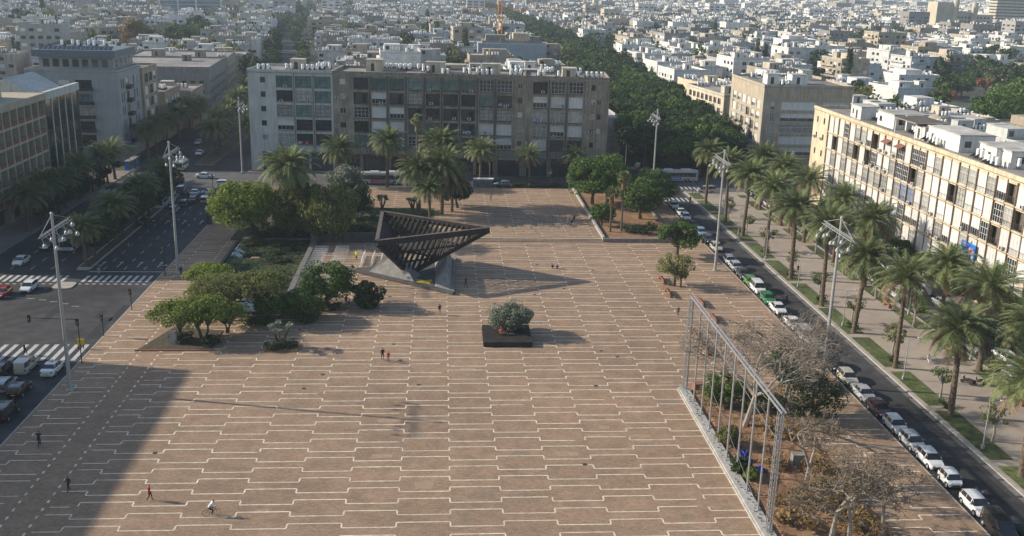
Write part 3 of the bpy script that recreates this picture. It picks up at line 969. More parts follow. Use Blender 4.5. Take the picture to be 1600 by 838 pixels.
for (hx, hy, w, d, h) in ((26,4,8,7,2.9),(50,3.5,12,6,3.0),(14,3,5,4,2.7),(68,4,10,7,2.8)):
    m_ = MB(); m_.box(hx,hy,EH-.69,hx+w,hy+d,EH-.69+h,0); m_.box(hx-.2,hy-.2,EH-.69+h,hx+w+.2,hy+d+.2,EH-.5+h,1)
    m_.box(hx+1,hy-.03,EH+.2,hx+2.2,hy+.02,EH+1.3,2); m_.box(hx+w-.02,hy+1,EH+.2,hx+w+.03,hy+2.2,EH+1.3,2)
    m_.build('roof_room', [W['white'], W['roofpale'], W['glass']], t)
# blue poster on the facade: white writing, two pink figures (unreadable at this distance)
pb = Vector((EX-.65, 0, 0))
def billboard():
    yy = min(range(1400,1900), key=lambda q: abs(to_px((EX-.4,q/10,6.2))[0]-1500))/10
    m_ = MB(); 
    m_.box(0,-.06,0,4.6,0,2.6,0)
    for row, (z, n) in enumerate(((2.1,8),(1.72,6))):
        for i in range(n):
            m_.box(.25+i*.27,-.09,z,.25+i*.27+.17,-.061,z+.26,1)
    m_.box(.25,-.09,.9,.75,-.061,1.3,1)
    for cx in (2.9, 3.8):
        pts = [(cx+.42*math.cos(2*PI*i/14), 1.35+.62*math.sin(2*PI*i/14)) for i in range(14)]
        m_.add([(x,-.095,z) for x,z in pts]+[(x,-.061,z) for x,z in pts], [tuple(range(13,-1,-1))]+[(i,(i+1)%14,14+(i+1)%14,14+i) for i in range(14)], 2)
        m_.box(cx-.4,-.092,.12,cx+.4,-.062,.8,2 if cx<3 else 1)
    return m_, yy
m_, yy = billboard()
bo = m_.build('poster_banner', [W['adblue'], W['line'], M('pink_print', (.6,.25,.28), .5)], None, (EX-.45, yy, 6.6), -PI/2)
tag(bo, 'blue poster with white lettering and two pink shapes hung on the ochre terrace', 'poster')

# ---------------------------------------------------------------- block north-east, beyond the cross street
block('apartment_block', 'brown corner block with wide shuttered loggias in shade, opposite the end of the ochre terrace', W['sandr'], (88.2,271.2,0), 0, 25, 32, 23.4,
      front=[(2.2,3.4),(5.2,15.2),(16.8,23.8)], left=bays(2,30,6,3.4), fl=3.15, gh=3.6, ntank=18, seed=21, headm='white',
      styles=('shutter','shutterhalf','loggia','white'), heads=3, wz=.35, wh=2.3)
block('apartment_block', 'cream block behind the brown corner block, its balconies above the boulevard trees', W['cream'], (90.5,318,0), .12, 16, 34, 15.5,
      front=bays(1,15,3,2), left=bays(2,32,8,2.6), fl=3.1, gh=2.0, ntank=12, seed=22, styles=('shutter','loggia','dark'), heads=2, wz=.6, wh=1.9)
rr_ = random.Random(5)
for i, (px, py, h) in enumerate(((1100,128,14),(1062,108,13),(1035,96,13),(1015,84,13))):
    p = at(px, py, h)
    lab = ['ochre sided block with a white roof between the boulevard trees and the brown corner block', 'white block with a flat overhanging roof, first beyond the ochre sided one beside the boulevard',
           'low white block, second beyond the ochre sided one beside the boulevard', 'narrow white block, third beyond the ochre sided one beside the boulevard'][i]
    block('apartment_block', lab, W['ochre'] if i == 0 else W['white'], (p.x-3, p.y-3, 0), .12, 15, 22, h, front=bays(1,14,3,2), left=bays(1.5,20,5,2.2),
          fl=3.1, gh=1.5, ntank=10, seed=30+i, styles=('shutter','dark','loggia'), near=False, roofm=W['roofpale'])

# ---------------------------------------------------------------- west side of the avenue
# hotel-like block with a grid of recessed balconies, then a glazed end section
HX, HY1, HH = -86.0, 246.0, 23.5
t = thing('office_block', 'concrete block with a grid of deep recessed balconies and orange railings at the left edge', 'building', (HX, 174, 0), PI/2)
# frame: local x runs +Y (away), local y runs -X (into the building)
HL = 51.0
mb = MB(); op = []
HF = 3.7; hz = [3.65+HF*k for k in range(5)]
nb = 14; bw = HL/nb
for i in range(nb):
    for z in hz: op.append((i*bw+.22, (i+1)*bw-.22, z+.25, z+HF-.25))
for i in range(nb//2): op.append((i*bw*2+.5, (i+1)*bw*2-.5, 0.02, 3.5))
facade(mb, (0, HL), 0, 22.2, op, 0, 1.6)
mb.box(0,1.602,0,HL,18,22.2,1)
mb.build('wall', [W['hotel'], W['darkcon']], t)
rf = MB(); rf.box(-.2,-.35,22.2,HL+.0,18,23.5,0); rf.build('roof', W['hotel'], t)
r = random.Random(9)
for i in range(nb):
    for z in hz:
        m_ = MB(); m_.box(i*bw+.23,.05,z+.25,(i+1)*bw-.23,.15,z+1.15); m_.build('balcony_railing', W['terracotta'], t)
wcount = 0
for i in range(nb):
    for z in hz:
        fm, pm, _ = kit_window(r.choice(['dark','curtain','dark']), bw-1.4, 2.6)
        o = link('window', fm, t, (i*bw+.7, 1.33, z+.3)); link('pane', pm, o)
for (a, b, c, d, h) in ((2,3,12,10,3.2),(16,2.5,22,9,2.6),(30,5,42,14,2.9)):
    m_ = MB(); m_.box(a,b,23.5,c,d,23.5+h,0); m_.box(a-.3,b-.3,23.5+h,c+.3,d+.3,23.7+h,1); m_.box(a+1,b-.03,24.2,a+3,b+.02,25.8,2)
    m_.build('roof_room', [W['cream'], W['roof'], W['glass']], t)
roof_clutter(t, 2, 48, 10, 17, 23.5, 10, 91, heads=0)
t = thing('office_block', 'dark glazed end section with thin white mullions next to the balcony grid block', 'building', (HX, 225.2, 0), PI/2)
m_ = MB(); m_.box(0,.3,0,20.8,18,21.9,0); m_.box(0,0.02,0,.5,.3,22,0); m_.box(20.3,0.02,0,20.8,.3,22,0); m_.build('wall', W['darkcon'], t)
m_ = MB(); m_.box(.5,.12,5,20.3,.2,21.8); m_.build('glazing', W['glass'], t)
m_ = MB()
for i in range(1,5): m_.box(i*4.1-.1,-.05,4.6,i*4.1+.1,.12,21.8)
for k in range(1,5): m_.box(.5,.04,5+3.35*k,20.3,.11,5.12+3.35*k,1)
m_.build('mullions', [W['frame'], W['framedark']], t)
m_ = MB(); m_.box(-.0,-.35,21.9,20.8,.6,23.6,0); m_.box(0,.6,21.9,20.8,18,22.3,0); m_.build('parapet', W['paleblock'], t)
m_ = MB(); m_.add([(2,2,22.3),(18.6,2,22.3),(18.6,14,22.3),(2,14,22.3),(2,9,26.2),(18.6,9,26.2)], [(0,1,5,4),(2,3,4,5),(1,2,5),(3,0,4)]); m_.build('roof', W['paleblock'], t)
m_ = MB(); m_.box(0,-1.6,4.2,20.8,.0,4.75,0); m_.box(3,-1.66,4.3,9,-1.6,4.7,1); m_.build('canopy', [W['palecon'], W['adblue']], t)
m_ = MB()
for i in range(6): m_.box(i*4.0,-.02,0,i*4.0+.7,.28,4.2)
m_.build('columns', W['hotel'], t)
for i, (y, w) in enumerate(((228.5,3.4),(236,4.2))):
    m_ = MB(); m_.add([(0,0,3.6),(w,0,3.6),(w,-2.6,2.7),(0,-2.6,2.7),(0,0,3.5),(w,0,3.5),(w,-2.6,2.6),(0,-2.6,2.6)], [(0,1,2,3),(7,6,5,4),(3,2,6,7),(0,3,7,4),(1,5,6,2),(0,4,5,1)])
    tag(m_.build('awning', W['red'], None, (HX+.3, y, 0), PI/2), ['red shop awning under the balcony grid block', 'larger red shop awning under the glazed end section'][i], 'awning')

# grey corner building
t2 = block('apartment_block', 'grey corner block with dark balconies across the side street from the glazed section', W['greyblock'], (-108,271.5,0), .0, 23.5, 20, 24.2,
      front=[(8.2,11.2),(12.6,16.8)], right=[(2,2.9),(3.8,4.7),(6.5,8.8),(13,14),(15.5,16.5)], fl=3.6, gh=4.2, ntank=0, seed=41, styles=('dark','curtain','teal','shutterhalf'), heads=0,
      balc=[(12.4,17.0,'front'),(6.2,9.2,'right')], wz=.5, wh=2.4)
m_ = MB(); m_.box(3,2.5,24.2-.58,22,19.5,27.2,0); m_.box(1.8,1.2,27.2,22.8,19.8,29.0,1)
for i in range(7): m_.box(4+i*2.5,2.46,24.6,5.6+i*2.5,2.52,26.6,2)
for i in range(4): m_.box(21.98,4+i*3.8,24.6,22.04,6.4+i*3.8,26.6,2)
m_.build('penthouse', [W['greyblock'], M('slate_blue_cladding', (.13,.16,.19), .6, .1), W['glass']], t2)
m_ = MB()
for i in range(16):
    x = 3+i*1.18; m_.add([(x,3,29.05),(x+1.05,3,29.05),(x+1.05,4.6,29.9),(x,4.6,29.9)], [(0,1,2,3)]); m_.add([(x,3,29.0),(x+1.05,3,29.0),(x+1.05,4.6,29.85),(x,4.6,29.85)], [(3,2,1,0)])
m_.build('solar_panels', W['panel'], t2)
for i in range(6): link('water_heater', kit_tank(), t2, (6+i*2.1, 12+(i%2)*2, 29.0))
m_ = MB(); m_.box(23.5,3,3.6,26.0,8.5,3.8,0); m_.box(23.52,3.5,3.85,23.7,8,5.2,1); m_.build('canopy', [W['cream'], W['adblue']], t2)
block('apartment_block', 'beige block with white slatted balconies adjoining the grey corner block', W['beige'], (-104,291.7,0), .02, 20, 16, 23.0,
      right=[(1.5,5.4),(6.2,10.0),(11,14.6)], fl=3.5, gh=4.2, ntank=6, seed=42, styles=('shutter','shutterhalf','loggia'), heads=1, wz=.4, wh=2.5)
block('apartment_block', 'small ochre block with stepped balconies beyond the beige one on the avenue', W['beige'], (-100,309,0), .03, 17, 22, 14.5,
      right=bays(1,20,5,2.6), front=bays(1,16,3,2), fl=3.1, gh=3.5, ntank=7, seed=43, styles=('shutter','loggia','white'), heads=1, balc=[(3,9,'right'),(11,17,'right')])
block('apartment_block', 'low rose coloured block with a rounded roof terrace on the avenue', W['terracotta'] if False else W['beige'], (-97,333,0), .05, 16, 22, 12.0,
      right=bays(1,20,4,3.4), front=bays(1,15,3,2), fl=3.1, gh=2.6, ntank=5, seed=44, styles=('dark','curtain'), heads=1, balc=[(2,18,'right')])
block('office_block', 'long grey four storey institute with strip windows behind the low block on the left', W['concrete'], (-132,372,0), .08, 48, 46, 16.0,
      front=bays(1.5,46.5,15,1.6), right=bays(1,44,14,1.6), fl=3.3, gh=2.0, ntank=0, seed=45, styles=('dark','curtain'), heads=2, cat='building', wz=1.1, wh=1.3)
block('office_block', 'brown flat block with square windows further up the left side of the avenue', W['beige'], (-128,424,0), .1, 40, 34, 15.5,
      front=bays(1.5,38,10,1.6), right=bays(1,32,7,2), fl=3.3, gh=2.0, ntank=8, seed=46, styles=('dark',), heads=2, cat='building')
# neighbour outside the frame whose shadow falls over the lower left of the square
block('apartment_block', 'plain block south of the side street, left of the picture', W['hotel'], (-106,60,0), 0, 20, 75.3, 26.3, right=bays(2,72,12,3), fl=3.5, gh=4, ntank=4, seed=47, heads=1)
# ------------------------------------------------------------------ the town beyond
def blvd_x(y):                       # centre line of the tree-lined boulevard
    pts = [(240,64),(330,71),(400,76),(500,80),(650,85),(900,80),(1600,62),(2600,40)]
    for (a, xa), (b, xb) in zip(pts[:-1], pts[1:]):
        if y <= b: return xa+(xb-xa)*(y-a)/(b-a)
    return 40
def ave_x(y):
    pts = [(240,-64),(420,-67),(570,-79),(800,-118),(1600,-190),(2600,-280)]
    for (a, xa), (b, xb) in zip(pts[:-1], pts[1:]):
        if y <= b: return xa+(xb-xa)*(y-a)/(b-a)
    return -280
cr = random.Random(77)
RES = []                                                        # reserved discs for landmarks and tree masses
def reserve(px, py, h, r):
    p = at(px, py, h); RES.append((p.x, p.y, r)); return p

CITYM = [('white', 'town1'), ('cream', 'town2'), ('pale grey', 'town3'), ('beige', 'beige'), ('grey', 'concrete'), ('white', 'town1'), ('cream', 'town2'), ('white', 'white'), ('sand coloured','palecon')]

def landmark_blocks():
    # construction site wrapped in sheeting, crane
    t = thing('building_site', 'half finished building wrapped in blue grey sheeting at the foot of the orange crane', 'building', (18.5,519,0), .0)
    m_ = MB(); m_.box(0,0,0,35,14,17.5); m_.build('scaffold_sheeting', W['scaffoldnet'], t)
    m_ = MB(); m_.box(2,2,17.5,33,13.5,18.6,0); m_.box(4,3,18.6,14,12,21.4,0); m_.box(18,3,18.6,26,12,22.5,1); m_.box(28,3,18.6,32,9,21.0,0)
    r = random.Random(3)
    for i in range(26): x=r.uniform(2,33); y=r.uniform(1,12); m_.beam((x,y,17.5),(x,y,20.2),.12,.12,2)
    m_.build('upper_floor', [W['concrete'], W['cream'], W['orange']], t); RES.append((36,526,30))
    # crane: lattice mast and jib
    t = thing('tower_crane', 'orange tower crane rising behind the wrapped building site', 'crane', (30.5,538,0), 0)
    m_ = MB(); s = 1.0
    for a,b in ((-s,-s),(s,-s),(s,s),(-s,s)): m_.beam((a,b,0),(a,b,42),.22,.22)
    for k in range(20):
        z = k*2.1; sg = 1 if k%2 else -1
        for (a,b),(c,d) in (((-s,-s),(s,-s)),((s,-s),(s,s)),((s,s),(-s,s)),((-s,s),(-s,-s))):
            m_.beam((a,b,z),(c,d,z),.12,.12); m_.beam((a,b,z if sg>0 else z+2.1),(c,d,z+2.1 if sg>0 else z),.1,.1)
    m_.build('mast', W['orange'], t)
    m_ = MB()
    for y,z in ((-.6,33.2),(.6,33.2),(0,34.4)): m_.beam((-20,y,z),(36,y,z),.16,.16)
    for k in range(28):
        x = -20+k*2
        m_.beam((x,-.6,33.2),(x+1,0,34.4),.1,.1); m_.beam((x+1,0,34.4),(x+2,.6,33.2),.1,.1); m_.beam((x,.6,33.2),(x+2,-.6,33.2),.09,.09); m_.beam((x+1,0,34.4),(x+2,-.6,33.2),.1,.1)
    m_.build('jib', W['orange'], t)
    m_ = MB(); m_.cbox(1.4,-1.2,31.0,1.6,1.6,2.0,0,0); m_.cbox(1.4,-1.95,31.5,1.2,.12,1.2,0,1); m_.build('cab', [W['frame'], W['glass']], t)
    m_ = MB(); m_.cbox(-18,0,31.6,3,1.2,1.7); m_.build('counterweight', W['concrete'], t)
    # striped slab tower on the right
    t = thing('office_tower', 'tall tower with alternating pale and dark bands at the top right corner', 'tower', (688,1240,0), -.1)
    m_ = MB(); m_.box(0,0,0,36,22,66,1)
    for k in range(18): m_.box(-.7,-.7,k*3.7+.3,36.7,22.7,k*3.7+2.5,0)
    m_.build('wall', [W['cream'], W['glass']], t); RES.append((705,1250,45))
    # yellowish civic block
    t = thing('civic_building', 'cream stepped building with two round stair towers left of the striped tower', 'building', (508,1030,0), .03)
    m_ = MB(); m_.box(0,0,0,18,20,36,0); m_.box(18,2,0,40,22,27,0); m_.box(40,0,0,62,20,24,0)
    for z in range(4,24,4):
        for x in range(20,60,4): m_.box(x,1.95 if x<40 else -.05,z,x+2.2,2.05 if x<40 else .05,z+1.8,1)
    m_.build('wall', [W['cream'], W['glass']], t)
    for x,h in ((20,40),(41,36)):
        m_ = MB(); m_.lathe([(3,0),(3,h)],14,(x,0,0)); m_.build('stair_tower', W['cream'], t)
    RES.append((538,1040,50))
    # blue curtain wall complex far left
    t = thing('office_building', 'blue glass office building with white columns near the top left', 'building', (-290,1085,0), .3)
    m_ = MB(); m_.box(0,0,0,62,30,30,0)
    for x in (0,18,36,61): m_.box(x,-.6,0,x+1.6,0,31,1)
    for k in range(8): m_.box(0,-.3,k*3.8+3,62,-.001,k*3.8+3.4,1)
    m_.build('wall', [W['blueglass'], W['frame']], t); RES.append((-262,1100,52))
    # large white commercial blocks on the right
    for (px, py, h, w, d, hh, lab) in ((1222,70,12,24,16,15,'plain white block wall facing the square, beyond the brown corner block'),
                                   (1292,100,10,30,12,10,'long low white building with a strip window behind the tall cypress'),
                                   (1450,82,12,22,18,15,'white modern block with stepped terraces left of the dark green park trees'),
                                   (1405,122,9,20,16,10,'pale blue washed low house with a flat roof right of the tall cypress')):
        p = at(px, py, h); t = thing('white_building', lab, 'building', (p.x, p.y, 0), .05)
        m_ = MB(); m_.box(0,0,0,w,d,hh,0); m_.box(w*.2,2,hh,w*.6,d-2,hh+2.6,0)
        m_.build('wall', W['white'], t)
        m_ = MB(); m_.box(-.1,-.1,hh,w+.1,.2,hh+.6); m_.box(-.1,d-.2,hh,w+.1,d+.1,hh+.6); m_.box(-.1,.2,hh,.2,d-.2,hh+.6); m_.box(w-.2,.2,hh,w+.1,d-.2,hh+.6); m_.build('parapet', W['white'], t)
        rr = random.Random(int(px))
        for k in range(int(hh/3.2)):
            for j in range(int(w/4)):
                if rr.random() < .6:
                    q = MB(); q.box(j*4+1,-.04,k*3.2+1.2,j*4+2.6,.03,k*3.2+2.5); q.build('window', W['glass'], t)
        for j in range(6): link('water_heater', kit_tank_far(), t, (rr.uniform(w*.62,w-1), rr.uniform(1,d-2), hh), 0)
        RES.append((p.x+w/2, p.y+d/2, max(w,d)*.5+9))
    p = at(1290,232/1.0-200,20)
landmark_blocks()
def clear_for(px, py, h, r_):
    q = at(px, py, h); RES.append((q.x, q.y, r_)); RES.append((q.x, q.y-.0-r_*1.1, r_*.8))
    return q
for (px, py, h, r_) in ((212,26,23,16),(278,30,20,16),(305,24,20,18),(335,26,20,14),(60,18,18,16),(30,10,18,14),(1330,52,16,16),(1370,44,16,18),(1410,44,16,16),(1225,22,16,20),(1190,18,16,16),(1265,28,16,14),(727,55,18,7),(1117,45,19,8),(683,42,18,7),(748,82,15,5),(1184,66,18,5),(1217,80,15,5)): clear_for(px, py, h, r_)
for q_ in ((-258,1052,45),(-240,1010,40),(705,1200,40),(538,990,45),(36,500,22)): RES.append(q_)
for a in ((186.5,450.5,5),(230,452,26),(338,578,30),(175,352,20),(228,399,28),(270,488,26),(200,337,22),(250,350,40),(300,430,40)): RES.append(a)
for (px, py, h, r_) in ((310,42,10,22),(360,38,10,16),(215,40,10,12),(60,28,10,20),(95,22,10,12),(1330,62,10,18),(1385,50,10,22),(1240,30,10,20),(1200,22,10,24),(1440,58,10,12),(1180,36,9,14)):
    reserve(px, py, h, r_)

HOUSES = []
def gen_rows():
    y = 300.0
    row = 0
    while y < 3300:
        far = y > 900
        dy = 27 if y < 900 else (30 if y < 1600 else 38)
        dx = 23 if y < 900 else (26 if y < 1600 else 34)
        hw = y*.56+60
        x = -hw + cr.uniform(0, dx)
        while x < hw + y*.08:
            cx = x+cr.uniform(-2,2)+y*.03; cy = y+cr.uniform(-3,3)
            x += dx*cr.choice((1,1,1,1.15,1.35))
            if abs(cx-blvd_x(cy)) < 24: continue
            if abs(cx-ave_x(cy)) < 19: continue
            if cy < 470 and cx < ave_x(cy): continue
            if cy < 345 and 84 < cx < 130: continue
            if cy < 355 and cx < -80: continue
            if cy < 470 and 85 < cx < 128: continue
            if cy < 300 and -55<cx<50 : continue
            if cx > 112 and cy < 285: continue
            if any((cx-a)**2+(cy-b)**2 < (c+8)**2 for a,b,c in RES): continue
            u, v = to_px((cx, cy, 10))
            if not (-70 < u < 1670 and -40 < v < 260): continue
            if y > 1300 and cr.random() < .08: continue
            w = cr.uniform(.62,.88)*dx; d = cr.uniform(.6,.8)*dy
            h = cr.choice((9.5,11,12.5,12.5,13,14,15.5,16))
            if cr.random() < .04: h += cr.uniform(4,12)
            HOUSES.append((cy+abs(cx)*.1, cx, cy, w, d, h, row))
        y += dy; row += 1
gen_rows()
# extra dense blocks directly behind the terrace (their roofs fill the strip above its parapet)
for cx, cy, w, d, h in ((-38,289,17,15,17),(-18,291,18,16,20),(3,290,17,15,16),(24,289,18,15,22.5),(-47,312,14,16,13)):
    HOUSES.append((0, cx, cy, w, d, h, -1))
for cx, cy, w, d, h in ((122,292,12,22,14),(112,222,14,20,15.5),(113,198,14,18,14.5),(112,175,14,18,15),(112,152,14,17,14),(130,236,15,18,13.5),(131,212,15,20,14.5),(131,188,15,18,14),(130,165,14,18,13.5),(131,262,14,18,13),(149,276,15,18,12),(149,250,14,20,13.5),(149,226,15,20,14),(149,202,14,18,13),(148,178,14,18,13),
                        (168,262,14,18,12),(168,238,14,18,13),(168,214,14,18,13.5),(167,190,14,18,13),(140,312,16,18,12),(164,306,15,16,11),(188,286,14,16,11),(187,258,15,16,12),(187,232,15,16,12),(186,208,15,16,12)):
    HOUSES.append((0, cx, cy, w, d, h, -2))
HOUSES.sort()
NEAR_N = 290
def band(cx, cy):
    u, v = to_px((cx, cy, 12))
    if cx > blvd_x(cy): side = 'right of the boulevard'
    elif cx > ave_x(cy): side = 'between avenue and boulevard'
    else: side = 'left of the avenue'
    return side, u, v

def house_body(mb, w, d, h, r, yaw, far=False, ws=0):
    """wall with slabs, recessed strips, stair head and parapet in one shell"""
    mb.box(-w/2,-d/2,0,w/2,d/2,h-.6,0)
    return

used_labels = {}
for i, (_, cx, cy, w, d, h, row) in enumerate(HOUSES[:NEAR_N]):
    r = random.Random(1000+i)
    cname, cm = r.choice(CITYM if row > -1 else [('pale grey','paleblock'),('beige','beige'),('grey','concrete'),('cream','cream'),('sand coloured','palecon'),('white','white')])
    if cx > blvd_x(cy) and row >= 0 and r.random() < .5: cname, cm = r.choice([('white','town1'),('cream','town2'),('white','white')])
    yaw = .06+r.uniform(-.03,.03) + (.1 if cx > 120 else 0)
    side, u, v = band(cx, cy)
    nt = r.randint(9, 15) if cy < 620 else r.randint(7,12)
    nst = int((h-1.5)/3.1)
    feat = r.choice(['with corner stair head', 'with deep balconies', 'with plain parapet', 'with stepped roof', 'with striped balconies'])
    lab = f'{cname} {["one","two","three","four","five","six","seven"][min(6,max(0,nst-1))]} storey block {feat}, {side}'
    used_labels.setdefault(lab, []).append((u, v, i))
    t = thing('apartment_block', lab, 'apartment block', (cx, cy, 0), yaw, 'flat roofed blocks of the town')
    wm = W[cm]
    m_ = MB(); m_.box(-w/2,-d/2,0,w/2,d/2,h-.6,0)
    near = cy < 470 and row >= -2
    balc = feat in ('with deep balconies', 'with striped balconies')
    fl = (h-1.6)/nst
    holes = []
    if not near:
        # window strips as real recess-like boxes on the two visible faces
        for k in range(nst):
            z = 1.6+k*fl
            for face in (0, 1):
                L_ = w if face == 0 else d
                n = max(2, int(L_/3.6))
                for j in range(n):
                    if r.random() < .2: continue
                    a = -L_/2+L_*(j+.22)/n; b = a+L_/n*.55
                    if face == 0: m_.box(a,-d/2-.03,z,b,-d/2+.05,z+1.5,1 if r.random() < .75 else 2)
                    else: m_.box(-w/2-.03,a,z,-w/2+.05,b,z+1.5,1 if r.random() < .6 else 2)
    m_.build('wall', [wm, W['glass'], W['shutter']], t)
    if near:
        ncount = 0
        for k in range(nst):
            z = 1.6+k*fl
            for face in (0, 1):
                L_ = w if face == 0 else d
                n = max(2, int(L_/4))
                for j in range(n):
                    if r.random() < .12: continue
                    ww = r.choice((1.2,1.8,2.4)); a = -L_/2+L_*(j+.5)/n-ww/2
                    st = r.choice(['dark','shutter','white','curtain','dark'])
                    fm, pm, _ = kit_window(st, ww, 1.5)
                    if face == 0: o = link('window', fm, t, (a,-d/2-.2,z), 0)
                    else: o = link('window', fm, t, (-w/2-.2,-a,z), -PI/2)
                    link('shutter' if st == 'shutter' else 'pane', pm, o)
    if balc:
        b_ = MB()
        for k in range(nst):
            z = 1.0+k*fl
            b_.box(-w/2+.5,-d/2-1.2,z,-w/2+w*.45,-d/2-.04,z+1.0,0); b_.box(-w/2-1.2,-d/2+d*.3,z,-w/2-.04,d/2-.6,z+1.0,0)
        b_.build('balcony', wm, t)
    rf = MB()
    rf.box(-w/2-.05,-d/2-.05,h-.6,w/2+.05,d/2+.05,h-.42,0)
    rf.build('roof', W['roofpale'] if r.random() < .55 else W['roof'], t)
    pp = MB(); pp.box(-w/2-.06,-d/2-.06,h-.42,w/2+.06,-d/2+.16,h+.2); pp.box(-w/2-.06,d/2-.16,h-.42,w/2+.06,d/2+.06,h+.2)
    pp.box(-w/2-.06,-d/2+.16,h-.42,-w/2+.16,d/2-.16,h+.2); pp.box(w/2-.16,-d/2+.16,h-.42,w/2+.06,d/2-.16,h+.2); pp.build('parapet', wm, t)
    roof_clutter(t, -w/2+.6, w/2-.6, -d/2+.6, d/2-.6, h-.41, nt, 500+i, heads=2 if feat == 'with stepped roof' else 1, near=(cy < 340), wallm=wm)
    if r.random() < .6:
        q = MB(); x0 = r.uniform(-w/2+1, 0); y0 = r.uniform(-d/2+1, 0)
        q.box(x0,y0,h-.4,x0+w*.4,y0+d*.35,h+2.3,0); q.box(x0+.6,y0-.03,h+.3,x0+2,y0+.03,h+1.7,1); q.build('roof_room', [wm, W['glass']], t)
# make repeated labels point at one block each where the photo allows it
for lab, lst in used_labels.items():
    if len(lst) > 1: pass
things_ = [o for o in COL.objects if o.get('group') == 'flat roofed blocks of the town']
bylab = {}
for o in things_: bylab.setdefault(o['label'], []).append(o)
ordw = ['nearest','second nearest','third nearest','fourth nearest','fifth nearest','sixth nearest','seventh nearest','eighth nearest','ninth nearest','tenth nearest']
for lab, os_ in bylab.items():
    if len(os_) > 1:
        os_.sort(key=lambda o: o.location.y)
        for k, o in enumerate(os_):
            if k < len(ordw): o['label'] = lab+f', {ordw[k]}'

# everything beyond: one mass of town
cm_ = [W['town1'], W['town2'], W['town3'], W['beige'], W['concrete'], W['palecon'], W['roof'], W['roofpale'], W['glass'], W['tankwhite'], W['darkcon']]
far = MB()
for i, (_, cx, cy, w, d, h, row) in enumerate(HOUSES[NEAR_N:]):
    r = cr
    wm = r.choice((0,0,1,1,2,3,4,5,0)); ro = r.choice((6,7,7))
    x0, x1, y0, y1 = cx-w/2, cx+w/2, cy-d/2, cy+d/2
    far.box(x0,y0,0,x1,y1,h,wm)
    far.add([(x0+.3,y0+.3,h+.02),(x1-.3,y0+.3,h+.02),(x1-.3,y1-.3,h+.02),(x0+.3,y1-.3,h+.02)], [(0,1,2,3)], ro)
    far.box(x0,y0-.06,h,x1,y0+.2,h+.7,wm); far.box(x0-.06,y0+.2,h,x0+.2,y1,h+.7,wm); far.box(x1-.2,y0+.2,h,x1,y1,h+.7,wm)
    sx = r.uniform(x0+1, x1-5); sy = r.uniform(y0+1, y1-5)
    far.box(sx,sy,h,sx+4,sy+4,h+2.8,wm)
    if cy < 1500:
        for k in range(int((h-1)/3.1)):
            z = 1.4+3.1*k
            n = 3
            for j in range(n):
                a = x0+w*(j+.2)/n
                if r.random() < .8: far.box(a,y0-.05,z,a+w/n*.6,y0+.05,z+1.5,8 if r.random()<.8 else 10)
                a = y0+d*(j+.2)/n
                if r.random() < .7: far.box(x0-.05,a,z,x0+.05,a+d/n*.6,z+1.5,8)
    for k in range(r.randint(1,4)):
        a = r.uniform(x0+.5, x1-3.5); b = r.uniform(y0+.5, y1-3.5); far.box(a,b,h+.01*k,a+r.uniform(1.5,5),b+r.uniform(1.5,4),h+r.uniform(.8,2.9),r.choice((0,1,2,3,4,5,6)))
    nt = r.randint(8,15)
    for k in range(nt):
        tx = r.uniform(x0+1,x1-1); ty = r.uniform(y0+1,y1-1)
        n = 6 if cy < 1200 else 4
        rr = .42 if cy < 1500 else .5
        far.lathe([(rr,h+.5),(rr,h+2.0)], n, (tx,ty,0), 9)
        if cy < 1500: far.box(tx-.55,ty+.6,h+.1,tx+.55,ty+1.6,h+.7,10)
o = far.build('distant_town', cm_)
tag(o, 'far quarters of pale flat roofed blocks fading into the haze', 'town', kind='stuff')

# far greenery between those quarters
fg = MB(); fr = random.Random(44)
for k in range(1000):
    y = fr.uniform(640, 2500); x = fr.uniform(-y*.52, y*.62)+y*.03
    u, v = to_px((x, y, 12))
    if not (-20 < u < 1620 and -30 < v < 120): continue
    n_ = fr.choice((1,1,2,4)); 
    for j in range(n_):
        cx_ = x+j*7*fr.uniform(-1,1); cy_ = y+j*5*fr.uniform(-1,1); hh = fr.uniform(10,17)
        for q in range(70):
            d = Vector((fr.gauss(0,1),fr.gauss(0,1),fr.gauss(0,1))).normalized(); c = Vector((cx_+d.x*5*fr.uniform(.6,1.1), cy_+d.y*5*fr.uniform(.6,1.1), hh*.62+d.z*hh*.36))
            a = Vector((fr.gauss(0,1),fr.gauss(0,1),fr.gauss(0,1))).normalized(); b = a.cross(d).normalized() if a.cross(d).length > .01 else a.orthogonal()
            fg.v += [tuple(c-a*.9), tuple(c+b*.7), tuple(c+a*.9), tuple(c-b*.7)]; kk = len(fg.v)-4; fg.f.append((kk,kk+1,kk+2,kk+3)); fg.m.append(0)
tag(fg.build('distant_trees', W['leafdark']), 'dark green tree tops scattered through the far hazy town', 'trees', kind='stuff')
# ------------------------------------------------------------------ trees
def sph(r):
    while True:
        v = Vector((r.uniform(-1,1), r.uniform(-1,1), r.uniform(-1,1)))
        if .05 < v.length <= 1: return v

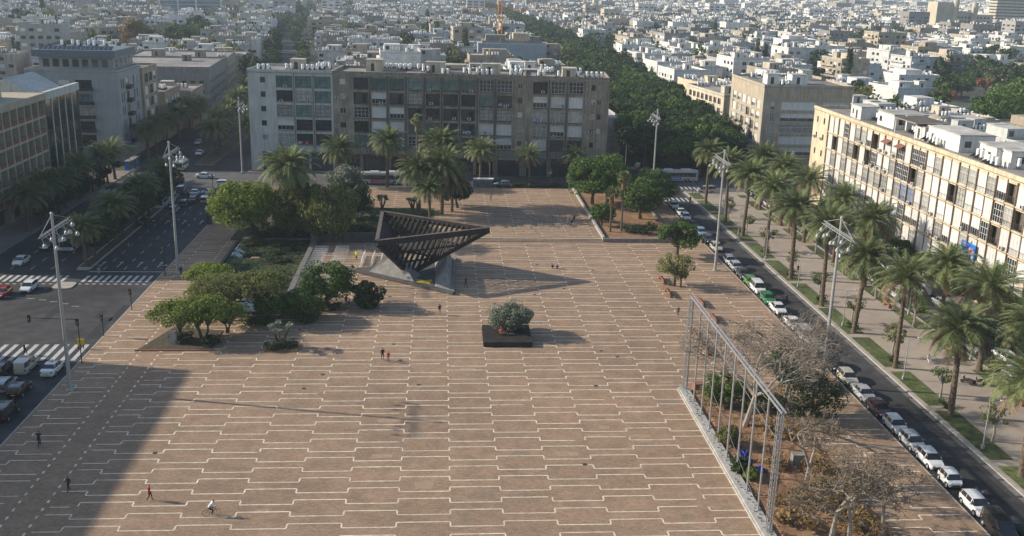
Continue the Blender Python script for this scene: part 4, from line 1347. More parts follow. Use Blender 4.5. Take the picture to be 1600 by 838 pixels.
def leaf_clump(mb, c, rad, n, size, r, squash=.8, droop=0.0):
    for _ in range(n):
        v = sph(r); v = v.normalized()*(v.length**.35)
        p = Vector((c[0]+v.x*rad, c[1]+v.y*rad, c[2]+v.z*rad*squash - droop*abs(r.gauss(0,.5))))
        nrm = (v*.7+sph(r)*.9+Vector((0,0,.35))).normalized()
        a = nrm.orthogonal().normalized()
        a = (a*math.cos(9*r.random())+nrm.cross(a)*math.sin(9*r.random())).normalized()
        b = nrm.cross(a)
        s = size*r.uniform(.6,1.3); s2 = s*r.uniform(.45,.7)
        if droop: a = (a*.4+Vector((0,0,-1))).normalized(); b = a.cross(nrm).normalized() if a.cross(nrm).length>.01 else b
        mb.v += [tuple(p-a*s), tuple(p+b*s2), tuple(p+a*s), tuple(p-b*s2)]
        k = len(mb.v)-4; mb.f.append((k,k+1,k+2,k+3)); mb.m.append(0)

def trunk_mesh(segs, n=6):
    mb = MB()
    for a, b, ra, rb in segs: mb.tube(a, b, ra, rb, n, 0, cap=False)
    return mb

def broad_tree(seed, H, cr_, trunk_h, nclump, leaves, lsize, leafmat, barkmat='trunk', squash=.75, multi=1, shape='round', droop=0.0, crad=.34, off=(0,0)):
    """returns (trunk mesh, crown mesh)"""
    r = random.Random(seed); segs = []; mb = MB()
    cz = trunk_h+(H-trunk_h)*.45
    tops = []
    for k in range(multi):
        bx = r.uniform(-.5,.5)*(multi > 1); by = r.uniform(-.4,.4)*(multi > 1)
        tx = bx*2.5+off[0]*.5; ty = by*2.5+off[1]*.5
        tr = (cr_*.055+.06)*(.55 if shape == 'umbrella' else 1)
        mid = Vector(((bx+tx)/2+r.uniform(-.2,.2), (by+ty)/2, trunk_h*.55))
        segs.append(((bx,by,-.1), mid, tr*1.3, tr)); top = Vector((tx, ty, trunk_h)); segs.append((mid, top, tr, tr*.8)); tops.append(top)
    cl = []
    for k in range(nclump):
        v = sph(r); v = v.normalized()*(v.length**.5)
        if shape == 'umbrella': z = abs(v.z)*.8-.1
        elif shape == 'cone': z = v.z
        else: z = v.z if v.z > -.75 else -.6
        f = 1.0 if shape != 'cone' else (1-.55*(z+1)/2)
        c = Vector((off[0]+v.x*cr_*.84*f, off[1]+v.y*cr_*.84*f, cz+z*(H-trunk_h)*.46))
        rad = cr_*crad*r.choice((.45,.6,.8,1.0,1.25))*r.uniform(.85,1.15)
        cl.append((c, rad))
    for k, (c, rad) in enumerate(cl):
        leaf_clump(mb, c, rad, leaves, lsize, r, squash, droop)
        if k < 14:
            t = tops[k % len(tops)]
            m1 = t.lerp(c, .5)+Vector((r.uniform(-.3,.3), r.uniform(-.3,.3), .3))
            w_ = cr_*.03+.03
            segs.append((t, m1, w_*1.3, w_*.9)); segs.append((m1, c, w_*.9, w_*.3))
    return trunk_mesh(segs).mesh('trunk', [W[barkmat]]), mb.mesh('crown', [W[leafmat]])

def plant(kind, me, label, cat, loc, rz=0, sc=1.0, group=None):
    t = thing(kind, label, cat, loc, rz, group)
    t.scale = (sc,)*3 if not isinstance(sc, tuple) else sc
    link('trunk', me[0], t); link('crown', me[1], t)
    return t

# date palm
def palm_mesh(seed, th, nf=62, fl=4.7, shag=True, tr=.28, fan=False, dead=.88):
    r = random.Random(seed)
    tk = MB(); n = 10; rings = int(th/.35)
    prof = []
    for k in range(rings+1):
        z = th*k/rings; rr = tr*(1.25-.3*k/rings)+(.05 if k % 2 else 0)
        if k == 0: rr *= 1.35
        prof.append((rr, z-.1 if k == 0 else z))
    tk.lathe(prof, n)
    if not fan: tk.lathe([(tr*1.0,th-.6),(tr*1.9,th-.1),(tr*1.7,th+.35),(tr*.4,th+.8)], 10)
    trunk = tk.mesh('trunk', [W['palmtrunk']])
    cr2 = MB()
    for k in range(nf):
        az = k*2.39996+r.uniform(-.15,.15)
        q = (k+.5)/nf
        el = math.radians(82-108*q**.9+r.uniform(-6,6))     # from upright to drooping
        L_ = fl*r.uniform(.85,1.08)*(1.0 if q > .15 else .8)
        dirh = Vector((math.cos(az), math.sin(az), 0))
        p = Vector((0,0,th+.3))+dirh*tr*.8
        seg = 9; sl = L_/seg; e = el
        side = Vector((-dirh.y, dirh.x, 0))
        mi = 1 if (shag and q > dead) else 0
        for s in range(seg):
            d = (dirh*math.cos(e)+Vector((0,0,math.sin(e))))
            nxt = p+d*sl
            w_ = .035*(1-s/seg)+.012
            cr2.beam(p, nxt, w_*1.6, w_, mi)
            if s > 0 or fan:
                ll = (.80 if not fan else .5)*math.sin(PI*min(1,(s+.8)/(seg+.6)))+.12
                nl = 5
                upn = side.cross(d).normalized()
                for j in range(nl):
                    b = p.lerp(nxt, (j+.3)/nl)
                    for sg in (-1, 1):
                        tip = b+side*sg*ll*.75+d*ll*.62+upn*ll*r.uniform(-.02,.35)-Vector((0,0,.10*ll))
                        wv = d*.050
                        cr2.v += [tuple(b-wv), tuple(b+wv), tuple(tip+wv*.3), tuple(tip-wv*.3)]
                        kk = len(cr2.v)-4; cr2.f.append((kk,kk+1,kk+2,kk+3)); cr2.m.append(mi)
            p = nxt; e -= math.radians(3.2+1.35*s)*(1.0 if q>.1 else .6)
    crown = cr2.mesh('crown', [W['palm'], W['deadfrond']])
    return trunk, crown
def fan_palm(seed, th, skirt=1.6):
    r = random.Random(seed); tk = MB(); tk.lathe([(.24,-.1),(.17,th*.4),(.15,th)], 8)
    cr2 = MB()
    for k in range(60):
        az = r.uniform(0, 2*PI); q = k/60
        el = math.radians(75-120*q)
        d = Vector((math.cos(az)*math.cos(el), math.sin(az)*math.cos(el), math.sin(el)))
        p0 = Vector((0,0,th)); p1 = p0+d*r.uniform(.7,1.0); mi = 1 if q > .72 else 0
        cr2.beam(p0, p1, .04, .03, mi)
        side = d.orthogonal().normalized(); a0 = r.random()*6
        side = (side*math.cos(a0)+d.cross(side)*math.sin(a0)).normalized()
        for j in range(9):
            t_ = math.radians(-70+17.5*j)
            tip = p1+(d*math.cos(t_)+side*math.sin(t_))*.8-Vector((0,0,.15))
            wv = (side*math.cos(t_)-d*math.sin(t_))*.07
            cr2.v += [tuple(p1), tuple(p1.lerp(tip,.6)+wv), tuple(tip), tuple(p1.lerp(tip,.6)-wv)]
            kk = len(cr2.v)-4; cr2.f.append((kk,kk+1,kk+2,kk+3)); cr2.m.append(mi)
    for k in range(160):                                   # hanging skirt of dead fans
        az = r.uniform(0,2*PI); z = th-.2-r.random()*skirt; d = Vector((math.cos(az),math.sin(az),0)); rad = .35+.25*(th-z)/skirt*.4
        p = Vector((0,0,z))+d*rad; s = Vector((-d.y,d.x,0))*.14
        cr2.v += [tuple(p-s), tuple(p+s), tuple(p+s*.6-Vector((0,0,.7))), tuple(p-s*.6-Vector((0,0,.7)))]
        kk = len(cr2.v)-4; cr2.f.append((kk,kk+1,kk+2,kk+3)); cr2.m.append(1)
    return tk.mesh('trunk', [W['palmtrunk']]), cr2.mesh('crown', [W['palm'], W['deadfrond']])

PALM = {(h, v): palm_mesh(100+i*3+v, h, nf=(76,66,84)[v], fl=(5.0,5.4,4.7)[v], dead=(.88,.74,.95)[v]) for i, h in enumerate((8.0, 9.5, 11.0, 12.5)) for v in range(3)}
GROUPP = 'date palms along the park path'
def palm_at(x, y, h, label, group=None, z=0.0, sc=1.0):
    v = rnd.randint(0,2)
    k = min((q for q in PALM if q[1] == v), key=lambda q: abs(q[0]*sc-h))
    s = h/k[0]
    w_ = sc*rnd.uniform(.88,1.12)
    t = plant('date_palm', PALM[k], label, 'palm tree', (x,y,z), rnd.uniform(0,6.28), (w_,w_,s) if .8 < s/w_ < 1.25 else s, group)
    t.rotation_euler = (rnd.uniform(-.045,.045), rnd.uniform(-.045,.045), t.rotation_euler[2])
    return t
ordn = ['nearest','second nearest','third nearest','fourth nearest','fifth nearest','sixth nearest','seventh nearest','eighth nearest','ninth nearest','tenth nearest','eleventh nearest','twelfth nearest','thirteenth nearest','fourteenth nearest','fifteenth nearest','sixteenth nearest','seventeenth nearest','eighteenth nearest','nineteenth nearest','twentieth nearest']
for i, (y, h) in enumerate(((92.6,10.4),(108,10.8),(123.6,12.4),(137.6,11.4),(150.3,13.2),(165.5,12.6),(181,12.8),(196,12.4),(208,12.6),(226,12.0))):
    palm_at(61.8+rnd.uniform(-.2,.3), y, h, f'tall date palm in the lawn strip at the road kerb, {ordn[i]} of its row', GROUPP)
for i, (y, h) in enumerate(((98,9.6),(111,10.0),(122.5,11.5),(134,11.3),(161,11.6),(176,12.0),(191,12.2),(205,12.4),(221,12))):
    palm_at(73.2+rnd.uniform(-.3,.3), y, h, f'date palm across the park path beside the parked cars, {ordn[i]} of its row', GROUPP)
# north side palms
north = ((672,345,672,296,'low bushy date palm at the front of the clump behind the sculpture'),(706,334,712,282,'short date palm at the right of the clump behind the sculpture'),(460,372,462,262,'date palm rising out of the drooping tree behind the pond'),(605,292,605,222,'date palm in front of the brown terrace, left of the lone fan palm'),
         (690,338,683,262,'tallest leafy date palm of the clump behind the sculpture'),(655,338,645,268,'bushy date palm on the left of the clump behind the sculpture'),
         (690,322,692,228,'slender date palm at the back of the clump behind the sculpture'),(750,285,750,236,'date palm on the kerb beside the bus shelter'),(828,285,829,244,'small date palm on the verge left of the no entry sign'),
         (896,283,897,245,'small date palm half hidden by the big green tree on the verge'),(532,292,530,235,'young date palm in front of the pale grey end block'))
def vheight(bx, by, tx, ty):
    g_ = at(bx, by); best = min((abs(to_px((g_.x,g_.y,h/10))[1]-ty), h/10) for h in range(10,260)); return g_, best[1]
for bx, by, tx, ty, lab in north:
    g_, h = vheight(bx, by, tx, ty); palm_at(g_.x, g_.y, max(4,h), lab, 'date palms on the north side', 0, 1.3 if 'clump' in lab or 'drooping' in lab else 1.08)
g_, h = vheight(652,332,653,188); plant('fan_palm', fan_palm(5, h), 'very tall fan palm with a brown skirt of dead leaves in front of the terrace', 'palm tree', (g_.x,g_.y,0))
fp = fan_palm(6, 11.2, 2.6); plant('fan_palm', fp, 'tall fan palm with a thick dead skirt in the walled bed beside the steps', 'palm tree', (37.0,197.6,0.4))
fp = fan_palm(8, 8.2, 1.8); plant('fan_palm', fp, 'shorter fan palm left of the taller one in the walled bed', 'palm tree', (34.6,197.0,0.4))
for i,(px,py,h) in enumerate(((1108,150,11.5),(1122,152,11.0))):
    p = at(px,py,h+.5); plant('fan_palm', fan_palm(20+i, h, 3.2), ['left','right'][i]+' one of two shaggy fan palms beside the cream block on the boulevard', 'palm tree', (p.x,p.y,0))
# median palms in shade
for i, y in enumerate((171.5,189,207,224)):
    palm_at(-61.4+rnd.uniform(-.3,.3), y, 6.6+rnd.uniform(-.5,.8), f'date palm on the shaded median of the avenue, {ordn[i]} of its row', 'date palms on the median')
for i, (x,y) in enumerate(((-80.5,196),(-80.8,206),(-80.3,216),(-80.6,227),(-80.2,238),(-79.8,248))):
    palm_at(x, y, 6.8+rnd.uniform(-.6,.8), f'shaded date palm before the balcony grid block, {ordn[i]} of its row', 'date palms on the west pavement')
for i, y in enumerate((285,298,312,327,345,365,385)):
    palm_at(-62.2-(y-266)*.085, y, 7.5+rnd.uniform(-.6,.9), f'palm on the far median beyond the junction, {ordn[i]} of its row', 'palms on the far median')

for i, (x, y) in enumerate(((-79.5,276),(-80,286),(-79.6,297),(-79.4,309),(-79.2,322),(-79,336),(-53.5,285),(-55,300),(-56.5,318),(-58,338),(-70,395),(-76,410))):
    palm_tree = palm_at(x, y, 7.5+rnd.uniform(-.5,1), f'palm along the shaded far avenue pavements, {ordn[i]}', 'palms on the far pavements')
MT = [broad_tree(240+i, 9.5, 4.4, 2.6, 34, 150, .3, 'leafdark', crad=.3) for i in range(2)]
for i, y in enumerate((176,184.5,193,202,211,220,228)):
    plant('broadleaf_tree', MT[i%2], f'dark bushy broadleaf tree on the shaded avenue median, {ordn[i]} of its row', 'tree', (-61.5,y,0), i, rnd.uniform(.7,.95), 'broadleaf trees on the median')
for i, y in enumerate((201,211,222,232.5,243)):
    plant('broadleaf_tree', MT[i%2], f'dark broadleaf tree between the palms before the balcony block, {ordn[i]} of its row', 'tree', (-80,y,0), i*2, rnd.uniform(.65,.9), 'broadleaf trees on the west pavement')
# boulevard trees: dense dark green ficus
BT = [broad_tree(200+i, 12.5, 6.6, 3.4, 52, 190, .36, 'leafgreen' if i%2 else 'leafdark', crad=.30) for i in range(4)]
BTF = [broad_tree(220+i, 12.5, 7.0, 3.0, 40, 90, .62, 'leafgreen' if i%2 else 'leafdark', crad=.32) for i in range(3)]
k = 0; y = 263.0
while y < 1500:
    step = 9.6 if y < 500 else (12 if y < 900 else 17)
    for dx in ((-11,-3.5,4,11.5) if y < 560 else (-10,0,10)):
        if y > 265 and rnd.random() < .06: continue
        if y < 266 and dx < -9: continue
        x = blvd_x(y)+dx+rnd.uniform(-1.6,1.6); yy = y+rnd.uniform(-2.5,2.5)
        far_ = yy > 420
        me = rnd.choice(BTF if far_ else BT)
        side_ = {True:'left',False:'right'}[dx < 0]
        t = plant('ficus_tree', me, 'dense dark green ficus of the double row that hides the boulevard', 'tree', (x,yy,0), rnd.uniform(0,6.28), rnd.uniform(.82,1.12), 'ficus trees of the boulevard')
        k += 1
    y += step
bl = sorted([o for o in COL.objects if o.get('group') == 'ficus trees of the boulevard'], key=lambda o: o.location.y)
for i, o in enumerate(bl[:12]):
    o['label'] = f'{ordn[i]} ficus at the mouth of the boulevard beyond the bus'.replace('nearest', 'closest')

# town trees scattered between the blocks
TT = [broad_tree(300+i, 11, 4.8, 2.5, 24, 46, .55, ['leafdark','leafgreen','leafdrab','leafdark'][i], crad=.36) for i in range(4)]
def cypress(seed, H, R_):
    r = random.Random(seed); mb = MB()
    for k in range(70):
        z = H*(.08+.9*r.random()); rr = R_*(1-(z/H)**2.2)*.75
        a = r.random()*6.28
        leaf_clump(mb, (math.cos(a)*rr*.7, math.sin(a)*rr*.7, z), R_*.5, 40, .3, r, 1.4)
    tk = MB(); tk.tube((0,0,-.1),(0,0,H*.6),R_*.2,R_*.08,7)
    return tk.mesh('trunk',[W['trunk']]), mb.mesh('crown',[W['leafdark']])
CY = [cypress(1, 16, 2.1), cypress(2, 13, 2.2), cypress(3, 11, 1.9)]
for i, (px, py, h, k, sc, lab) in enumerate(((1327,97,17,0,1.08,'tall dark cypress standing alone beyond the brown corner block'),(1184,70,14,1,1.0,'dark cypress left of the plain white block'),
        (1197,78,12,2,1.0,'smaller cypress beside the white blocks past the boulevard'),(1217,82,12,1,.95,'cypress in front of the plain white block wall'),(1117,48,13,1,1.2,'broad dark cypress in the middle of the roofs, right of the boulevard'),
        (727,58,16,1,1.2,'tall dark conifer just left of the wrapped building site'),(748,86,14,2,1.0,'narrow conifer in front of the wrapped building site'),(683,46,14,1,1.1,'dark conifer above the roofs left of the orange crane'),
        (668,30,13,1,1.2,'far conifer left of the orange crane'),(84,6,14,1,1.4,'dark conifer near the top left corner'),(66,12,14,1,1.3,'broad dark conifer at the top left'))):
    p = at(px, py, h); plant('cypress_tree', CY[k], lab, 'tree', (p.x,p.y,0), i, (sc*1.15,sc*1.15,sc*1.3))
tgrp = 'trees between the town blocks'
cnt = 0
hs = [(a[1],a[2],a[3],a[4]) for a in HOUSES]
tr_ = random.Random(5)
for (_, cx, cy, w, d, h, row) in HOUSES:
    if cy > 1500 or row < 0: continue
    if tr_.random() < (.42 if cy < 700 else .26):
        u, v = to_px((cx,cy,8))
        x = cx+w/2+2.6; y = cy-d/2-2.0
        if abs(x-ave_x(y)) < 12 and cy<420: continue
        if cnt >= 290: break
        plant('town_tree', tr_.choice(TT), 'bushy tree filling a gap between flat roofed town blocks', 'tree', (x,y,0), tr_.uniform(0,6), (tr_.uniform(.95,1.3),)*2+(tr_.uniform(1.3,1.65),), tgrp); cnt += 1
y = 430
while y < 1100:
    for s_ in (-12, 4): plant('street_tree', tr_.choice(TT), 'street tree along the far avenue, fading blue with distance', 'tree', (ave_x(y)+s_+tr_.uniform(-2,2), y+tr_.uniform(-3,3), 0), tr_.uniform(0,6), tr_.uniform(.6,.95), 'street trees of the far avenue')
    y += 22
TA = broad_tree(331, 23, 11.5, 5, 70, 110, .55, 'leafgold', crad=.24)
p = at(212, 26, 23); plant('plane_tree', TA, 'large golden brown autumn tree behind the grey corner block', 'tree', (p.x,p.y,0), 0, 1.0)
TB = [broad_tree(340+i, 15, 7.5, 3, 40, 80, .5, ['leafdark','leafgreen'][i], crad=.32) for i in range(2)]
TRd = broad_tree(345, 8, 5.5, 2, 30, 70, .4, 'leafred', crad=.34, shape='umbrella')
for i, (px, py, h, sc) in enumerate(((278,30,20,1.2),(262,34,19,1.1),(305,24,20,1.35),(322,30,20,1.2),(345,34,20,1.1),(292,40,18,1.1),(60,18,18,1.2),(40,14,18,1.1),(22,10,18,1.1),(1330,52,16,1.1),(1352,48,16,1.1),(1375,44,16,1.2),(1400,44,16,1.2),(1420,46,16,1.1),(1225,22,16,1.1),(1205,20,16,1.2),(1245,24,16,1.1),(1185,18,16,1.1),(1265,28,16,1.0),(1285,30,16,1.0))):
    p = at(px, py, h); plant('dark_tree', TB[0 if i%3 else 1], 'big dark tree of a clump among the far roofs', 'tree', (p.x,p.y,0), i, sc, 'dark tree clumps among the roofs')
for i, (px, py, h, k, sc) in enumerate(((1525,98,12,0,1.1),(1550,85,12,0,1.2),(1580,92,12,0,1.2),(1600,80,12,1,1.1),(1545,108,11,0,1.1),(1575,115,11,0,1.1),(1598,118,11,0,1.1),(1505,125,8,1,.8),(1485,130,8,0,.8),
        (1560,172,9,1,1.0),(1585,165,9,1,1.1),(1600,150,9,1,1.1),(1540,165,8,1,.8),(1570,150,8,1,.9))):
    p = at(px, py, h); plant('leafy_tree', TB[k], 'leafy park tree at the right edge beyond the terrace', 'tree', (p.x,p.y,0), i*1.3, sc, 'trees of the park at the right edge')
for i, (px, py, lab) in enumerate(((1477,143,'rusty red crown of a low tree left of the park palm'),(1540,125,'wide rusty brown tree around the park palm'),(1575,128,'rusty red tree at the right edge of the park'),(1592,135,'farthest right rusty red tree of the park'))):
    p = at(px, py, 7); plant('flame_tree', TRd, lab, 'tree', (p.x,p.y,0), i*2, 1.1)
p = at(1553,118,10); palm_at(p.x, p.y, 10, 'lone date palm among the red trees of the park')
p = at(1483,97,11); palm_at(p.x, p.y, 11, 'palm in front of the white modern block with stepped terraces')
for i, (px,py) in enumerate(((310,102),(322,108),(300,112))):
    p = at(px,py,9); palm_at(p.x,p.y,9,['palm in front of the long grey institute','right palm of the group by the institute','left palm of the group by the institute'][i],'palms by the institute')

# garden trees
def gt(bx, by, lab, me, kind='leafy_tree', z=0.0, sc=1.0, rz=0.0, cat='tree'):
    p = at(bx, by); return plant(kind, me, lab, cat, (p.x,p.y,z), rz, sc)
gt(403, 372, 'bright yellow green spreading tree behind the pond, leftmost of the garden', broad_tree(401, 11.2, 7.0, 3.2, 78, 240, .24, 'leafbright', crad=.28, off=(-2.4,-.6), squash=.8), z=.2)
gt(470, 372, 'dull olive drooping tree with a rounded crown behind the pond', broad_tree(402, 12.0, 5.6, 2.4, 60, 250, .24, 'leafdrab', crad=.32, droop=1.5, off=(-.2,0)), z=.2)
gt(515, 378, 'dark drooping tree right of the olive coloured one behind the pond', broad_tree(403, 11.2, 5.6, 2.2, 58, 240, .25, 'leafdrab', crad=.32, droop=1.1), z=.2)
gt(540, 330, 'grey green tree in front of the bus with the red advertisement', broad_tree(404, 10.0, 4.6, 2.0, 44, 220, .24, 'leafolive', crad=.34), z=.2)
gt(548, 345, 'dark round tree at the back of the garden left of the lawn', broad_tree(405, 8.6, 4.6, 1.6, 44, 210, .25, 'leafdark', crad=.34), z=.2)
gt(715, 328, 'dark leaning tree at the right of the palm clump behind the sculpture', broad_tree(406, 7.2, 3.8, 2.0, 36, 220, .22, 'leafdark', crad=.34, off=(-.8,0)), z=.4)
gt(283, 532, 'feathery yellow green tree on the front left corner bed by the cycle strip', broad_tree(407, 6.0, 4.1, 2.0, 54, 170, .15, 'leafbright', shape='umbrella', multi=3, crad=.3, off=(-.6,0)))
gt(318, 528, 'feathery olive tree just right of the corner tree in the front bed', broad_tree(408, 6.4, 4.3, 1.9, 54, 170, .15, 'leafbright', shape='umbrella', multi=3, crad=.3))
gt(345, 500, 'feathery tree leaning over the lower left edge of the pond', broad_tree(409, 7.2, 5.0, 2.4, 60, 150, .16, 'leafdrab', shape='umbrella', multi=2, crad=.3))
gt(403, 497, 'umbrella shaped feathery tree over the front wall of the pond', broad_tree(410, 7.6, 5.2, 3.0, 64, 160, .16, 'leafdrab', shape='umbrella', multi=1, crad=.28))
gt(470, 500, 'low dark bush at the right end of the front pond wall', broad_tree(411, 4.6, 3.3, .7, 34, 240, .18, 'leafgreen', multi=2, crad=.38))
gt(512, 476, 'dense glossy green tree between the pond and the sculpture base', broad_tree(412, 7.0, 4.2, 1.6, 48, 260, .18, 'leafgreen', crad=.33))
gt(575, 480, 'small dark shrub with coarse leaves in front of the sculpture base', broad_tree(413, 4.3, 2.5, .6, 26, 150, .22, 'leafdark', multi=3, crad=.36))
gt(330, 470, 'olive coloured tree on the left rim of the pond behind the corner trees', broad_tree(415, 6.6, 4.0, 2.2, 50, 160, .16, 'leafbright', shape='umbrella', multi=2, crad=.3))
gt(372, 488, 'feathery tree between the corner trees and the umbrella shaped tree', broad_tree(416, 6.2, 4.2, 2.0, 50, 160, .15, 'leafdrab', shape='umbrella', multi=3, crad=.3))
gt(430, 500, 'bushy tree right of the umbrella shaped tree on the front wall', broad_tree(417, 4.6, 3.0, 1.0, 36, 180, .16, 'leafgreen', multi=2, crad=.3))
gt(355, 520, 'feathery low tree in front of the left end of the pond wall', broad_tree(414, 4.8, 3.4, 1.5, 36, 220, .15, 'leafbright', shape='umbrella', multi=2, crad=.32))
# dragon-like plumeria in its own low bed
def rosette_tree(seed, H, R_):
    r = random.Random(seed); segs = []; mb = MB()
    for k in range(9):
        a = k*2.4; e = Vector((math.cos(a)*R_*r.uniform(.35,.95), math.sin(a)*R_*r.uniform(.35,.95), H*r.uniform(.62,.95)))
        m1 = Vector((e.x*.5, e.y*.5, e.z*.45)); segs.append(((e.x*.08,e.y*.08,-.05), m1, .13, .10)); segs.append((m1, e, .10, .06))
        for j in range(34):
            v = sph(r).normalized(); v.z = abs(v.z)*.8-.15; v.normalize()
            tip = e+v*r.uniform(.45,.75); s = v.orthogonal().normalized()*.09
            mb.v += [tuple(e), tuple(e.lerp(tip,.6)+s), tuple(tip), tuple(e.lerp(tip,.6)-s)]
            kk = len(mb.v)-4; mb.f.append((kk,kk+1,kk+2,kk+3)); mb.m.append(0)
    return trunk_mesh(segs).mesh('trunk',[W['trunk']]), mb.mesh('crown',[W['leafolive']])
gt(438, 543, 'low plant of pale leaf rosettes on thick stems in the frontmost small bed', rosette_tree(5, 3.7, 1.9), 'yucca_shrub', cat='shrub')
for i, (bx, by, lab) in enumerate(((597,330,'dark rosette tree on the lawn behind the sculpture'),(645,332,'rosette tree just left of the palm clump'),(560,352,'small rosette shrub at the left of the lawn'),(583,345,'low rosette shrub in the middle of the lawn'))):
    gt(bx, by, lab, rosette_tree(30+i, 3.4-.5*i, 1.4), 'yucca_shrub', z=.45, cat='shrub')
# olive in the steel planter
gt(796, 522, 'grey green olive tree growing from the dark steel planter in the square', broad_tree(420, 3.9, 3.4, 1.1, 60, 250, .13, 'leafolive', crad=.33, squash=.85, off=(.2,.3)), 'olive_tree', z=.4)
# walled bed trees to the north-east
gt(925, 322, 'large bright green spreading tree at the left of the walled bed', broad_tree(430, 11.4, 6.3, 3.0, 66, 260, .22, 'leafgreen', crad=.28, off=(.4,0)), z=.3)
gt(948, 318, 'tall dark green tree behind the fan palms in the walled bed', broad_tree(431, 11.8, 6.0, 2.6, 60, 250, .24, 'leafgreen', crad=.3), z=.3)
gt(1000, 345, 'round green tree at the right of the walled bed near the parked cars', broad_tree(432, 9.2, 5.4, 2.4, 56, 250, .22, 'leafgreen', crad=.3), z=.3)
gt(1018, 322, 'low spreading green tree at the kerb end of the walled bed', broad_tree(433, 8.2, 6.0, 2.4, 52, 240, .22, 'leafgreen', crad=.3, off=(0,0)), z=.3)
gt(940, 355, 'small green tree with a pale trunk at the front of the walled bed', broad_tree(434, 4.8, 2.7, 1.4, 28, 200, .18, 'leafgreen', crad=.34), z=.3)
for i,(bx,by,lab) in enumerate(((985,366,'clipped low bush in the front of the walled bed'),(1003,368,'second low bush beside the clipped one in the walled bed'),(1015,362,'bush at the corner of the walled bed'))):
    gt(bx, by, lab, broad_tree(440+i, 1.7, 1.7, .3, 14, 120, .12, 'leafdark', crad=.42), 'bush', z=.35, cat='shrub')
gt(1058, 402, 'small green tree with a flat crown above the parked cars, beyond the withered one', broad_tree(445, 6.8, 4.2, 2.3, 44, 240, .19, 'leafgreen', crad=.3, squash=.65))
gt(1053, 447, 'half withered small tree with a dark leaning trunk beside the timber bench', broad_tree(446, 6.0, 3.4, 1.9, 34, 90, .15, 'leafdrab', crad=.3, multi=1))
gt(1063, 449, 'rust coloured withered shrub leaning on the half withered tree', broad_tree(447, 4.4, 1.8, 1.5, 16, 80, .14, 'leafbrown', crad=.36, multi=1))
# eastern hedge, shrubs and young trees along the lawn
for i, (x, y, h) in enumerate(((85.6,166,5),(86,158,5),(85.5,150,6),(86.2,143,5.5),(85.4,136,6.5),(86,128,6.5),(85.5,121,7),(86.2,113,6.5),(85.5,105,6),(86.4,132,7),(86,117,7),(85.8,176,5),(86,187,5),(85.8,199,5),(86,212,5))):
    plant('leafy_tree', BT[i%4], f'dark leafy tree between the parked cars and the ochre terrace, {ordn[i]}', 'tree', (x,y,0), i, h/12.5, 'garden trees under the ochre terrace')
YT = [broad_tree(460+i, 4.6, 1.5, 2.0, 14, 70, .12, ['leafdrab','leafgreen','leafdrab'][i], crad=.4, barkmat='palebark') for i in range(3)]
for i, y in enumerate((101,113.5,127.5,142,156,170,184,198,212)):
    plant('young_tree', YT[i%3], f'slender young tree in the lawn between the kerb palms, {ordn[i]} of its row', 'tree', (63.4,y,0), i, rnd.uniform(.85,1.15), 'young trees in the lawn strip')
for i, y in enumerate((105,117,128,140,154,168,182,196)):
    plant('young_tree', YT[(i+1)%3], f'young tree across the path beside the parked cars, {ordn[i]} of its row', 'tree', (72.2,y,0), i*2, rnd.uniform(.8,1.2), 'young trees by the parked cars')
LB = broad_tree(470, .8, .9, .1, 8, 90, .09, 'leafdark', crad=.5)
for i, y in enumerate((110.5,125.5,139.8,153,168,183,199)):
    plant('bush', LB, f'low clipped bush at the foot of a kerb palm, {ordn[i]} of its row', 'shrub', (62.6,y,0), i, 1.1, 'clipped bushes under the palms')
# verge hedge along the cross street
DRY = broad_tree(489, 1.0, 1.2, .1, 9, 46, .10, 'leafdry', crad=.5)[1]
HD = [broad_tree(480+i, 1.0, 1.1, .1, 9, 70, .11, 'leafdark', crad=.5) for i in range(2)]
for i in range(22):
    plant('bush', HD[i%2], 'low dark bush in the planted verge between the square and the cross street', 'shrub', (12+i*1.7+rnd.uniform(-.4,.4), 243.4+rnd.uniform(-1,1), 0), i, rnd.uniform(.8,1.3), 'low bushes on the verge')
for i in range(16):
    x = rnd.uniform(32.8,42); y = rnd.uniform(80,113)
    plant('dry_shrub', (HD[i%2][0], DRY), 'low golden dry shrub on the bare soil of the bed behind the gantry', 'shrub', (x,y,.15), i, rnd.uniform(.8,2.0), 'dry shrubs in the bed')
for i in range(17):
    x = rnd.uniform(-37.6,-25.6); y = rnd.uniform(176,189) if i < 14 else rnd.uniform(150,176)
    plant('water_shrub', HD[i%2], 'dark leafy plant standing in the shallow pond', 'water plants', (x,y,-.13), i, (rnd.uniform(1.1,1.9),)*2+(rnd.uniform(.5,1.0),), 'leafy plants in the pond')
# understorey around the pond and garden
for i in range(20):
    x = rnd.uniform(-39,-24.5); y = rnd.uniform(190.8,200)
    plant('bush', HD[i%2], 'low dark shrub in the garden border behind the pond', 'shrub', (x,y,.2), i, rnd.uniform(1.0,1.9), 'shrubs behind the pond')
for i in range(16):
    x = -22+i*1.2; y = 193.5+rnd.uniform(-.6,5)
    plant('bush', HD[i%2], 'grey twiggy shrub in the raised border behind the sculpture', 'shrub', (x,y,.5), i, rnd.uniform(1.2,2.0), 'shrubs behind the sculpture')
for i, (px, py) in enumerate(((420,477),(438,474),(452,470),(462,463),(430,470),(446,478))):
    p = at(px, py, 0); plant('reeds', (LB[0], broad_tree(490+i, 1.0, 1.3, .05, 8, 120, .16, 'leafbright', crad=.5, squash=.5)[1]), 'bright green reeds in the near right pond corner', 'water plants', (p.x,p.y,-.35), 0, 1.0, 'reeds in the pond corner')
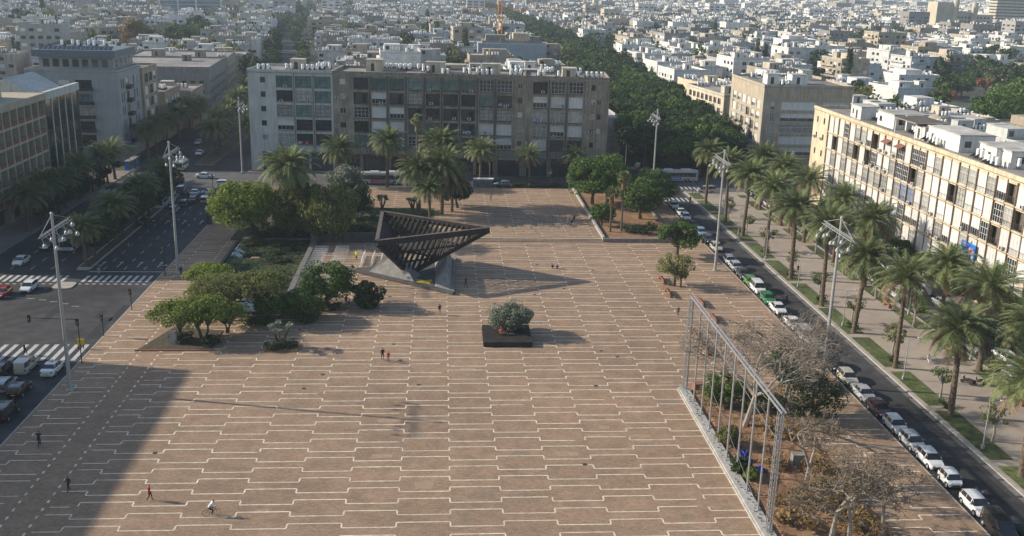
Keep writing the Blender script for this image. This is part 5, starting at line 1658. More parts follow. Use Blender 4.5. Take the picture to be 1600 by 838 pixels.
for i, (px, py, s) in enumerate(((400,508,1.5),(415,505,1.2),(478,503,1.6),(240,0,0),(330,540,1.3),(285,533,1.4),(440,545,1.3),(426,546,1.1),(455,542,1.0),(578,482,1.2),(505,485,1.3),(520,483,1.2))):
    if s == 0: continue
    p = at(px, py, 0); plant('bush', HD[i%2], 'dark ground shrub under a garden tree near the pond wall', 'shrub', (p.x,p.y,0), i, s, 'ground shrubs near the pond wall')

# bare trees of the bed behind the steel frame
def bare_tree(seed, H, spread, tr, depth=6, leafy=0, lean=(0,0), leafmat='leafbrown', up=.35):
    r = random.Random(seed); tk = MB(); tw = MB(); lf = MB()
    def grow(p, d, L_, rad, lev):
        n = 2 if lev > 1 else 3
        q = p; dd = d
        for s in range(n):
            dd = (dd+sph(r)*(.10 if lev == depth else .24)+Vector((0,0,.04*up))).normalized()
            nx = q+dd*(L_/n)
            ra = rad*(1-.3*s/n); rb = rad*(1-.3*(s+1)/n)
            (tk if lev > depth-4 else tw).tube(q, nx, max(ra,.022), max(rb,.018), 6 if lev > depth-3 else 3, 0, cap=False)
            q = nx
            if lev <= 2 and leafy and r.random() < leafy: leaf_clump(lf, q, .35, 4, .09, r)
            if lev <= depth-2 and r.random() < .42 and lev > 0:
                sd = (dd*.5+sph(r).normalized()*.9).normalized(); grow(q, sd, L_*.62, rb*.5, lev-2)
        if lev <= 0: return
        for k in range(r.choice((2,3,3)) if lev > 1 else 2):
            sp = sph(r).normalized()
            nd = (dd*.75+Vector((sp.x*spread, sp.y*spread, abs(sp.z)*up-.05))).normalized()
            grow(q, nd, L_*r.uniform(.68,.86), rad*.62, lev-1)
    grow(Vector((0,0,-.1)), Vector((lean[0],lean[1],1)).normalized(), H*.30, tr, depth)
    return tk, tw, lf
def bare_at(x, y, lab, seed, H, spread, tr, depth, leafy, lean=(0,0), leafmat='leafbrown', z=0, bark='palebark', up=.35):
    tk, tw, lf = bare_tree(seed, H, spread, tr, depth, leafy, lean, leafmat, up)
    t = thing('bare_tree', lab, 'tree', (x,y,z))
    tk.build('trunk', W[bark], t); tw.build('twigs', W['twig'], t)
    if lf.v: lf.build('withered_leaves', W[leafmat], t)
    return t
def bp(px, py): q = at(px, py); return q.x, q.y
x, y = bp(1163, 668); bare_at(x, y, 'tall leafless tree with a pale forked trunk, highest in the bed behind the gantry', 61, 13.5, .95, .36, 7, .03, (.32,.12), up=.30)
x, y = bp(1222, 640); bare_at(x, y, 'grey leafless tree leaning over the square beside the tall light mast', 65, 11.5, 1.05, .30, 7, .03, (.15,0), up=.28)
x, y = bp(1298, 846); bare_at(x, y, 'wide leafless tree with withered brown leaves at the bottom of the bed', 63, 10.5, 1.15, .28, 6, .26, (.12,.12), up=.2)
x, y = bp(1325, 862); bare_at(x, y, 'leafless tree with brown leftovers nearest the parked silver cars', 62, 10.0, 1.15, .26, 6, .26, (.05,.1), up=.2)
x, y = bp(1378, 842); bare_at(x, y, 'grey leafless tree standing closest to the parked cars at the bottom right', 67, 8.5, 1.1, .22, 6, .16, (.05,.1), up=.22)
x, y = bp(1255, 770); bare_at(x, y, 'twisted leafless tree low behind the near post of the gantry', 64, 9.5, 1.15, .26, 6, .26, (.15,.05), up=.22)
bare_at(-19.3, 190.0+1.8, 'small bare pale tree against the dark wall behind the stacked barriers', 66, 4.6, .8, .12, 5, 0, z=.4)
for i, (px_, py_, h, mt, lab) in enumerate(((1262,655,6.6,'leafdark','large dark evergreen mass under the tallest bare tree'),(1225,600,4.6,'leafdark','dark evergreen bush at the far side of the tallest bare tree'),(1128,634,4.2,'leafgreen','dark green bush just inside the far end of the gantry'),
        (1138,698,2.2,'leafdrab','greenish shrub behind the middle posts of the gantry'),(1155,742,1.8,'leafdark','low shrub near the blue sheets behind the gantry'),(1172,752,1.3,'leafbright','small bright green bush next to the blue sheets'),(1180,640,3.0,'leafdrab','olive shrub between the posts and the tallest bare tree'))):
    x, y = bp(px_, py_)
    plant('shrub_thicket', broad_tree(500+i, h, h*.62, .5, 40, 170, .13, mt, crad=.36, multi=2), lab, 'shrub', (x,y,.1), i)
gr_ = MB(); rr2 = random.Random(8)
for k in range(2600):
    x = rr2.uniform(BX0+.6, BX1-.4); y = rr2.uniform(74, BY1-.8)
    if math.sin(x*1.1+2)*math.cos(y*.8) < -.1+rr2.uniform(-.4,.4): continue
    h = rr2.uniform(.08,.3); a = rr2.random()*6; s = Vector((math.cos(a),math.sin(a),0))*rr2.uniform(.05,.16); b = Vector((x,y,.15))
    gr_.v += [tuple(b-s), tuple(b+s), tuple(b+s*.4+Vector((rr2.uniform(-.1,.1),rr2.uniform(-.1,.1),h))), tuple(b-s*.4+Vector((0,0,h)))]
    kk = len(gr_.v)-4; gr_.f.append((kk,kk+1,kk+2,kk+3)); gr_.m.append(0)
tag(gr_.build('dry_ground_cover', W['leafbrown']), 'dry brown weeds and fallen leaves on the soil of the bed behind the steel frame', 'ground cover', kind='stuff')
# ------------------------------------------------------------------ the sculpture: inverted triangular pyramid of rusted steel
V1 = Vector((-10.6,179.0,8.05)); V2 = Vector((-10.3,157.9,8.05)); V3 = Vector((8.3,167.1,8.05)); V4 = Vector((-5.4,166.4,.35))
sc_ = thing('steel_sculpture', 'huge inverted pyramid of dark rusted steel slats balanced on its point in the square', 'sculpture', (0,0,0))
def place(mb, nm, mat): return mb.build(nm, mat, sc_)
cen = (V1+V2+V3+V4)/4
m_ = MB()
for a, b in ((V1,V2),(V2,V3),(V1,V3)): 
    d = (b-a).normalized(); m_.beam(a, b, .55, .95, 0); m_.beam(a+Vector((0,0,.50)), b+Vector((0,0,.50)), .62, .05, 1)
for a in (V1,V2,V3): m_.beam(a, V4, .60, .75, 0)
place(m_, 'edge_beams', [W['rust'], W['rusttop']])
def slats(A, B, C, n, depth, w, solid=0.0):
    """fins running from edge AB along the face altitude to the apex edges"""
    m_ = MB(); ab = (B-A); L_ = ab.length; u = ab.normalized()
    foot = (C-A).dot(u); nrm = (B-A).cross(C-A).normalized()
    alt = (C-(A+u*foot))
    for i in range(1, n):
        s = L_*i/n
        if s < foot: k = s/foot
        else: k = (L_-s)/(L_-foot)
        p0 = A+u*s; p1 = p0+alt*k
        if (p1-p0).length < .5: continue
        m_.beam(p0, p1, w, depth, 0, nrm)
    # two binding ribs parallel to the top edge
    for q in (.33,.62):
        a = A.lerp(C, q); b = B.lerp(C, q); m_.beam(a, b, .22, depth*.7, 0, nrm)
    return m_
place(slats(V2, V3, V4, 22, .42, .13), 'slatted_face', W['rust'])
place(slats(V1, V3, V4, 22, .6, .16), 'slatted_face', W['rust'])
m_ = MB(); nrm = (V2-V1).cross(V4-V1).normalized()*.12
m_.add([V1+nrm,V2+nrm,V4+nrm,V1-nrm,V2-nrm,V4-nrm], [(0,1,2),(5,4,3),(0,3,4,1),(1,4,5,2),(2,5,3,0)]); place(m_, 'plate_face', W['rust'])
# concrete base: low triangular kerb, two wedges
bs = thing('sculpture_base', 'low triangular concrete base with wedges under the rusted steel pyramid', 'plinth', (0,0,0))
m_ = MB(); A = (-16.2,169.6); B = (2.2,155.8); C = (2.8,178.0)
m_.prism([A,B,C],0,.22,0)
m_.beam((A[0],A[1],.33),(B[0],B[1],.30),.8,.4,0); m_.beam((B[0]-.2,B[1]+.6,.3),(C[0]-.2,C[1]-.6,.3),.5,.4,1)
m_.build('slab', [W['darkcon'], W['concrete']], bs)
m_ = MB()
P = [(-12.6,167.0,.22),(-4.4,161.9,.22),(-3.4,166.5,.22),(-8.6,171.5,.22),(-8.7,168.2,4.2),(-7.3,167.6,4.0)]
m_.add(P, [(0,1,5,4),(1,2,5),(2,3,4,5),(3,0,4),(3,2,1,0)]); m_.build('wedge', W['concrete'], bs)
m_ = MB()
P = [(-.9,158.6,.22),(1.9,156.9,.22),(2.2,176.2,.22),(-1.0,174.6,.22),(.9,162.5,2.5),(1.3,173.0,3.1)]
m_.add(P, [(0,1,4),(1,2,5,4),(2,3,5),(3,0,4,5),(3,2,1,0)]); m_.build('wedge', W['concrete'], bs)
m_ = MB(); m_.add([(-6.5,163.6,.225),(-1.8,160.9,.225),(-1.8,162.4,.225),(-5.5,165.0,.225)], [(0,1,2,3)]); m_.add([(-2.9,162.9,.226),(-1.4,162.0,.226),(-1.5,163.6,.226)], [(0,1,2)]); m_.build('yellow_panel', W['yellow'], bs)

# olive planter
t = thing('steel_planter', 'large square dark steel planter holding the olive tree', 'planter', (9.5,135.0,0))
m_ = MB(); 
m_.box(-3.4,-3.3,0,3.4,3.3,.12,1)
P = [(-3.45,-3.3,.12),(3.45,-3.3,.12),(3.45,3.3,.12),(-3.45,3.3,.12),(-3.45,-3.3,.75),(3.45,-3.3,.75),(3.45,3.3,1.0),(-3.45,3.3,1.0)]
m_.add(P, [(0,3,2,1),(4,5,6,7),(0,1,5,4),(1,2,6,5),(2,3,7,6),(3,0,4,7)], 0)
m_.build('box', [W['rust'], W['black']], t)
m_ = MB(); m_.add([(-.9,-.7,.90),(1.1,-.7,.90),(1.1,1.0,.965),(-.9,1.0,.965)], [(0,1,2,3)]); m_.build('soil', W['darksoil'], t)

# walls, rims, stairs of the garden
def wall(poly, z0, z1, label, cat='wall', mat='concrete', name='low_wall', grp=None):
    m_ = MB(); m_.prism(poly, z0, z1); o = m_.build(name, W[mat]); tag(o, label, cat, grp); return o
def rect(x0,y0,x1,y1): return [(x0,y0),(x1,y0),(x1,y1),(x0,y1)]
wall(rect(-24.5,147,-23.6,188), .0, .9, 'long grey wall along the right side of the pond', mat='kerbdark')
wall(rect(-38.6,145.2,-20.2,146.8), .0, .55, 'low dark bench wall along the near end of the pond', mat='darkcon')
wall(rect(-38.6,144.4,-21.4,145.19), .0, .28, 'lower step below the bench wall at the near end of the pond', 'step', 'concrete', 'stone_step')
wall(rect(-23.4,188.6,-11.5,189.4), .0, 1.9, 'dark retaining wall behind the stacked barriers', mat='darkcon')
wall(rect(-24.9,188.6,-23.42,193.5), .0, 1.7, 'short wall at the back right corner of the pond', mat='kerbdark')
wall(rect(-38,190.0,-25.0,190.5), .0, .35, 'low kerb wall at the back of the pond', mat='kerbdark')
wall(rect(32.05,190.0,47.2,190.5), .0, .75, 'low stone wall along the front of the walled tree bed', mat='concrete')
wall(rect(32.05,190.52,32.5,206.5), .0, .95, 'stone coping wall on the left of the walled tree bed', mat='palecon')
wall(rect(32.05,208,32.5,238.5), .0, .9, 'further stretch of coping wall left of the walled tree bed', mat='palecon')
wall(rect(46.8,190.52,47.2,232), .0, .6, 'low wall on the road side of the walled tree bed', mat='concrete')
m_ = MB(); m_.box(32.5,190.5,0,46.8,236,.38); struct('walled_bed_soil', m_, W['soil'])
tag(wall([(-41.4,130.4),(-31.0,130.4),(-31.0,130.65),(-41.2,130.65)], 0, .16, 'low brick edging of the front left tree bed', 'edging', 'wood', 'bed_edging'))
wall([(-24.0,129.9),(-19.6,129.9),(-19.2,132.6),(-23.2,132.8)], 0, .14, 'low edging of the small frontmost bed with the rosette plant', 'edging', 'soil', 'bed_edging')
wall(rect(-37.4,133.0,-36.5,133.9), 0, 1.9, 'pale stone marker block under the front left tree', 'stone marker', 'palecon', 'stone_marker')
wall(rect(-31.6,195.6,-26.4,198.0), 0.2, .75, 'flat stone platform under the yellow green tree', 'platform', 'soil', 'stone_platform')
wall(rect(48.0,80.9,50.2,81.6) if False else rect(38.0,95.4,39.6,96.3), 0, 1.3, 'small grey service cabinet in the bed behind the steel gantry', 'cabinet', 'concrete', 'service_cabinet')

# ------------------------------------------------------------------ tall frame of steel posts beside the planted bed
t = thing('steel_gantry', 'long row of tall galvanised posts with a double top rail beside the planted bed', 'gantry', (31.15,0,0))
H_ = 12.6; y0, y1 = 82.0, 115.6; n = 9
m_ = MB(); m_.box(-.85,74,0,.35,116.4,.42); m_.box(-1.02,74,0,-.86,116.4,.22); m_.build('concrete_footing', W['palecon'], t)
for i in range(n+1):
    y = y1-(y1-y0)*i/n
    m_ = MB(); m_.tube((0,y,.42),(0,y,H_),.11,.10,8); m_.cbox(0,y,.42,.5,.5,.05)
    m_.build('post', W['steel'], t)
for (yy, s) in ((y1,1),(y0,-1)):
    m_ = MB()
    for dx, dy in ((-.45,0),(-.45,.45*s),(.0,.45*s)): m_.tube((dx,yy+dy,.42),(dx,yy+dy,H_),.045,.045,6)
    z = .6
    while z < H_-.5:
        m_.tube((-.45,yy,z),(0,yy,z),.03,.03,4); m_.tube((-.45,yy+.45*s,z),(0,yy+.45*s,z),.03,.03,4); m_.tube((-.45,yy,z),(-.45,yy+.45*s,z),.03,.03,4)
        m_.tube((-.45,yy,z),(0,yy,z+.6),.02,.02,4); z += .6
    m_.build('lattice_post', W['steel'], t)
m_ = MB(); m_.beam((-.2,y0-.5,H_),(-.2,y1+.6,H_),.13,.16); m_.beam((.2,y0-.5,H_),(.2,y1+.6,H_),.13,.16)
for i in range(28): y = y0+(y1-y0)*i/27; m_.beam((-.2,y,H_),(.2,y,H_),.06,.06)
m_.build('top_rail', W['steel'], t)
m_ = MB(); m_.tube((0,y1,H_-1.6),(0,y0,H_-3.2),.025,.025,4); m_.tube((0,y1,H_-5),(0,y0+4,.6),.02,.02,4); m_.build('cable', W['steel'], t)
r = random.Random(2)
for i in range(30):
    y = 80+i*1.2; 
m_ = MB()
for i in range(60): m_.cbox(-.25+r.uniform(-.3,.3), 80+i*.6, .42, r.uniform(.08,.2), r.uniform(.1,.25), r.uniform(.05,.16), r.uniform(0,3))
m_.build('fixings', W['steel'], t)
for i, (x, y, a, w, d) in enumerate(((33.0,96.6,.3,1.6,1.2),(33.6,94.4,-.2,2.2,1.3),(33.5,98.2,.9,1.1,.9))):
    m_ = MB(); N_ = 8
    for a_ in range(N_+1):
        for b_ in range(N_+1): m_.v.append((w*(a_/N_-.5), d*(b_/N_-.5), .22+.18*math.sin(a_*1.7+i)*math.cos(b_*1.3)+r.uniform(0,.1)-(.2 if a_ in (0,N_) or b_ in (0,N_) else 0)))
    for a_ in range(N_):
        for b_ in range(N_): k = a_*(N_+1)+b_; m_.f.append((k,k+N_+1,k+N_+2,k+1)); m_.m.append(0)
    tag(m_.build('blue_sheet', W['blue'], None, (x,y,.1), a), ['crumpled blue plastic sheet behind the middle posts, next to the footing','largest crumpled blue plastic sheet beside the bright green bush','small blue plastic sheet farthest back behind the posts'][i], 'tarpaulin')

# ------------------------------------------------------------------ light masts
def mast(x, y, h, label, beamlen=9.6, beamz=None, side=1, seed=0):
    t = thing('light_mast', label, 'light mast', (x,y,0), 0, 'tall floodlight masts')
    m_ = MB(); m_.lathe([(.34,0),(.27,.3),(.24,3),(.15,h)],10); m_.cbox(0,0,0,.9,.9,.12); m_.ball((0,0,h+.1),.22)
    m_.build('pole', W['mast'], t)
    m_ = MB(); bz = h-1.7
    for dx, dz in ((-.22,0),(.22,0),(0,.32)): m_.tube((dx+side*.3,-beamlen/2,bz+dz),(dx+side*.3,beamlen/2,bz+dz),.045,.045,6)
    k = 12
    for i in range(k):
        ya = -beamlen/2+beamlen*i/k; yb = ya+beamlen/k; c = side*.3
        m_.tube((c-.22,ya,bz),(c,(ya+yb)/2,bz+.32),.022,.022,4); m_.tube((c,(ya+yb)/2,bz+.32),(c+.22,yb,bz),.022,.022,4)
    m_.build('beam', W['mast'], t)
    m_ = MB()
    for yy in (-beamlen/2+.2, beamlen*.45): m_.tube((0,0,h),(side*.3,yy,bz+.3),.03,.03,5)
    m_.build('tie_rods', W['mast'], t)
    r = random.Random(seed)
    for i in range(9):
        yy = -beamlen/2+.3+(beamlen-.6)*i/8
        z = bz-.55-r.uniform(0,.25)
        m_ = MB()
        fx = side*(.6+.45*((i*2)%4)); z -= .35*((i+1)%3)
        m_.tube((side*.3,yy,bz),(fx,yy,z+.2),.04,.04,4)
        m_.lathe([(.10,.26),(.20,.1),(.25,-.1),(.25,-.14)],10,(fx,yy,z),0); m_.lathe([(.24,-.15),(.21,-.2),(.10,-.24)],10,(fx,yy,z),1)
        m_.build('floodlight', [W['mast'], W['flood']], t)
    return t
mast(-45.3,117.2,22.1,'nearest light mast on the left, at the kerb beside the road crossing',seed=1)
mast(-44.9,168.0,22.3,'light mast on the left beyond the pond trees, next to two walkers',seed=2)
mast(-51.0,258.4,19.0,'farthest light mast on the left, at the corner of the pale grey end block',seed=3,beamlen=8)
mast(49.4,170.4,21.7,'light mast on the right beside the withered tree and the parked cars',seed=4,side=-1)
mast(49.6,117.8,22.2,'nearest light mast on the right, behind the leafless trees',seed=5,side=-1)
mast(53.4,245.4,19.3,'light mast in front of the white bus with the blue advertisement',seed=6,side=-1)

# ------------------------------------------------------------------ cars
def car_proto(kind):
    t = thing('parked_car', '', 'car'); t['group'] = 'x'
    # stations along x: front is +x
    K = {'hatch': (4.0,1.72,1.50,[(-2.0,.62,.80,.80,.60),(-1.9,.25,.98,1.30,.62),(-1.55,.2,1.0,1.46,.66),(-.6,.2,.98,1.50,.68),(.35,.2,.96,1.42,.66),(1.05,.2,.95,.97,.68),(1.75,.22,.80,.80,.62),(2.0,.35,.62,.62,.45)]),
         'sedan': (4.5,1.76,1.45,[(-2.25,.5,.85,.85,.62),(-2.15,.25,1.0,1.0,.70),(-1.5,.2,1.02,1.04,.68),(-.9,.2,1.0,1.40,.62),(-.1,.2,.98,1.45,.66),(.6,.2,.96,1.36,.62),(1.25,.2,.94,.96,.68),(2.05,.22,.78,.78,.62),(2.25,.35,.6,.6,.45)]),
         'van': (4.45,1.85,1.85,[(-2.22,.5,1.0,1.3,.66),(-2.15,.25,1.1,1.78,.70),(-1.6,.2,1.1,1.85,.72),(-.4,.2,1.08,1.86,.72),(.75,.2,1.05,1.74,.68),(1.45,.2,1.02,1.05,.70),(2.05,.22,.88,.88,.64),(2.22,.35,.66,.66,.5)]),
         'smart': (2.7,1.62,1.5,[(-1.35,.5,.85,.85,.60),(-1.25,.25,1.0,1.40,.64),(-.8,.2,1.0,1.52,.68),(0,.2,.98,1.52,.68),(.55,.2,.95,1.40,.64),(.98,.2,.9,.92,.66),(1.25,.25,.72,.72,.60),(1.35,.35,.55,.55,.5)])}[kind]
    L_, Wd, Ht_, st = K
    hw = Wd/2
    body = MB(); rings = []
    for (x, zl, zb, zr, rh) in st:
        wb = hw*(1.0 if abs(x) < L_*.40 else .90 if abs(x) < L_*.48 else .78)
        half = [(0,zl),(wb*.88,zl),(wb,zl+.18),(wb,zb-.18),(wb*.95,zb),(min(rh*hw/.86,wb*.93),zr),(0,zr+.015)]
        ring = [(x,-a,b) for a,b in half]+[(x,a,b) for a,b in reversed(half[1:-1])]
        rings.append(ring)
    nr = len(rings[0]); body.v = [p for r_ in rings for p in r_]
    for i in range(len(rings)-1):
        for j in range(nr): body.f.append((i*nr+j,(i+1)*nr+j,(i+1)*nr+(j+1)%nr,i*nr+(j+1)%nr)); body.m.append(0)
    body.f.append(tuple(range(nr-1,-1,-1))); body.m.append(0); body.f.append(tuple(range((len(rings)-1)*nr,len(rings)*nr))); body.m.append(0)
    # dark wheel arches and bumper grille
    ax = L_*.31
    for x in (-ax, ax):
        for s in (-1,1):
            P = [(x+.38*math.cos(PI*i/8), s*(hw+.006), .32+.38*math.sin(PI*i/8)) for i in range(9)]
            body.add(P, [tuple(range(9))], 1)
    body.cbox(L_/2-.03,0,.36,.08,Wd*.52,.14,0,1); body.cbox(L_/2+.012,0,.52,.02,.5,.11,0,2); body.cbox(-L_/2-.012,0,.55,.02,.5,.11,0,2)
    for s in (-1,1): body.cbox(L_*.13,s*(hw+.08),.92,.16,.18,.12,0,0)
    bo = body.build('body', [W['paint'], W['black'], W['plate']], t, smooth=False)
    # glass: quads laid just outside the shell
    gl = MB()
    def quad(i, j, off, ins):
        a = Vector(rings[i][j]); b = Vector(rings[i+1][j]); c = Vector(rings[i+1][j+1]); d = Vector(rings[i][j+1])
        n_ = (b-a).cross(d-a)
        if n_.length < 1e-5: return
        n_.normalize(); ce = (a+b+c+d)/4
        if n_.dot(ce-Vector((0,0,.8))) < 0: n_ = -n_
        P = [ce+(p-ce)*ins+n_*off for p in (a,b,c,d)]
        gl.add(P, [(0,1,2,3)])
    for i in range(len(rings)-1):
        z0_, z1_ = st[i][3]-st[i][2], st[i+1][3]-st[i+1][2]
        if z0_ > .25 and z1_ > .25: quad(i,4,.012,.93); quad(i,nr-5,.012,.93)
        elif max(z0_,z1_) > .25:                               # windscreen / rear window
            a = rings[i]; b = rings[i+1]
            lo, hi = (b, a) if z0_ > z1_ else (a, b)
            P = [Vector(lo[4]), Vector(lo[nr-4]), Vector(hi[nr-5]), Vector(hi[5])]
            ce = sum(P, Vector())/4; n_ = (P[1]-P[0]).cross(P[2]-P[0]).normalized()
            if n_.z < 0: n_ = -n_
            gl.add([ce+(p-ce)*.95+n_*.03 for p in P], [(0,1,2,3)])
            quad(i,4,.012,.80); quad(i,nr-5,.012,.80)
    gl.build('windows', W['carglass'], bo)
    for x in (-ax, ax):
        for s in (-1,1):
            w_ = MB(); P = []
            yy = s*(hw-.09)
            w_.tube((x,yy-.1,.31),(x,yy+.1,.31),.31,.31,14,0); wo = w_.build('wheel', W['black'], t)
            r_ = MB(); r_.tube((x,yy+s*.095,.31),(x,yy+s*.112,.31),.19,.17,10,0); r_.build('rim', W['rim'], wo)
    for s in (-1,1):
        h_ = MB(); h_.cbox(L_/2-.14,s*hw*.66,.60,.22,.30,.13,-s*.35); h_.build('headlight', W['lamp'], t)
        h_ = MB(); h_.cbox(-L_/2+.06,s*hw*.72,.72,.14,.22,.20,s*.2); h_.build('taillight', W['tail'], t)
    return t
PROTO = {k: car_proto(k) for k in ('hatch','sedan','van','smart')}
USED = set()
CC = {'white':(.75,.75,.74),'silver':(.42,.43,.44),'grey':(.16,.165,.17),'black':(.018,.018,.02),'dark blue':(.02,.03,.06),'beige':(.50,.46,.38),'purple':(.085,.03,.05),'green':(.03,.22,.07),'lime green':(.10,.27,.05),
      'red':(.33,.02,.015),'light blue':(.22,.33,.42),'dark grey':(.05,.052,.055),'dark red':(.12,.015,.02),'blue':(.05,.13,.30)}
def car(kind, x, y, hd, col, label, group=None, cat='car', name=None, z=-.15, sc=1.0):
    p = PROTO[kind]
    if kind not in USED: USED.add(kind); o = p; o.location = (x,y,z); o.rotation_euler = (0,0,hd)
    else: o = copy_tree(p, (x,y,z), hd)
    o.scale = (sc,)*3
    o['label'] = label; o['category'] = cat
    if group: o['group'] = group
    elif 'group' in o: del o['group']
    o.name = name or ('parked_car' if group and 'parked' in group else 'car')
    for c in o.children:
        c.color = (*CC[col],1)
    return o
SOUTH = -PI/2; NORTH = PI/2
row1 = (((1052,320),'hatch','white'),((1061,330),'sedan','white'),((1068,338),'hatch','white'),((1082,350),'sedan','black'),((1094,362),'hatch','light blue'),((1105,373),'hatch','dark grey'),((1112,385),'hatch','beige'),
        ((1137,406),'hatch','white'),((1149,416),'hatch','silver'),((1158,427),'hatch','dark grey'),((1169,439),'hatch','lime green'),((1184,449),'van','white'),((1200,465),'hatch','green'),((1214,480),'sedan','white'),
        ((1237,503),'sedan','white'),((1257,523),'van','silver'),((1275,540),'hatch','silver'),((1300,567),'hatch','black'),((1323,588),'hatch','beige'),((1349,612),'sedan','silver'),((1372,637),'hatch','purple'),
        ((1401,662),'hatch','white'),((1422,688),'hatch','silver'),((1451,715),'hatch','white'),((1484,746),'smart','white'),((1526,786),'hatch','white'),((1566,822),'van','black'))
lastc = {}
for i, ((px, py), kd, col) in enumerate(row1):
    p = at(px, py, .6)
    prev = row1[i-1][2] if i else None; nxt_ = row1[i+1][2] if i+1 < len(row1) else None
    kn = {'hatch':'hatchback','sedan':'saloon','van':'people carrier','smart':'tiny two seat car'}[kd]
    lab = f'{col} {kn} at the kerb'
    if prev and nxt_: lab += f' between {prev} and {nxt_} cars'
    elif nxt_: lab += ', first of the row at the crossing'
    else: lab += ', last at the bottom right corner'
    car(kd, 53.55, p.y, SOUTH+rnd.uniform(-.02,.02), col, lab, 'cars parked along the plaza kerb')
# repeated labels in that row get a place next to something that can be found
seen = {}
ext = [', near the crossing',', by the withered tree',', by the gantry',', by leafless trees',', row end']
for o in [o for o in COL.objects if o.get('group') == 'cars parked along the plaza kerb']:
    y = o.location.y; o['label'] += ext[0] if y > 205 else ext[1] if y > 158 else ext[2] if y > 132 else ext[3] if y > 105 else ext[4]
row2 = (((1330,430),'van','white','boxy'),((1358,458),'van','white','tall'),((1412,505),'van','dark grey','upright'),((1437,520),'hatch','grey','small'),((1462,540),'sedan','silver','long'),((1503,581),'hatch','silver','rounded'),
        ((1547,578),'sedan','white','low'),((1566,622),'van','silver','tall'),((1598,642),'hatch','white','cropped'),((1207,350),'hatch','light blue','small'),((1224,356),'hatch','grey','small'),((1234,368),'sedan','white','low'),
        ((1250,395),'hatch','white','rounded'),((1285,410),'sedan','silver','long'),((1180,318),'hatch','white','small'),((1168,300),'hatch','grey','small'))
for i, ((px, py), kd, col, ad) in enumerate(row2):
    p = at(px, py, .6); xr = 76.6 if p.x < 79.3 else 80.5 if False else 76.4
    car(kd, xr, p.y, (SOUTH if i % 3 else NORTH)+rnd.uniform(-.03,.03), col, f'{ad} {col} car parked beyond the park path, {ordn[min(19, sorted([-at(a[0][0],a[0][1],.6).y for a in row2], reverse=True).index(-p.y))]} of that row' if True else '', 'cars parked beside the park path')
row3 = ((81.9,112,'hatch','white'),(82.0,118,'hatch','blue'),(82.0,124.5,'sedan','silver'),(82.0,131,'hatch','black'),(82.0,137.5,'van','dark grey'),(82.0,144,'sedan','red'),(82.0,151,'hatch','silver'),(82.0,158,'van','white'),(82.0,165,'hatch','grey'),
        (82.0,172,'sedan','white'),(82.0,179,'hatch','dark blue'),(82.0,186,'hatch','silver'),(82.0,193,'van','white'),(82.0,200,'sedan','grey'),(82.0,208,'hatch','white'))
for i, (x, y, kd, col) in enumerate(row3): car(kd, x, y, NORTH+rnd.uniform(-.04,.04), col, f'{col} car parked under the shaded garden trees, {ordn[i]} of its row', 'cars parked under the garden trees')
o = car('hatch', 79.2, 127.0, NORTH, 'white', 'white and pale green car driving between the two rows beyond the palms')
# traffic
tl = (((82,573),'sedan','white',NORTH,'white taxi with a roof sign waiting behind the zebra crossing, rear towards us'),((41,570),'van','beige',NORTH,'beige people carrier waiting left of the white taxi'),((30,606),'hatch','black',NORTH,'black hatchback queuing behind the white taxi'),
      ((8,598),'hatch','silver',NORTH,'silver car at the left edge of the queue, beside the black hatchback'),((8,642),'van','black',NORTH,'black car at the left edge, last of the queue'),((5,573),'hatch','dark grey',NORTH,'dark car at the left edge, front of the queue by the zebra crossing'),
      ((45,447),'hatch','white',SOUTH,'white car with a lamp lit roof entering the junction from the far crossing'),((4,455),'sedan','red',SOUTH,'red car cut by the left edge in the junction'),((33,406),'sedan','white',SOUTH,'white car waiting beyond the far zebra crossing'),
      ((228,345),'sedan','black',NORTH,'black saloon with red tail lights alone on the shaded road'),((273,325),'hatch','silver',NORTH,'silver hatchback behind the minibus on the shaded road'),((266,312),'van','white',NORTH,'white people carrier beside the silver hatchback in the queue at the far crossing'),
      ((288,316),'hatch','grey',NORTH,'grey car at the tail of the queue at the far crossing'),((302,311),'sedan','dark red',NORTH,'dark red saloon in the queue at the far crossing'),((321,310),'hatch','white',NORTH,'white hatchback with red tail lights in the kerbside lane of the queue'),
      ((328,299),'sedan','silver',NORTH,'silver saloon first at the far crossing in the kerbside lane'),((305,300),'sedan','white',NORTH,'white saloon first at the far crossing in the middle lane'),((284,296),'van','grey',NORTH,'grey people carrier first at the far crossing in the left lane'),
      ((320,274),'sedan','white',-.15,'white saloon crossing the sunlit far junction sideways'),((352,286),'hatch','white',.1,'white car half hidden by the yellow green tree at the far junction'),((430,272),'sedan','silver',.0,'silver car on the cross street above the yellow green tree'),
      ((457,271),'hatch','dark grey',.0,'dark car on the cross street above the drooping tree'),((785,287),'hatch','light blue',PI,'grey blue car on the cross street right of the bus shelter'),((1103,297),'van','silver',PI,'silver estate waiting at the corner of the park path'),
      ((770,280),'hatch','black',PI,'dark car behind the palm beside the bus shelter'),((312,238),'sedan','white',SOUTH,'white car far up the avenue beyond the junction'),((310,222),'hatch','silver',SOUTH,'silver car farther up the shaded avenue'),
      ((955,252),'sedan','dark grey',.9,'dark car at the shaded mouth of the boulevard'),((998,258),'hatch','grey',1.2,'grey car in the shaded mouth of the boulevard beside the bus'),((75,382),'sedan','dark grey',SOUTH,'dark car in the shade behind the city bus on the left'))
for (px, py), kd, col, hd, lab in tl:
    p = at(px, py, .6); car(kd, p.x, p.y, hd, col, lab, 'cars moving or waiting on the roads')
p = at(82,573,.6)
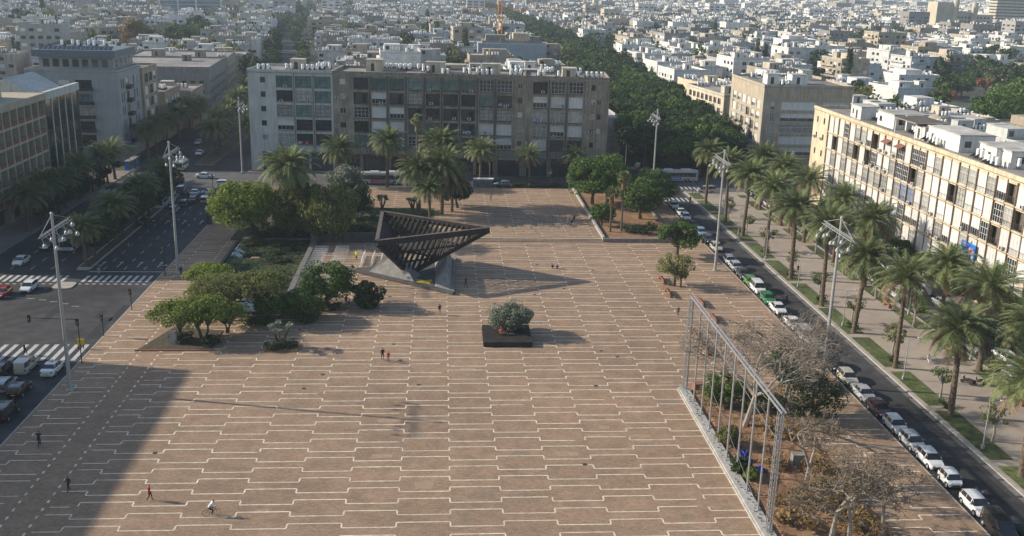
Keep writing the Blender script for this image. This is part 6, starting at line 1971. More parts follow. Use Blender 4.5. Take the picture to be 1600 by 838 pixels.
m_ = MB(); m_.cbox(0,0,0,.18,.5,.14); m_.build('taxi_sign', W['yellow'], bpy.context.scene.objects.get('x')) if False else tag(m_.build('taxi_sign', W['yellow'], None, (p.x,p.y,1.33)), 'yellow roof sign sitting on the white taxi', 'roof sign')

# ------------------------------------------------------------------ buses and vans
def bus(loc, rz, label, col, adm, L_=12.0, name='city_bus', hgt=3.0, cat='bus'):
    t = thing(name, label, cat, loc, rz)
    m_ = MB(); w = 2.5
    P = []
    prof = [(-w/2,.35),(-w/2,2.7*hgt/3),(-w/2+.12,hgt-.08),(-w/2+.4,hgt),(w/2-.4,hgt),(w/2-.12,hgt-.08),(w/2,2.7*hgt/3),(w/2,.35)]
    for x in (-L_/2, L_/2): P += [(x,a,b) for a,b in prof]
    n = len(prof); F = [(i,(i+1)%n,n+(i+1)%n,n+i) for i in range(n)]+[tuple(range(n-1,-1,-1)),tuple(range(n,2*n))]
    m_.add(P, F, 0); b = m_.build('body', col, t)
    m_ = MB(); 
    for s in (-1,1): m_.box(-L_/2+.5,s*(w/2+.012)-.01,1.35,L_/2-.4,s*(w/2+.012)+.01,2.35*hgt/3,0)
    m_.build('side_windows', W['carglass'], b)
    m_ = MB(); k = int(L_/1.5)
    for s in (-1,1):
        for i in range(1,k): x = -L_/2+.5+(L_-.9)*i/k; m_.box(x-.04,s*(w/2+.028)-.006,1.35,x+.04,s*(w/2+.028)+.006,2.35*hgt/3)
    m_.build('pillars', W['framedark'], b)
    m_ = MB(); m_.box(L_/2,-w/2+.15,1.0,L_/2+.02,w/2-.15,2.6*hgt/3); m_.build('windscreen', W['carglass'], b)
    m_ = MB(); m_.box(-L_/2-.02,-w/2+.3,1.5,-L_/2,w/2-.3,2.3*hgt/3); m_.build('rear_window', W['carglass'], b)
    if L_ > 8:
        m_ = MB(); m_.box(-L_/2+1.5,-.8,hgt,-L_/2+4.2,.8,hgt+.22); m_.box(.5,-.7,hgt,2.6,.7,hgt+.18); m_.build('roof_unit', W['frame'], t)
        for s in (-1,1):
            m_ = MB(); m_.box(-1.6,s*(w/2+.012)-.01,.55,2.4,s*(w/2+.012)+.01,1.28); 
            o = m_.build('advert', adm, t)
            m_ = MB(); 
            for i in range(8): m_.box(-1.2+i*.4,s*(w/2+.03)-.005,.8,-1.2+i*.4+.26,s*(w/2+.03)+.005,1.08)
            m_.build('advert_lettering', W['line'], o)
    for x in (-L_*.28, L_*.30):
        for s in (-1,1):
            m_ = MB(); m_.tube((x,s*(w/2-.26),.45),(x,s*(w/2+.02),.45),.46,.46,14); wo = m_.build('wheel', W['black'], t)
            m_ = MB(); m_.tube((x,s*(w/2+.02),.45),(x,s*(w/2+.04),.45),.22,.2,10); m_.build('rim', W['rim'], wo)
    for s in (-1,1):
        m_ = MB(); m_.cbox(L_/2+.01,s*.95,.6,.06,.35,.2); m_.build('headlight', W['lamp'], t)
        m_ = MB(); m_.cbox(-L_/2-.01,s*1.05,.8,.06,.2,.4); m_.build('taillight', W['tail'], t)
    return t
W['busgrey'] = M('bus_silver_paint', (.42,.42,.42), .35, .08, 1, spec=.5)
W['busgreen'] = M('bus_pale_green_paint', (.30,.36,.37), .35, .08, 1, spec=.5)
p = at(1054,283,0); bus((p.x,254.0,-.15), PI, 'silver city bus with a blue advertisement crossing at the mouth of the boulevard', W['busgrey'], W['adblue'])
p = at(597,292,0); bus((p.x-.5,246.5,-.15), PI, 'dark sided city bus with a white roof and a red advertisement behind the garden trees', W['busgrey'], W['red'])
p = at(110,385,.5); bus((p.x,p.y+4,-.15), SOUTH, 'pale green city bus in the shade on the left road beside the traffic lights', W['busgreen'], W['adblue'])
p = at(250,320,.5); bus((p.x,p.y+1,-.15), SOUTH, 'silver minibus with a big windscreen facing us on the shaded road', W['busgrey'], W['red'], L_=6.2, name='minibus', hgt=2.5, cat='minibus')
p = at(281,262,.5); bus((p.x,p.y+1,-.15), SOUTH, 'white and blue van facing us at the far side of the junction', W['white'], W['blue'], L_=6.0, name='delivery_van', hgt=2.4, cat='van')
p = at(1368,462,.5)
# ------------------------------------------------------------------ shelters
def shelter(x, y, rz, label, L_=4.4, roofm='frame', z=0):
    t = thing('bus_shelter', label, 'bus shelter', (x,y,z), rz)
    m_ = MB(); m_.box(-L_/2,-.9,2.45,L_/2,.7,2.62); m_.build('roof', W[roofm], t)
    for xx in (-L_/2+.15, 0, L_/2-.15): m_ = MB(); m_.tube((xx,.5,0),(xx,.5,2.45),.05,.05,6); m_.build('post', W['darksteel'], t)
    m_ = MB(); m_.box(-L_/2+.2,.48,.4,L_/2-.2,.52,2.3); m_.build('glass_panel', W['glassteal'], t)
    m_ = MB(); m_.box(-L_/2+.6,-.1,.45,L_/2-.8,.3,.52); m_.box(-L_/2+.8,.05,0,-L_/2+.88,.13,.45); m_.box(L_/2-1.2,.05,0,L_/2-1.12,.13,.45); m_.build('seat', W['steel'], t)
    m_ = MB(); m_.box(L_/2-.1,-.7,.3,L_/2+.05,.45,2.2); m_.build('poster', W['adblue'], t)
p = at(757,305,.0); shelter(p.x, 239.9+.6, PI, 'white roofed bus shelter at the far edge of the square', 5.0, 'white', z=0)
p = at(843,262,0); shelter(p.x, 258.2+2.0, 0, 'dark bus shelter with a blue poster in front of the terrace', 4.4, 'darksteel')
p = at(250,258,0); shelter(-79.6, 262.5, -PI/2, 'long grey roofed shelter on the pavement by the far junction', 9.0, 'roof')

# ------------------------------------------------------------------ street lamps, signals, signs
def lamp(px, py, h, label, arms=1, group='street lamps', x=None, y=None, hd=0):
    p = at(px, py) if x is None else Vector((x,y,0))
    t = thing('street_lamp', label, 'street lamp', (p.x,p.y,0), hd, group)
    m_ = MB(); m_.tube((0,0,0),(0,0,h),.09,.06,8); m_.cbox(0,0,0,.3,.3,.5); m_.build('pole', W['mast'], t)
    for s in ((1,) if arms == 1 else (1,-1)):
        m_ = MB(); m_.tube((0,0,h-.1),(s*1.3,0,h+.25),.045,.04,6); m_.build('arm', W['mast'], t)
        m_ = MB(); m_.cbox(s*1.55,0,h+.2,.7,.28,.12); m_.build('lamp_head', W['acwhite'], t)
lamp(563,266,9.8,'slim street lamp on the pavement before the brown terrace, left one'); lamp(765,283,9.0,'slim street lamp right of the bus shelter')
lamp(977,262,7.0,'short street lamp at the mouth of the boulevard'); lamp(416,262,8,'double armed street lamp before the pale grey end block',2)
lamp(1199,308,7.5,'street lamp at the corner of the park path by the cross street')
for i, y in enumerate((99.2,119.5,140.5,160.5,178.5,196.5)): lamp(0,0,5.6,f'low lamp post in the kerb side lawn strip, {ordn[i]} of its row',1,'lamp posts in the lawn strip',61.3,y,0)
for i, y in enumerate((108.5,126.5,146,166)): lamp(0,0,5.4,f'low lamp post beside the parked cars beyond the path, {ordn[i]} of its row',1,'lamp posts beyond the path',74.2,y,PI)
def signal(x, y, label, h=3.2, face=0, arm=0, z=0):
    t = thing('traffic_light', label, 'traffic light', (x,y,z), face, 'traffic lights')
    m_ = MB(); m_.tube((0,0,0),(0,0,h),.07,.06,8); 
    if arm: m_.tube((0,0,h-.1),(arm,0,h+.1),.05,.04,6)
    m_.build('pole', W['darksteel'], t)
    spots = [(0,h-.9)] + ([(arm,h-.4)] if arm else [])
    for hx, hz_ in spots:
        m_ = MB(); m_.box(hx-.17,-.32,hz_,hx+.17,-.08,hz_+.95,0); b = m_.build('signal_head', W['black'], t)
        for k, c in enumerate(('signgreen','yellow','red')):
            m_ = MB(); m_.lathe([(.1,0),(.09,.03)],8,(0,0,0)); 
            m_.v = [(hx+v[0], -.33-v[2], hz_+.17+.3*k+v[1]) for v in m_.v]; m_.build('lens', W[c], b)
    return t
for (px, py, h, arm, lab) in ((128,568,6.2,-6.0,'traffic light with a long arm over the road beside the nearest left mast'),(206,485,3.4,0,'traffic light on the plaza kerb left of the pond trees'),
      (162,525,3.2,0,'small yellow backed signal on the plaza kerb between the crossings'),(258,432,5.5,-5.5,'traffic light with a long arm at the far zebra crossing'),(120,420,4.0,0,'traffic light on the near tip of the median'),
      (333,300,4.2,0,'traffic light pole at the far junction left of the yellow green tree'),(1082,302,3.4,0,'traffic light at the corner where the narrow road meets the cross street'),(1087,306,3.0,0,'second traffic light on the lawn corner by the cross street'),
      (1068,300,3.2,0,'pedestrian signal before the silver bus')):
    p = at(px, py); signal(p.x, p.y, lab, h, 0, arm)
def round_sign(px, py, label, h=2.7):
    p = at(px, py); t = thing('road_sign', label, 'road sign', (p.x,p.y,0))
    m_ = MB(); m_.tube((0,0,0),(0,0,h+.3),.04,.04,6); m_.build('pole', W['steel'], t)
    m_ = MB(); m_.tube((0,-.05,h),(0,-.08,h),.36,.36,16,0); m_.box(-.24,-.095,h-.06,.24,-.081,h+.06,1); m_.build('disc', [W['red'], W['line']], t)
    m_ = MB(); m_.box(-.33,-.08,h-1.15,.33,-.05,h-.5,0); m_.build('plate', [W['line']], t)
round_sign(860,285,'red no entry sign above a white plate at the edge of the planted verge',3.3)
def info(px, py, label, mat, w=1.0, h=1.8):
    p = at(px, py); t = thing('information_board', label, 'sign', (p.x,p.y,0)); m_ = MB(); m_.box(-w/2,-.08,.6,w/2,.08,.6+h); m_.build('panel', W[mat], t)
    m_ = MB(); m_.box(-w/2+.05,-.05,0,-w/2+.15,.05,.6); m_.box(w/2-.15,-.05,0,w/2-.05,.05,.6); m_.build('legs', W['darksteel'], t)
info(155,432,'small info cabinet at the kerb near the far crossing','concrete',.5,.9)
info(127,545,'yellow and blue sign fixed at the foot of the long armed traffic light','yellow',.9,.8)
info(362,355,'white notice board under the yellow green tree','frame',.9,.6)
info(955,349,'white board standing among the trees of the walled bed','frame',1.4,.5)
p = at(327,350); t = thing('advertising_column', 'round advertising column at the kerb under the yellow green tree', 'advertising column', (p.x,p.y,0))
m_ = MB(); m_.lathe([(.6,0),(.6,2.9)],16); m_.build('drum', W['darkcon'], t); m_ = MB(); m_.lathe([(.8,2.9),(.75,3.1),(.1,3.5)],16); m_.build('cap', W['roof'], t)
p = at(166,275); t = thing('kiosk', 'blue street cabinet on the pavement before the grey corner block', 'cabinet', (-79.5,263.4-.2,0)); m_ = MB(); m_.box(-.6,-.4,0,.6,.4,2.0,0); m_.box(-.7,-.5,2.0,.7,.5,2.12,1); m_.build('body', [W['adblue'], W['roof']], t)

# ------------------------------------------------------------------ benches
def bench(x, y, rz, label, L_=4.6):
    t = thing('timber_bench', label, 'bench', (x,y,0), rz, 'long timber benches')
    m_ = MB()
    for i in range(4): m_.box(-L_/2,-.28+i*.15,.42,L_/2,-.16+i*.15,.48)
    m_.build('seat', W['wood'], t)
    m_ = MB()
    for i in range(3): m_.add([(-L_/2,.33+i*.03,.55+i*.16),(L_/2,.33+i*.03,.55+i*.16),(L_/2,.36+i*.03,.68+i*.16),(-L_/2,.36+i*.03,.68+i*.16),(-L_/2,.38+i*.03,.55+i*.16),(L_/2,.38+i*.03,.55+i*.16),(L_/2,.41+i*.03,.68+i*.16),(-L_/2,.41+i*.03,.68+i*.16)], [(0,1,2,3),(7,6,5,4),(3,2,6,7),(0,3,7,4),(1,5,6,2),(0,4,5,1)])
    m_.build('backrest', W['wood'], t)
    for s in (-1,1): m_ = MB(); m_.box(s*L_*.38-.12,-.25,0,s*L_*.38+.12,.35,.42); m_.build('leg', W['soil'], t)
def pb_(px, py): return at(px, py, .4)
for (a, b, lab) in (((1036,437),1,'long timber bench at the left of the half withered tree, farther one'),((1046,457),1,'long timber bench at the left of the half withered tree, nearer one'),((1097,472),1,'timber bench just behind the far top corner of the steel gantry'),
                    ((1117,497),1,'timber bench beyond the far end of the steel gantry, half under bare branches'),((1088,523),1,'timber bench with two sitters left of the steel gantry'),((1104,545),1,'timber bench behind the second post of the steel gantry')):
    p = pb_(*a); bench(p.x, p.y, PI/2+.02, lab, 4.4)
p = at(1080,608,.3); t = thing('timber_box', 'dark red timber box at the far end of the frame footing', 'box', (33.0,116.8,0)); m_ = MB(); m_.box(-.7,-.5,0,.7,.5,.75); m_.build('box', W['wood'], t)
for i,(x,y) in enumerate(((72.6,129),(72.8,111.5),(72.6,150))): 
    bench(x, y, PI/2, ['timber bench by the white clad sitter under the palms','bench near the yellow post beside the parked bicycles','farther bench on the park path'][i], 2.2)

# ------------------------------------------------------------------ crowd barriers
def barrier_mesh():
    m_ = MB(); L_ = 2.3
    m_.tube((-L_/2,0,.15),(-L_/2,0,1.1),.03,.03,5); m_.tube((L_/2,0,.15),(L_/2,0,1.1),.03,.03,5); m_.tube((-L_/2,0,1.1),(L_/2,0,1.1),.03,.03,5); m_.tube((-L_/2,0,.2),(L_/2,0,.2),.03,.03,5)
    for i in range(1,14): x = -L_/2+L_*i/14; m_.beam((x,0,.2),(x,0,1.1),.02,.02)
    f_ = MB()
    for s in (-1,1): f_.tube((s*L_*.38,-.3,.02),(s*L_*.38,.3,.02),.025,.025,4); f_.tube((s*L_*.38,0,.02),(s*L_*.38,0,.2),.025,.025,4)
    return m_.mesh('barrier', [W['tankwhite']]), f_.mesh('feet', [W['tankwhite']])
bm_, bf_ = barrier_mesh()
def barriers(x, y, n, step, label, rz=0):
    for i in range(n):
        t = link('crowd_barrier', bm_, None, (x+.01*i, y+i*step, 0), rz); tag(t, label, 'crowd barrier', 'steel crowd barriers stacked beside the pond')
        link('feet', bf_, t)
barriers(-22.2,157,17,1.55,'steel crowd barrier of the stack nearest the pond wall'); barriers(-18.4,158,16,1.6,'steel crowd barrier of the middle stack beside the pond')
for k,x in enumerate((-14.0,-12.2,-10.6)): barriers(x,172.6,14,.42,['steel crowd barrier of the left small bunch behind the sculpture base','steel crowd barrier of the middle small bunch behind the sculpture base','steel crowd barrier of the right small bunch behind the sculpture base'][k],PI/2*.96)

# ------------------------------------------------------------------ people
CL = {}
def cloth(c):
    if c not in CL: CL[c] = M('cloth_'+'_'.join(str(int(v*100)) for v in c), c, .85, .15, 6)
    return CL[c]
def person(x, y, z, rz, pose, shirt, legs, label, skirt=False, hair=True, sc=1.0, seed=0, group=None):
    J = {}
    if pose == 'walk':
        J = dict(hip=(0,0,.95),ch=(0,.02,1.35),nk=(0,.03,1.5),hd=(0,.05,1.63),
                 lk=(-.1,.18,.52),la=(-.1,.22,.08),lt=(-.1,.38,.04), rk=(.1,.02,.5),ra=(.1,-.28,.14),rt=(.1,-.14,.05),
                 ls=(-.2,.0,1.42),le=(-.25,-.1,1.14),lw=(-.24,.04,.9), rs=(.2,.0,1.42),re=(.25,.1,1.14),rw=(.24,.3,.98))
    elif pose == 'stand':
        J = dict(hip=(0,0,.95),ch=(0,.0,1.35),nk=(0,.01,1.5),hd=(0,.03,1.63),
                 lk=(-.11,.03,.5),la=(-.12,0,.08),lt=(-.13,.15,.04), rk=(.11,.03,.5),ra=(.12,0,.08),rt=(.14,.15,.04),
                 ls=(-.2,.0,1.42),le=(-.27,-.03,1.13),lw=(-.24,.1,.9), rs=(.2,.0,1.42),re=(.27,-.03,1.13),rw=(.22,.2,1.05))
    elif pose == 'sit':
        J = dict(hip=(0,0,.52),ch=(0,-.03,.92),nk=(0,-.0,1.07),hd=(0,.04,1.2),
                 lk=(-.13,.42,.54),la=(-.14,.45,.1),lt=(-.15,.6,.05), rk=(.13,.42,.54),ra=(.14,.42,.1),rt=(.15,.57,.05),
                 ls=(-.2,.0,1.0),le=(-.26,.08,.74),lw=(-.16,.3,.62), rs=(.2,.0,1.0),re=(.26,.08,.74),rw=(.16,.3,.62))
    elif pose == 'ride':
        J = dict(hip=(0,-.25,.98),ch=(0,.08,1.34),nk=(0,.18,1.46),hd=(0,.26,1.58),
                 lk=(-.12,.18,.82),la=(-.12,.05,.38),lt=(-.12,.2,.36), rk=(.12,.12,.62),ra=(.12,.0,.2),rt=(.12,.15,.18),
                 ls=(-.19,.12,1.38),le=(-.26,.28,1.18),lw=(-.22,.48,1.06), rs=(.19,.12,1.38),re=(.26,.28,1.18),rw=(.22,.48,1.06))
    elif pose == 'crouch':
        J = dict(hip=(0,-.1,.38),ch=(0,.12,.72),nk=(0,.2,.85),hd=(0,.28,.97),
                 lk=(-.16,.3,.5),la=(-.15,.02,.08),lt=(-.16,.17,.04), rk=(.16,.3,.5),ra=(.15,.02,.08),rt=(.16,.17,.04),
                 ls=(-.18,.14,.78),le=(-.22,.3,.55),lw=(-.12,.5,.45), rs=(.18,.14,.78),re=(.22,.3,.55),rw=(.12,.5,.45))
    order = [('hip',.155),('ch',.165),('nk',.062),('hd',.105),('ls',.075),('le',.05),('lw',.032),('rs',.075),('re',.05),('rw',.032),('lk',.068),('la',.045),('lt',.04),('rk',.068),('ra',.045),('rt',.04)]
    idx = {k:i for i,(k,_) in enumerate(order)}
    vs = [J[k] for k,_ in order]
    lh = Vector(J['hip'])+Vector((-.1,0,-.06)); rh = Vector(J['hip'])+Vector((.1,0,-.06)); vs += [tuple(lh), tuple(rh)]; rad = [r_ for _,r_ in order]+[.095,.095]
    L1, R1 = len(vs)-2, len(vs)-1
    top = Vector(J['hd'])+Vector((0,.01,.10)); vs.append(tuple(top)); rad.append(.085)
    E_ = [('hip','ch'),('ch','nk'),('nk','hd'),('ch','ls'),('ls','le'),('le','lw'),('ch','rs'),('rs','re'),('re','rw'),('lk','la'),('la','lt'),('rk','ra'),('ra','rt')]
    E_ = [(idx[a],idx[b]) for a,b in E_]+[(0,L1),(L1,idx['lk']),(0,R1),(R1,idx['rk']),(idx['hd'],len(vs)-1)]
    for w_, e_ in (('lw','le'),('rw','re')):                   # palm and five bent fingers
        d = (Vector(J[w_])-Vector(J[e_])).normalized(); s = d.orthogonal().normalized(); base = Vector(J[w_])+d*.06
        vs.append(tuple(base)); rad.append(.028); bi = len(vs)-1; E_.append((idx[w_], bi))
        for q in range(4):
            o_ = s*(.016*(q-1.5)); k1 = base+o_*1.4+d*.045; k2 = k1+d*.035+Vector((0,0,-.012))
            vs += [tuple(k1), tuple(k2)]; rad += [.009,.007]; E_ += [(bi,len(vs)-2),(len(vs)-2,len(vs)-1)]
        k1 = Vector(J[w_])+s*.045+d*.03; k2 = k1+d*.03+s*.01; vs += [tuple(k1), tuple(k2)]; rad += [.010,.008]; E_ += [(idx[w_],len(vs)-2),(len(vs)-2,len(vs)-1)]
    me = bpy.data.meshes.new('person_body'); me.from_pydata(vs, E_, [])
    tmp = bpy.data.objects.new('tmp_person', me); COL.objects.link(tmp)
    md = tmp.modifiers.new('skin','SKIN'); md.use_smooth_shade = True
    for i, r_ in enumerate(rad): me.skin_vertices[0].data[i].radius = (r_, r_*.85 if i != 0 else r_*.75)
    me.skin_vertices[0].data[0].use_root = True
    sb = tmp.modifiers.new('sub','SUBSURF'); sb.levels = 1; sb.render_levels = 1
    dg = bpy.context.evaluated_depsgraph_get(); ev = tmp.evaluated_get(dg); bm2 = bpy.data.meshes.new_from_object(ev)
    bpy.data.objects.remove(tmp)
    bm2.name = 'person'
    bm2.materials.clear()
    for m in (W['skin'], cloth(shirt), cloth(legs), W['hair'], W['black']): bm2.materials.append(m)
    hipz = J['hip'][2]; nkz = J['nk'][2]; hd = Vector(J['hd'])
    def segd(p, a, b):
        a = Vector(a); b = Vector(b); t_ = max(0, min(1, (p-a).dot(b-a)/max(1e-6,(b-a).length_squared))); return (p-a-(b-a)*t_).length
    for f in bm2.polygons:
        c = f.center
        ds = [(min(segd(c,J['hip'],J['ch'])-.13, segd(c,J['ls'],J['le'])-.04, segd(c,J['rs'],J['re'])-.04, segd(c,J['le'],J['lw'])-.03, segd(c,J['re'],J['rw'])-.03),1),
              (min(segd(c,lh,J['lk'])-.06, segd(c,rh,J['rk'])-.06, segd(c,J['lk'],J['la'])-.04, segd(c,J['rk'],J['ra'])-.04),2),
              (segd(c,J['nk'],hd)-.05,0), (min(segd(c,J['la'],J['lt']),segd(c,J['ra'],J['rt']))-.03,4)]
        k = min(ds)[1]
        hw_ = min((c-Vector(J['lw'])).length, (c-Vector(J['rw'])).length, (c-Vector(J['lw'])-(Vector(J['lw'])-Vector(J['le'])).normalized()*.08).length, (c-Vector(J['rw'])-(Vector(J['rw'])-Vector(J['re'])).normalized()*.08).length)
        if hw_ < .05: k = 0
        if (c-hd-Vector((0,0,.05))).length < .19 and c.z > J['nk'][2]+.05: k = 0
        if k == 0 and hair and c.z > hd.z-.02 and (c.y < hd.y+.04 or c.z > hd.z+.09): k = 3
        f.material_index = k
    t = link('person', bm2, None, (x,y,z), rz); t.scale = (sc,)*3
    tag(t, label, 'person', group)
    hm = MB()
    for s in (-1,1): hm.ball((hd.x+s*.035, hd.y+.088, hd.z+.03), .011, 0, 6, 4)
    hm.build('eyes', W['black'], t)
    hm = MB(); hm.ball((hd.x, hd.y+.105, hd.z), .016, 0, 6, 4, 1.6); hm.build('nose', W['skin'], t)
    hm = MB(); hm.cbox(hd.x, hd.y+.093, hd.z-.05, .045, .01, .008); hm.build('mouth', W['tail'], t)
    for s in (-1,1): hm = MB(); hm.ball((hd.x+s*.1, hd.y+.0, hd.z+.01), .022, 0, 6, 4, 1.5); hm.build('ear', W['skin'], t)
    if skirt:
        hm = MB(); hm.lathe([(.27,hipz-.5),(.17,hipz+.05)],12); hm.build('skirt', cloth(legs), t)
    return t
def bike(x, y, rz, label, z=0, group=None, lean=0):
    t = thing('bicycle', label, 'bicycle', (x,y,z), rz, group)
    if lean: t.rotation_euler = (0, lean, rz)
    for wy in (-.52,.52):
        m_ = MB(); n = 20; R_ = .33
        for i in range(n):
            a, b = 2*PI*i/n, 2*PI*(i+1)/n
            m_.tube((0,wy+R_*math.cos(a),R_+.01+R_*math.sin(a)),(0,wy+R_*math.cos(b),R_+.01+R_*math.sin(b)),.02,.02,4,0,False)
        for i in range(8): a = 2*PI*i/8; m_.tube((0,wy,R_),(0,wy+R_*math.cos(a),R_+R_*math.sin(a)),.004,.004,3,0,False)
        m_.build('wheel', W['black'], t)
    m_ = MB()
    for a, b in (((0,-.52,.34),(0,-.05,.3)),((0,-.05,.3),(0,-.2,.82)),((0,-.52,.34),(0,-.18,.75)),((0,-.18,.75),(0,.35,.82)),((0,-.05,.3),(0,.37,.72)),((0,.35,.95),(0,.52,.34))): m_.tube(a,b,.022,.022,5)
    m_.build('frame', W['darksteel'], t)
    m_ = MB(); m_.tube((-.26,.42,1.02),(.26,.42,1.02),.015,.015,5); m_.tube((0,.35,.9),(0,.42,1.02),.018,.018,5); m_.build('handlebar', W['steel'], t)
    m_ = MB(); m_.cbox(0,-.24,.84,.16,.28,.06); m_.build('saddle', W['black'], t)
    return t
K_ = (.02,.02,.025); JN = (.05,.07,.12); WT = (.7,.7,.68); RD = (.5,.03,.03); TN = (.35,.28,.2)
def PP(px, py, *a, h=0, **k): p = at(px, py, h); return person(p.x, p.y, h, *a, **k)
E_A = -PI/2
PP(234,782,E_A,'walk',RD,K_,'person in a bright red jacket and black trousers walking on the square, lower left')
PP(108,768,2.6,'walk',(.05,.05,.055),K_,'person in dark clothes walking in the shade at the lower left')
p = at(331,806); person(p.x,p.y-.0,0,-1.35,'ride',WT,K_,'person in a white top riding a bicycle in the lower left sunlight'); bike(p.x,p.y,-1.35,'black bicycle under the rider in the white top')
p = at(62,697); person(p.x,p.y,0,.2,'ride',K_,K_,'person in black riding a bicycle along the shaded cycle strip'); bike(p.x,p.y,.2,'bicycle under the rider in black')
PP(598,563,.3,'walk',K_,K_,'person in black walking beside the one in red, in the middle of the square')
PP(607,566,.2,'walk',RD,JN,'shorter person in a red top beside the walker in black', sc=.86)
PP(687,492,.5,'stand',K_,(.3,.2,.15),'person in a dark coat standing alone left of the steel planter')
PP(728,448,1.2,'walk',K_,K_,'person in dark clothes standing in the shadow of the sculpture')
p = at(864,420); person(p.x,p.y,0,1.6,'crouch',(.1,.1,.25),K_,'person crouching on the open square right of the sculpture shadow')
p = at(869,420); person(p.x+.1,p.y,0,-1.6,'crouch',K_,K_,'smaller figure in black crouching beside the first on the open square', sc=.8)
PP(1059,495,2.8,'walk',(.1,.1,.13),JN,'person in a grey top walking towards the steel gantry from the left')
PP(283,431,3.0,'walk',K_,(.18,.05,.14),'person in black with a purple coat hem walking left of the pond')
PP(300,432,3.2,'walk',K_,K_,'person in black walking on the right of the pair beside the left mast')
PP(767,314,.4,'walk',TN,K_,'person in a tan top on the terrace in front of the bus shelter',h=.45)
PP(541,478,.4,'walk',(.25,.08,.03),(.2,.1,.05),'person in rusty clothes between the glossy tree and the coarse shrub')
PP(546,478,.9,'walk',(.2,.08,.04),K_,'child beside the person in rusty clothes near the coarse shrub',sc=.62)
PP(557,406,2.4,'stand',(.45,.75,.05),K_,'worker in a bright yellow green vest beside the crowd barriers')
PP(552,421,2.0,'crouch',K_,K_,'person in black sitting low at the tip of the sculpture base')
PP(472,450,1.5,'sit',K_,JN,'person sitting in dark clothes near the right pond wall, left one')
PP(481,454,1.0,'sit',WT,K_,'person sitting in a pale top near the right pond wall, right one')
person(8.7,134.6,.62,2.9,'sit',(.6,.1,.04),K_,'person in an orange red top sitting on the edge of the steel planter',sc=.92)
person(9.7,134.4,.62,3.3,'sit',K_,K_,'person in black sitting against the olive trunk on the steel planter',sc=.9)
PP(888,350,1.0,'stand',TN,(.3,.25,.2),'person in pale clothes at the right end of the terrace',h=.45)
PP(893,352,.3,'sit',K_,JN,'person in blue sitting by the coping wall of the walled bed',h=.45)
PP(897,346,.2,'sit',K_,K_,'person in black sitting right of the one in blue by the coping wall',h=.45)
PP(1246,428,PI,'walk',(.12,.05,.06),K_,'person in dark clothes walking on the park path among the palms')
PP(1450,567,PI,'sit',WT,WT,'person in white sitting on a bench under the palms')
PP(1078,318,.0,'stand',K_,K_,'person in black waiting at the corner by the traffic light')
PP(1090,527,1.6,'sit',K_,JN,'person in dark clothes sitting on the bench left of the steel gantry')
PP(152,290,1.0,'walk',(.3,.25,.2),K_,'person on the sunlit pavement corner before the grey corner block')
PP(20,530,.0,'walk',K_,K_,'person in black crossing the near zebra crossing') if False else None
p = at(39,553); person(p.x,p.y,-.15,-1.5,'walk',K_,K_,'person in black walking over the near zebra crossing')
# parked two-wheelers by the path
for i, (x, y) in enumerate(((72.9,104.6),(73.2,103.8),(73.0,102.9),(73.3,101.8))): bike(x, y, 1.2+.1*i, 'bicycle parked in the small cluster beside the park path', 0, 'bicycles parked by the path', .12)
def scooter(x, y, rz, label, z=0, group='motor scooters'):
    t = thing('motor_scooter', label, 'scooter', (x,y,z), rz, group)
    for yy in (-.6,.62):
        m_ = MB(); m_.tube((-.06,yy,.25),(.06,yy,.25),.25,.25,12); m_.build('wheel', W['black'], t)
    m_ = MB(); m_.prism([(-.18,-.85),(.18,-.85),(.16,-.1),(.12,.2),(-.12,.2),(-.16,-.1)],.35,.72); m_.beam((0,.2,.3),(0,.55,1.0),.3,.1); m_.build('body', W['darksteel'], t)
    m_ = MB(); m_.cbox(0,-.4,.72,.28,.75,.1); m_.build('seat', W['black'], t)
    m_ = MB(); m_.tube((-.33,.5,1.02),(.33,.5,1.02),.02,.02,5); m_.build('handlebar', W['steel'], t)
    m_ = MB(); m_.cbox(0,.6,.85,.16,.1,.14); m_.build('headlight', W['lamp'], t)
p = at(1510,600); scooter(p.x, p.y, .6, 'dark motor scooter parked among the palms, left one'); scooter(p.x+1.6, p.y-.3, .9, 'dark motor scooter parked among the palms, right one')
scooter(55.3,88.6,SOUTH*0+PI*.95,'motor scooter standing in the road beside the tiny two seat car',-.15)
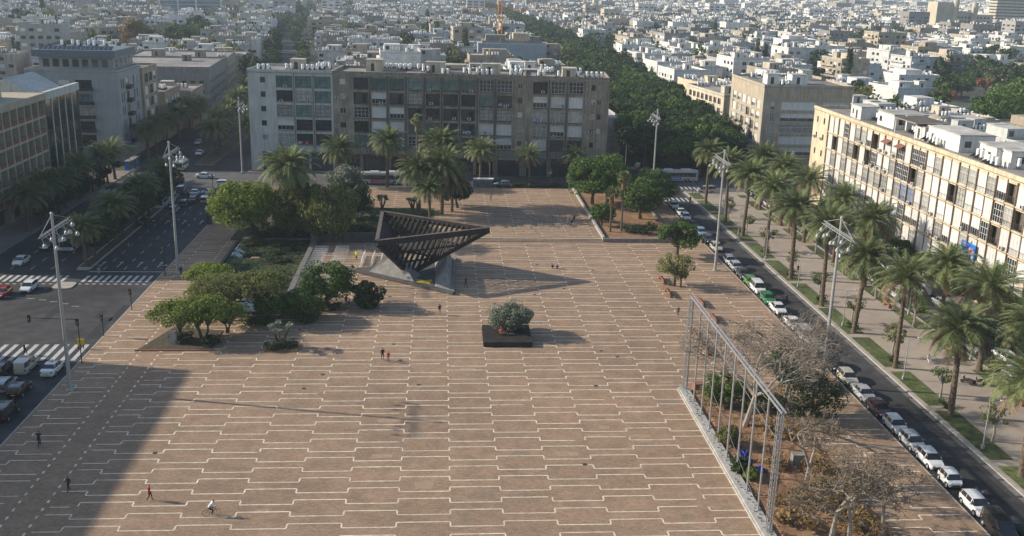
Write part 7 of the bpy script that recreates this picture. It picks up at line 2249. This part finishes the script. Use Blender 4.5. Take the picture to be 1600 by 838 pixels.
# litter bins
for i, (px, py) in enumerate(((1076,332),(1228,470),(1098,380))):
    p = at(px, py); t = thing('litter_bin', ['dark litter bin on the corner lawn by the cross street','litter bin between two kerb palms','litter bin at the kerb of the park'][i], 'litter bin', (p.x,p.y,0)); m_ = MB(); m_.lathe([(.25,0),(.3,.9),(.27,.95)],10); m_.build('drum', W['darksteel'], t)
# pigeons on the terrace
pg = MB(); pg.ball((0,0,.12),.075,0,7,5,.8); pg.ball((0,.09,.2),.04,0,6,4); pg.beam((0,-.05,.12),(0,-.2,.1),.07,.02); pg.tube((-.02,0,0),(-.02,0,.07),.008,.008,4); pg.tube((.02,0,0),(.02,0,.07),.008,.008,4); pg.tube((0,.125,.2),(0,.15,.19),.008,.003,4)
pgm = pg.mesh('pigeon', [W['concrete']])
pr = random.Random(6)
for i in range(130):
    p = at(min(890,max(800,pr.gauss(850,22))), min(366,max(335,pr.gauss(350,7))), .45)
    tag(link('pigeon', pgm, None, (p.x,p.y,.45), pr.uniform(0,6.28)), 'grey pigeon in the flock on the shaded terrace left of the walled bed', 'pigeon', 'pigeons on the terrace').scale = (1.25,)*3
# ------------------------------------------------------------------ air
m_ = MB(); m_.box(-3600,-70,-1.2,3600,5400,92)
hz_m = bpy.data.materials.new('haze_air'); hz_m.use_nodes = True
nt = hz_m.node_tree
for n_ in list(nt.nodes):
    if n_.type == 'BSDF_PRINCIPLED': nt.nodes.remove(n_)
pv = nt.nodes.new('ShaderNodeVolumePrincipled')
pv.inputs['Color'].default_value = (.74,.87,1.0,1)
pv.inputs['Density'].default_value = .00015
pv.inputs['Anisotropy'].default_value = .0
nt.links.new(pv.outputs[0], nt.nodes['Material Output'].inputs['Volume'])
tag(m_.build('haze', hz_m), kind='stuff')
# ------------------------------------------------------------------ labels: tell look-alikes of small groups apart
def relabel():
    d = {}
    for o in COL.objects:
        if o.parent is None and o.get('label') and o.get('group'): d.setdefault((o['group'], o['label']), []).append(o)
    for (g_, l_), os_ in d.items():
        if 1 < len(os_) <= 20 and 'nearest' not in l_:
            os_.sort(key=lambda o: (o.location.x**2+o.location.y**2))
            for k, o in enumerate(os_): o['label'] = l_+(f', {ordn[k]}')
    for o in COL.objects:
        if o.parent is None and o.get('label') and len(o['label'].split()) > 16: print('LONG', len(o['label'].split()), o.name, o['label'])
relabel()
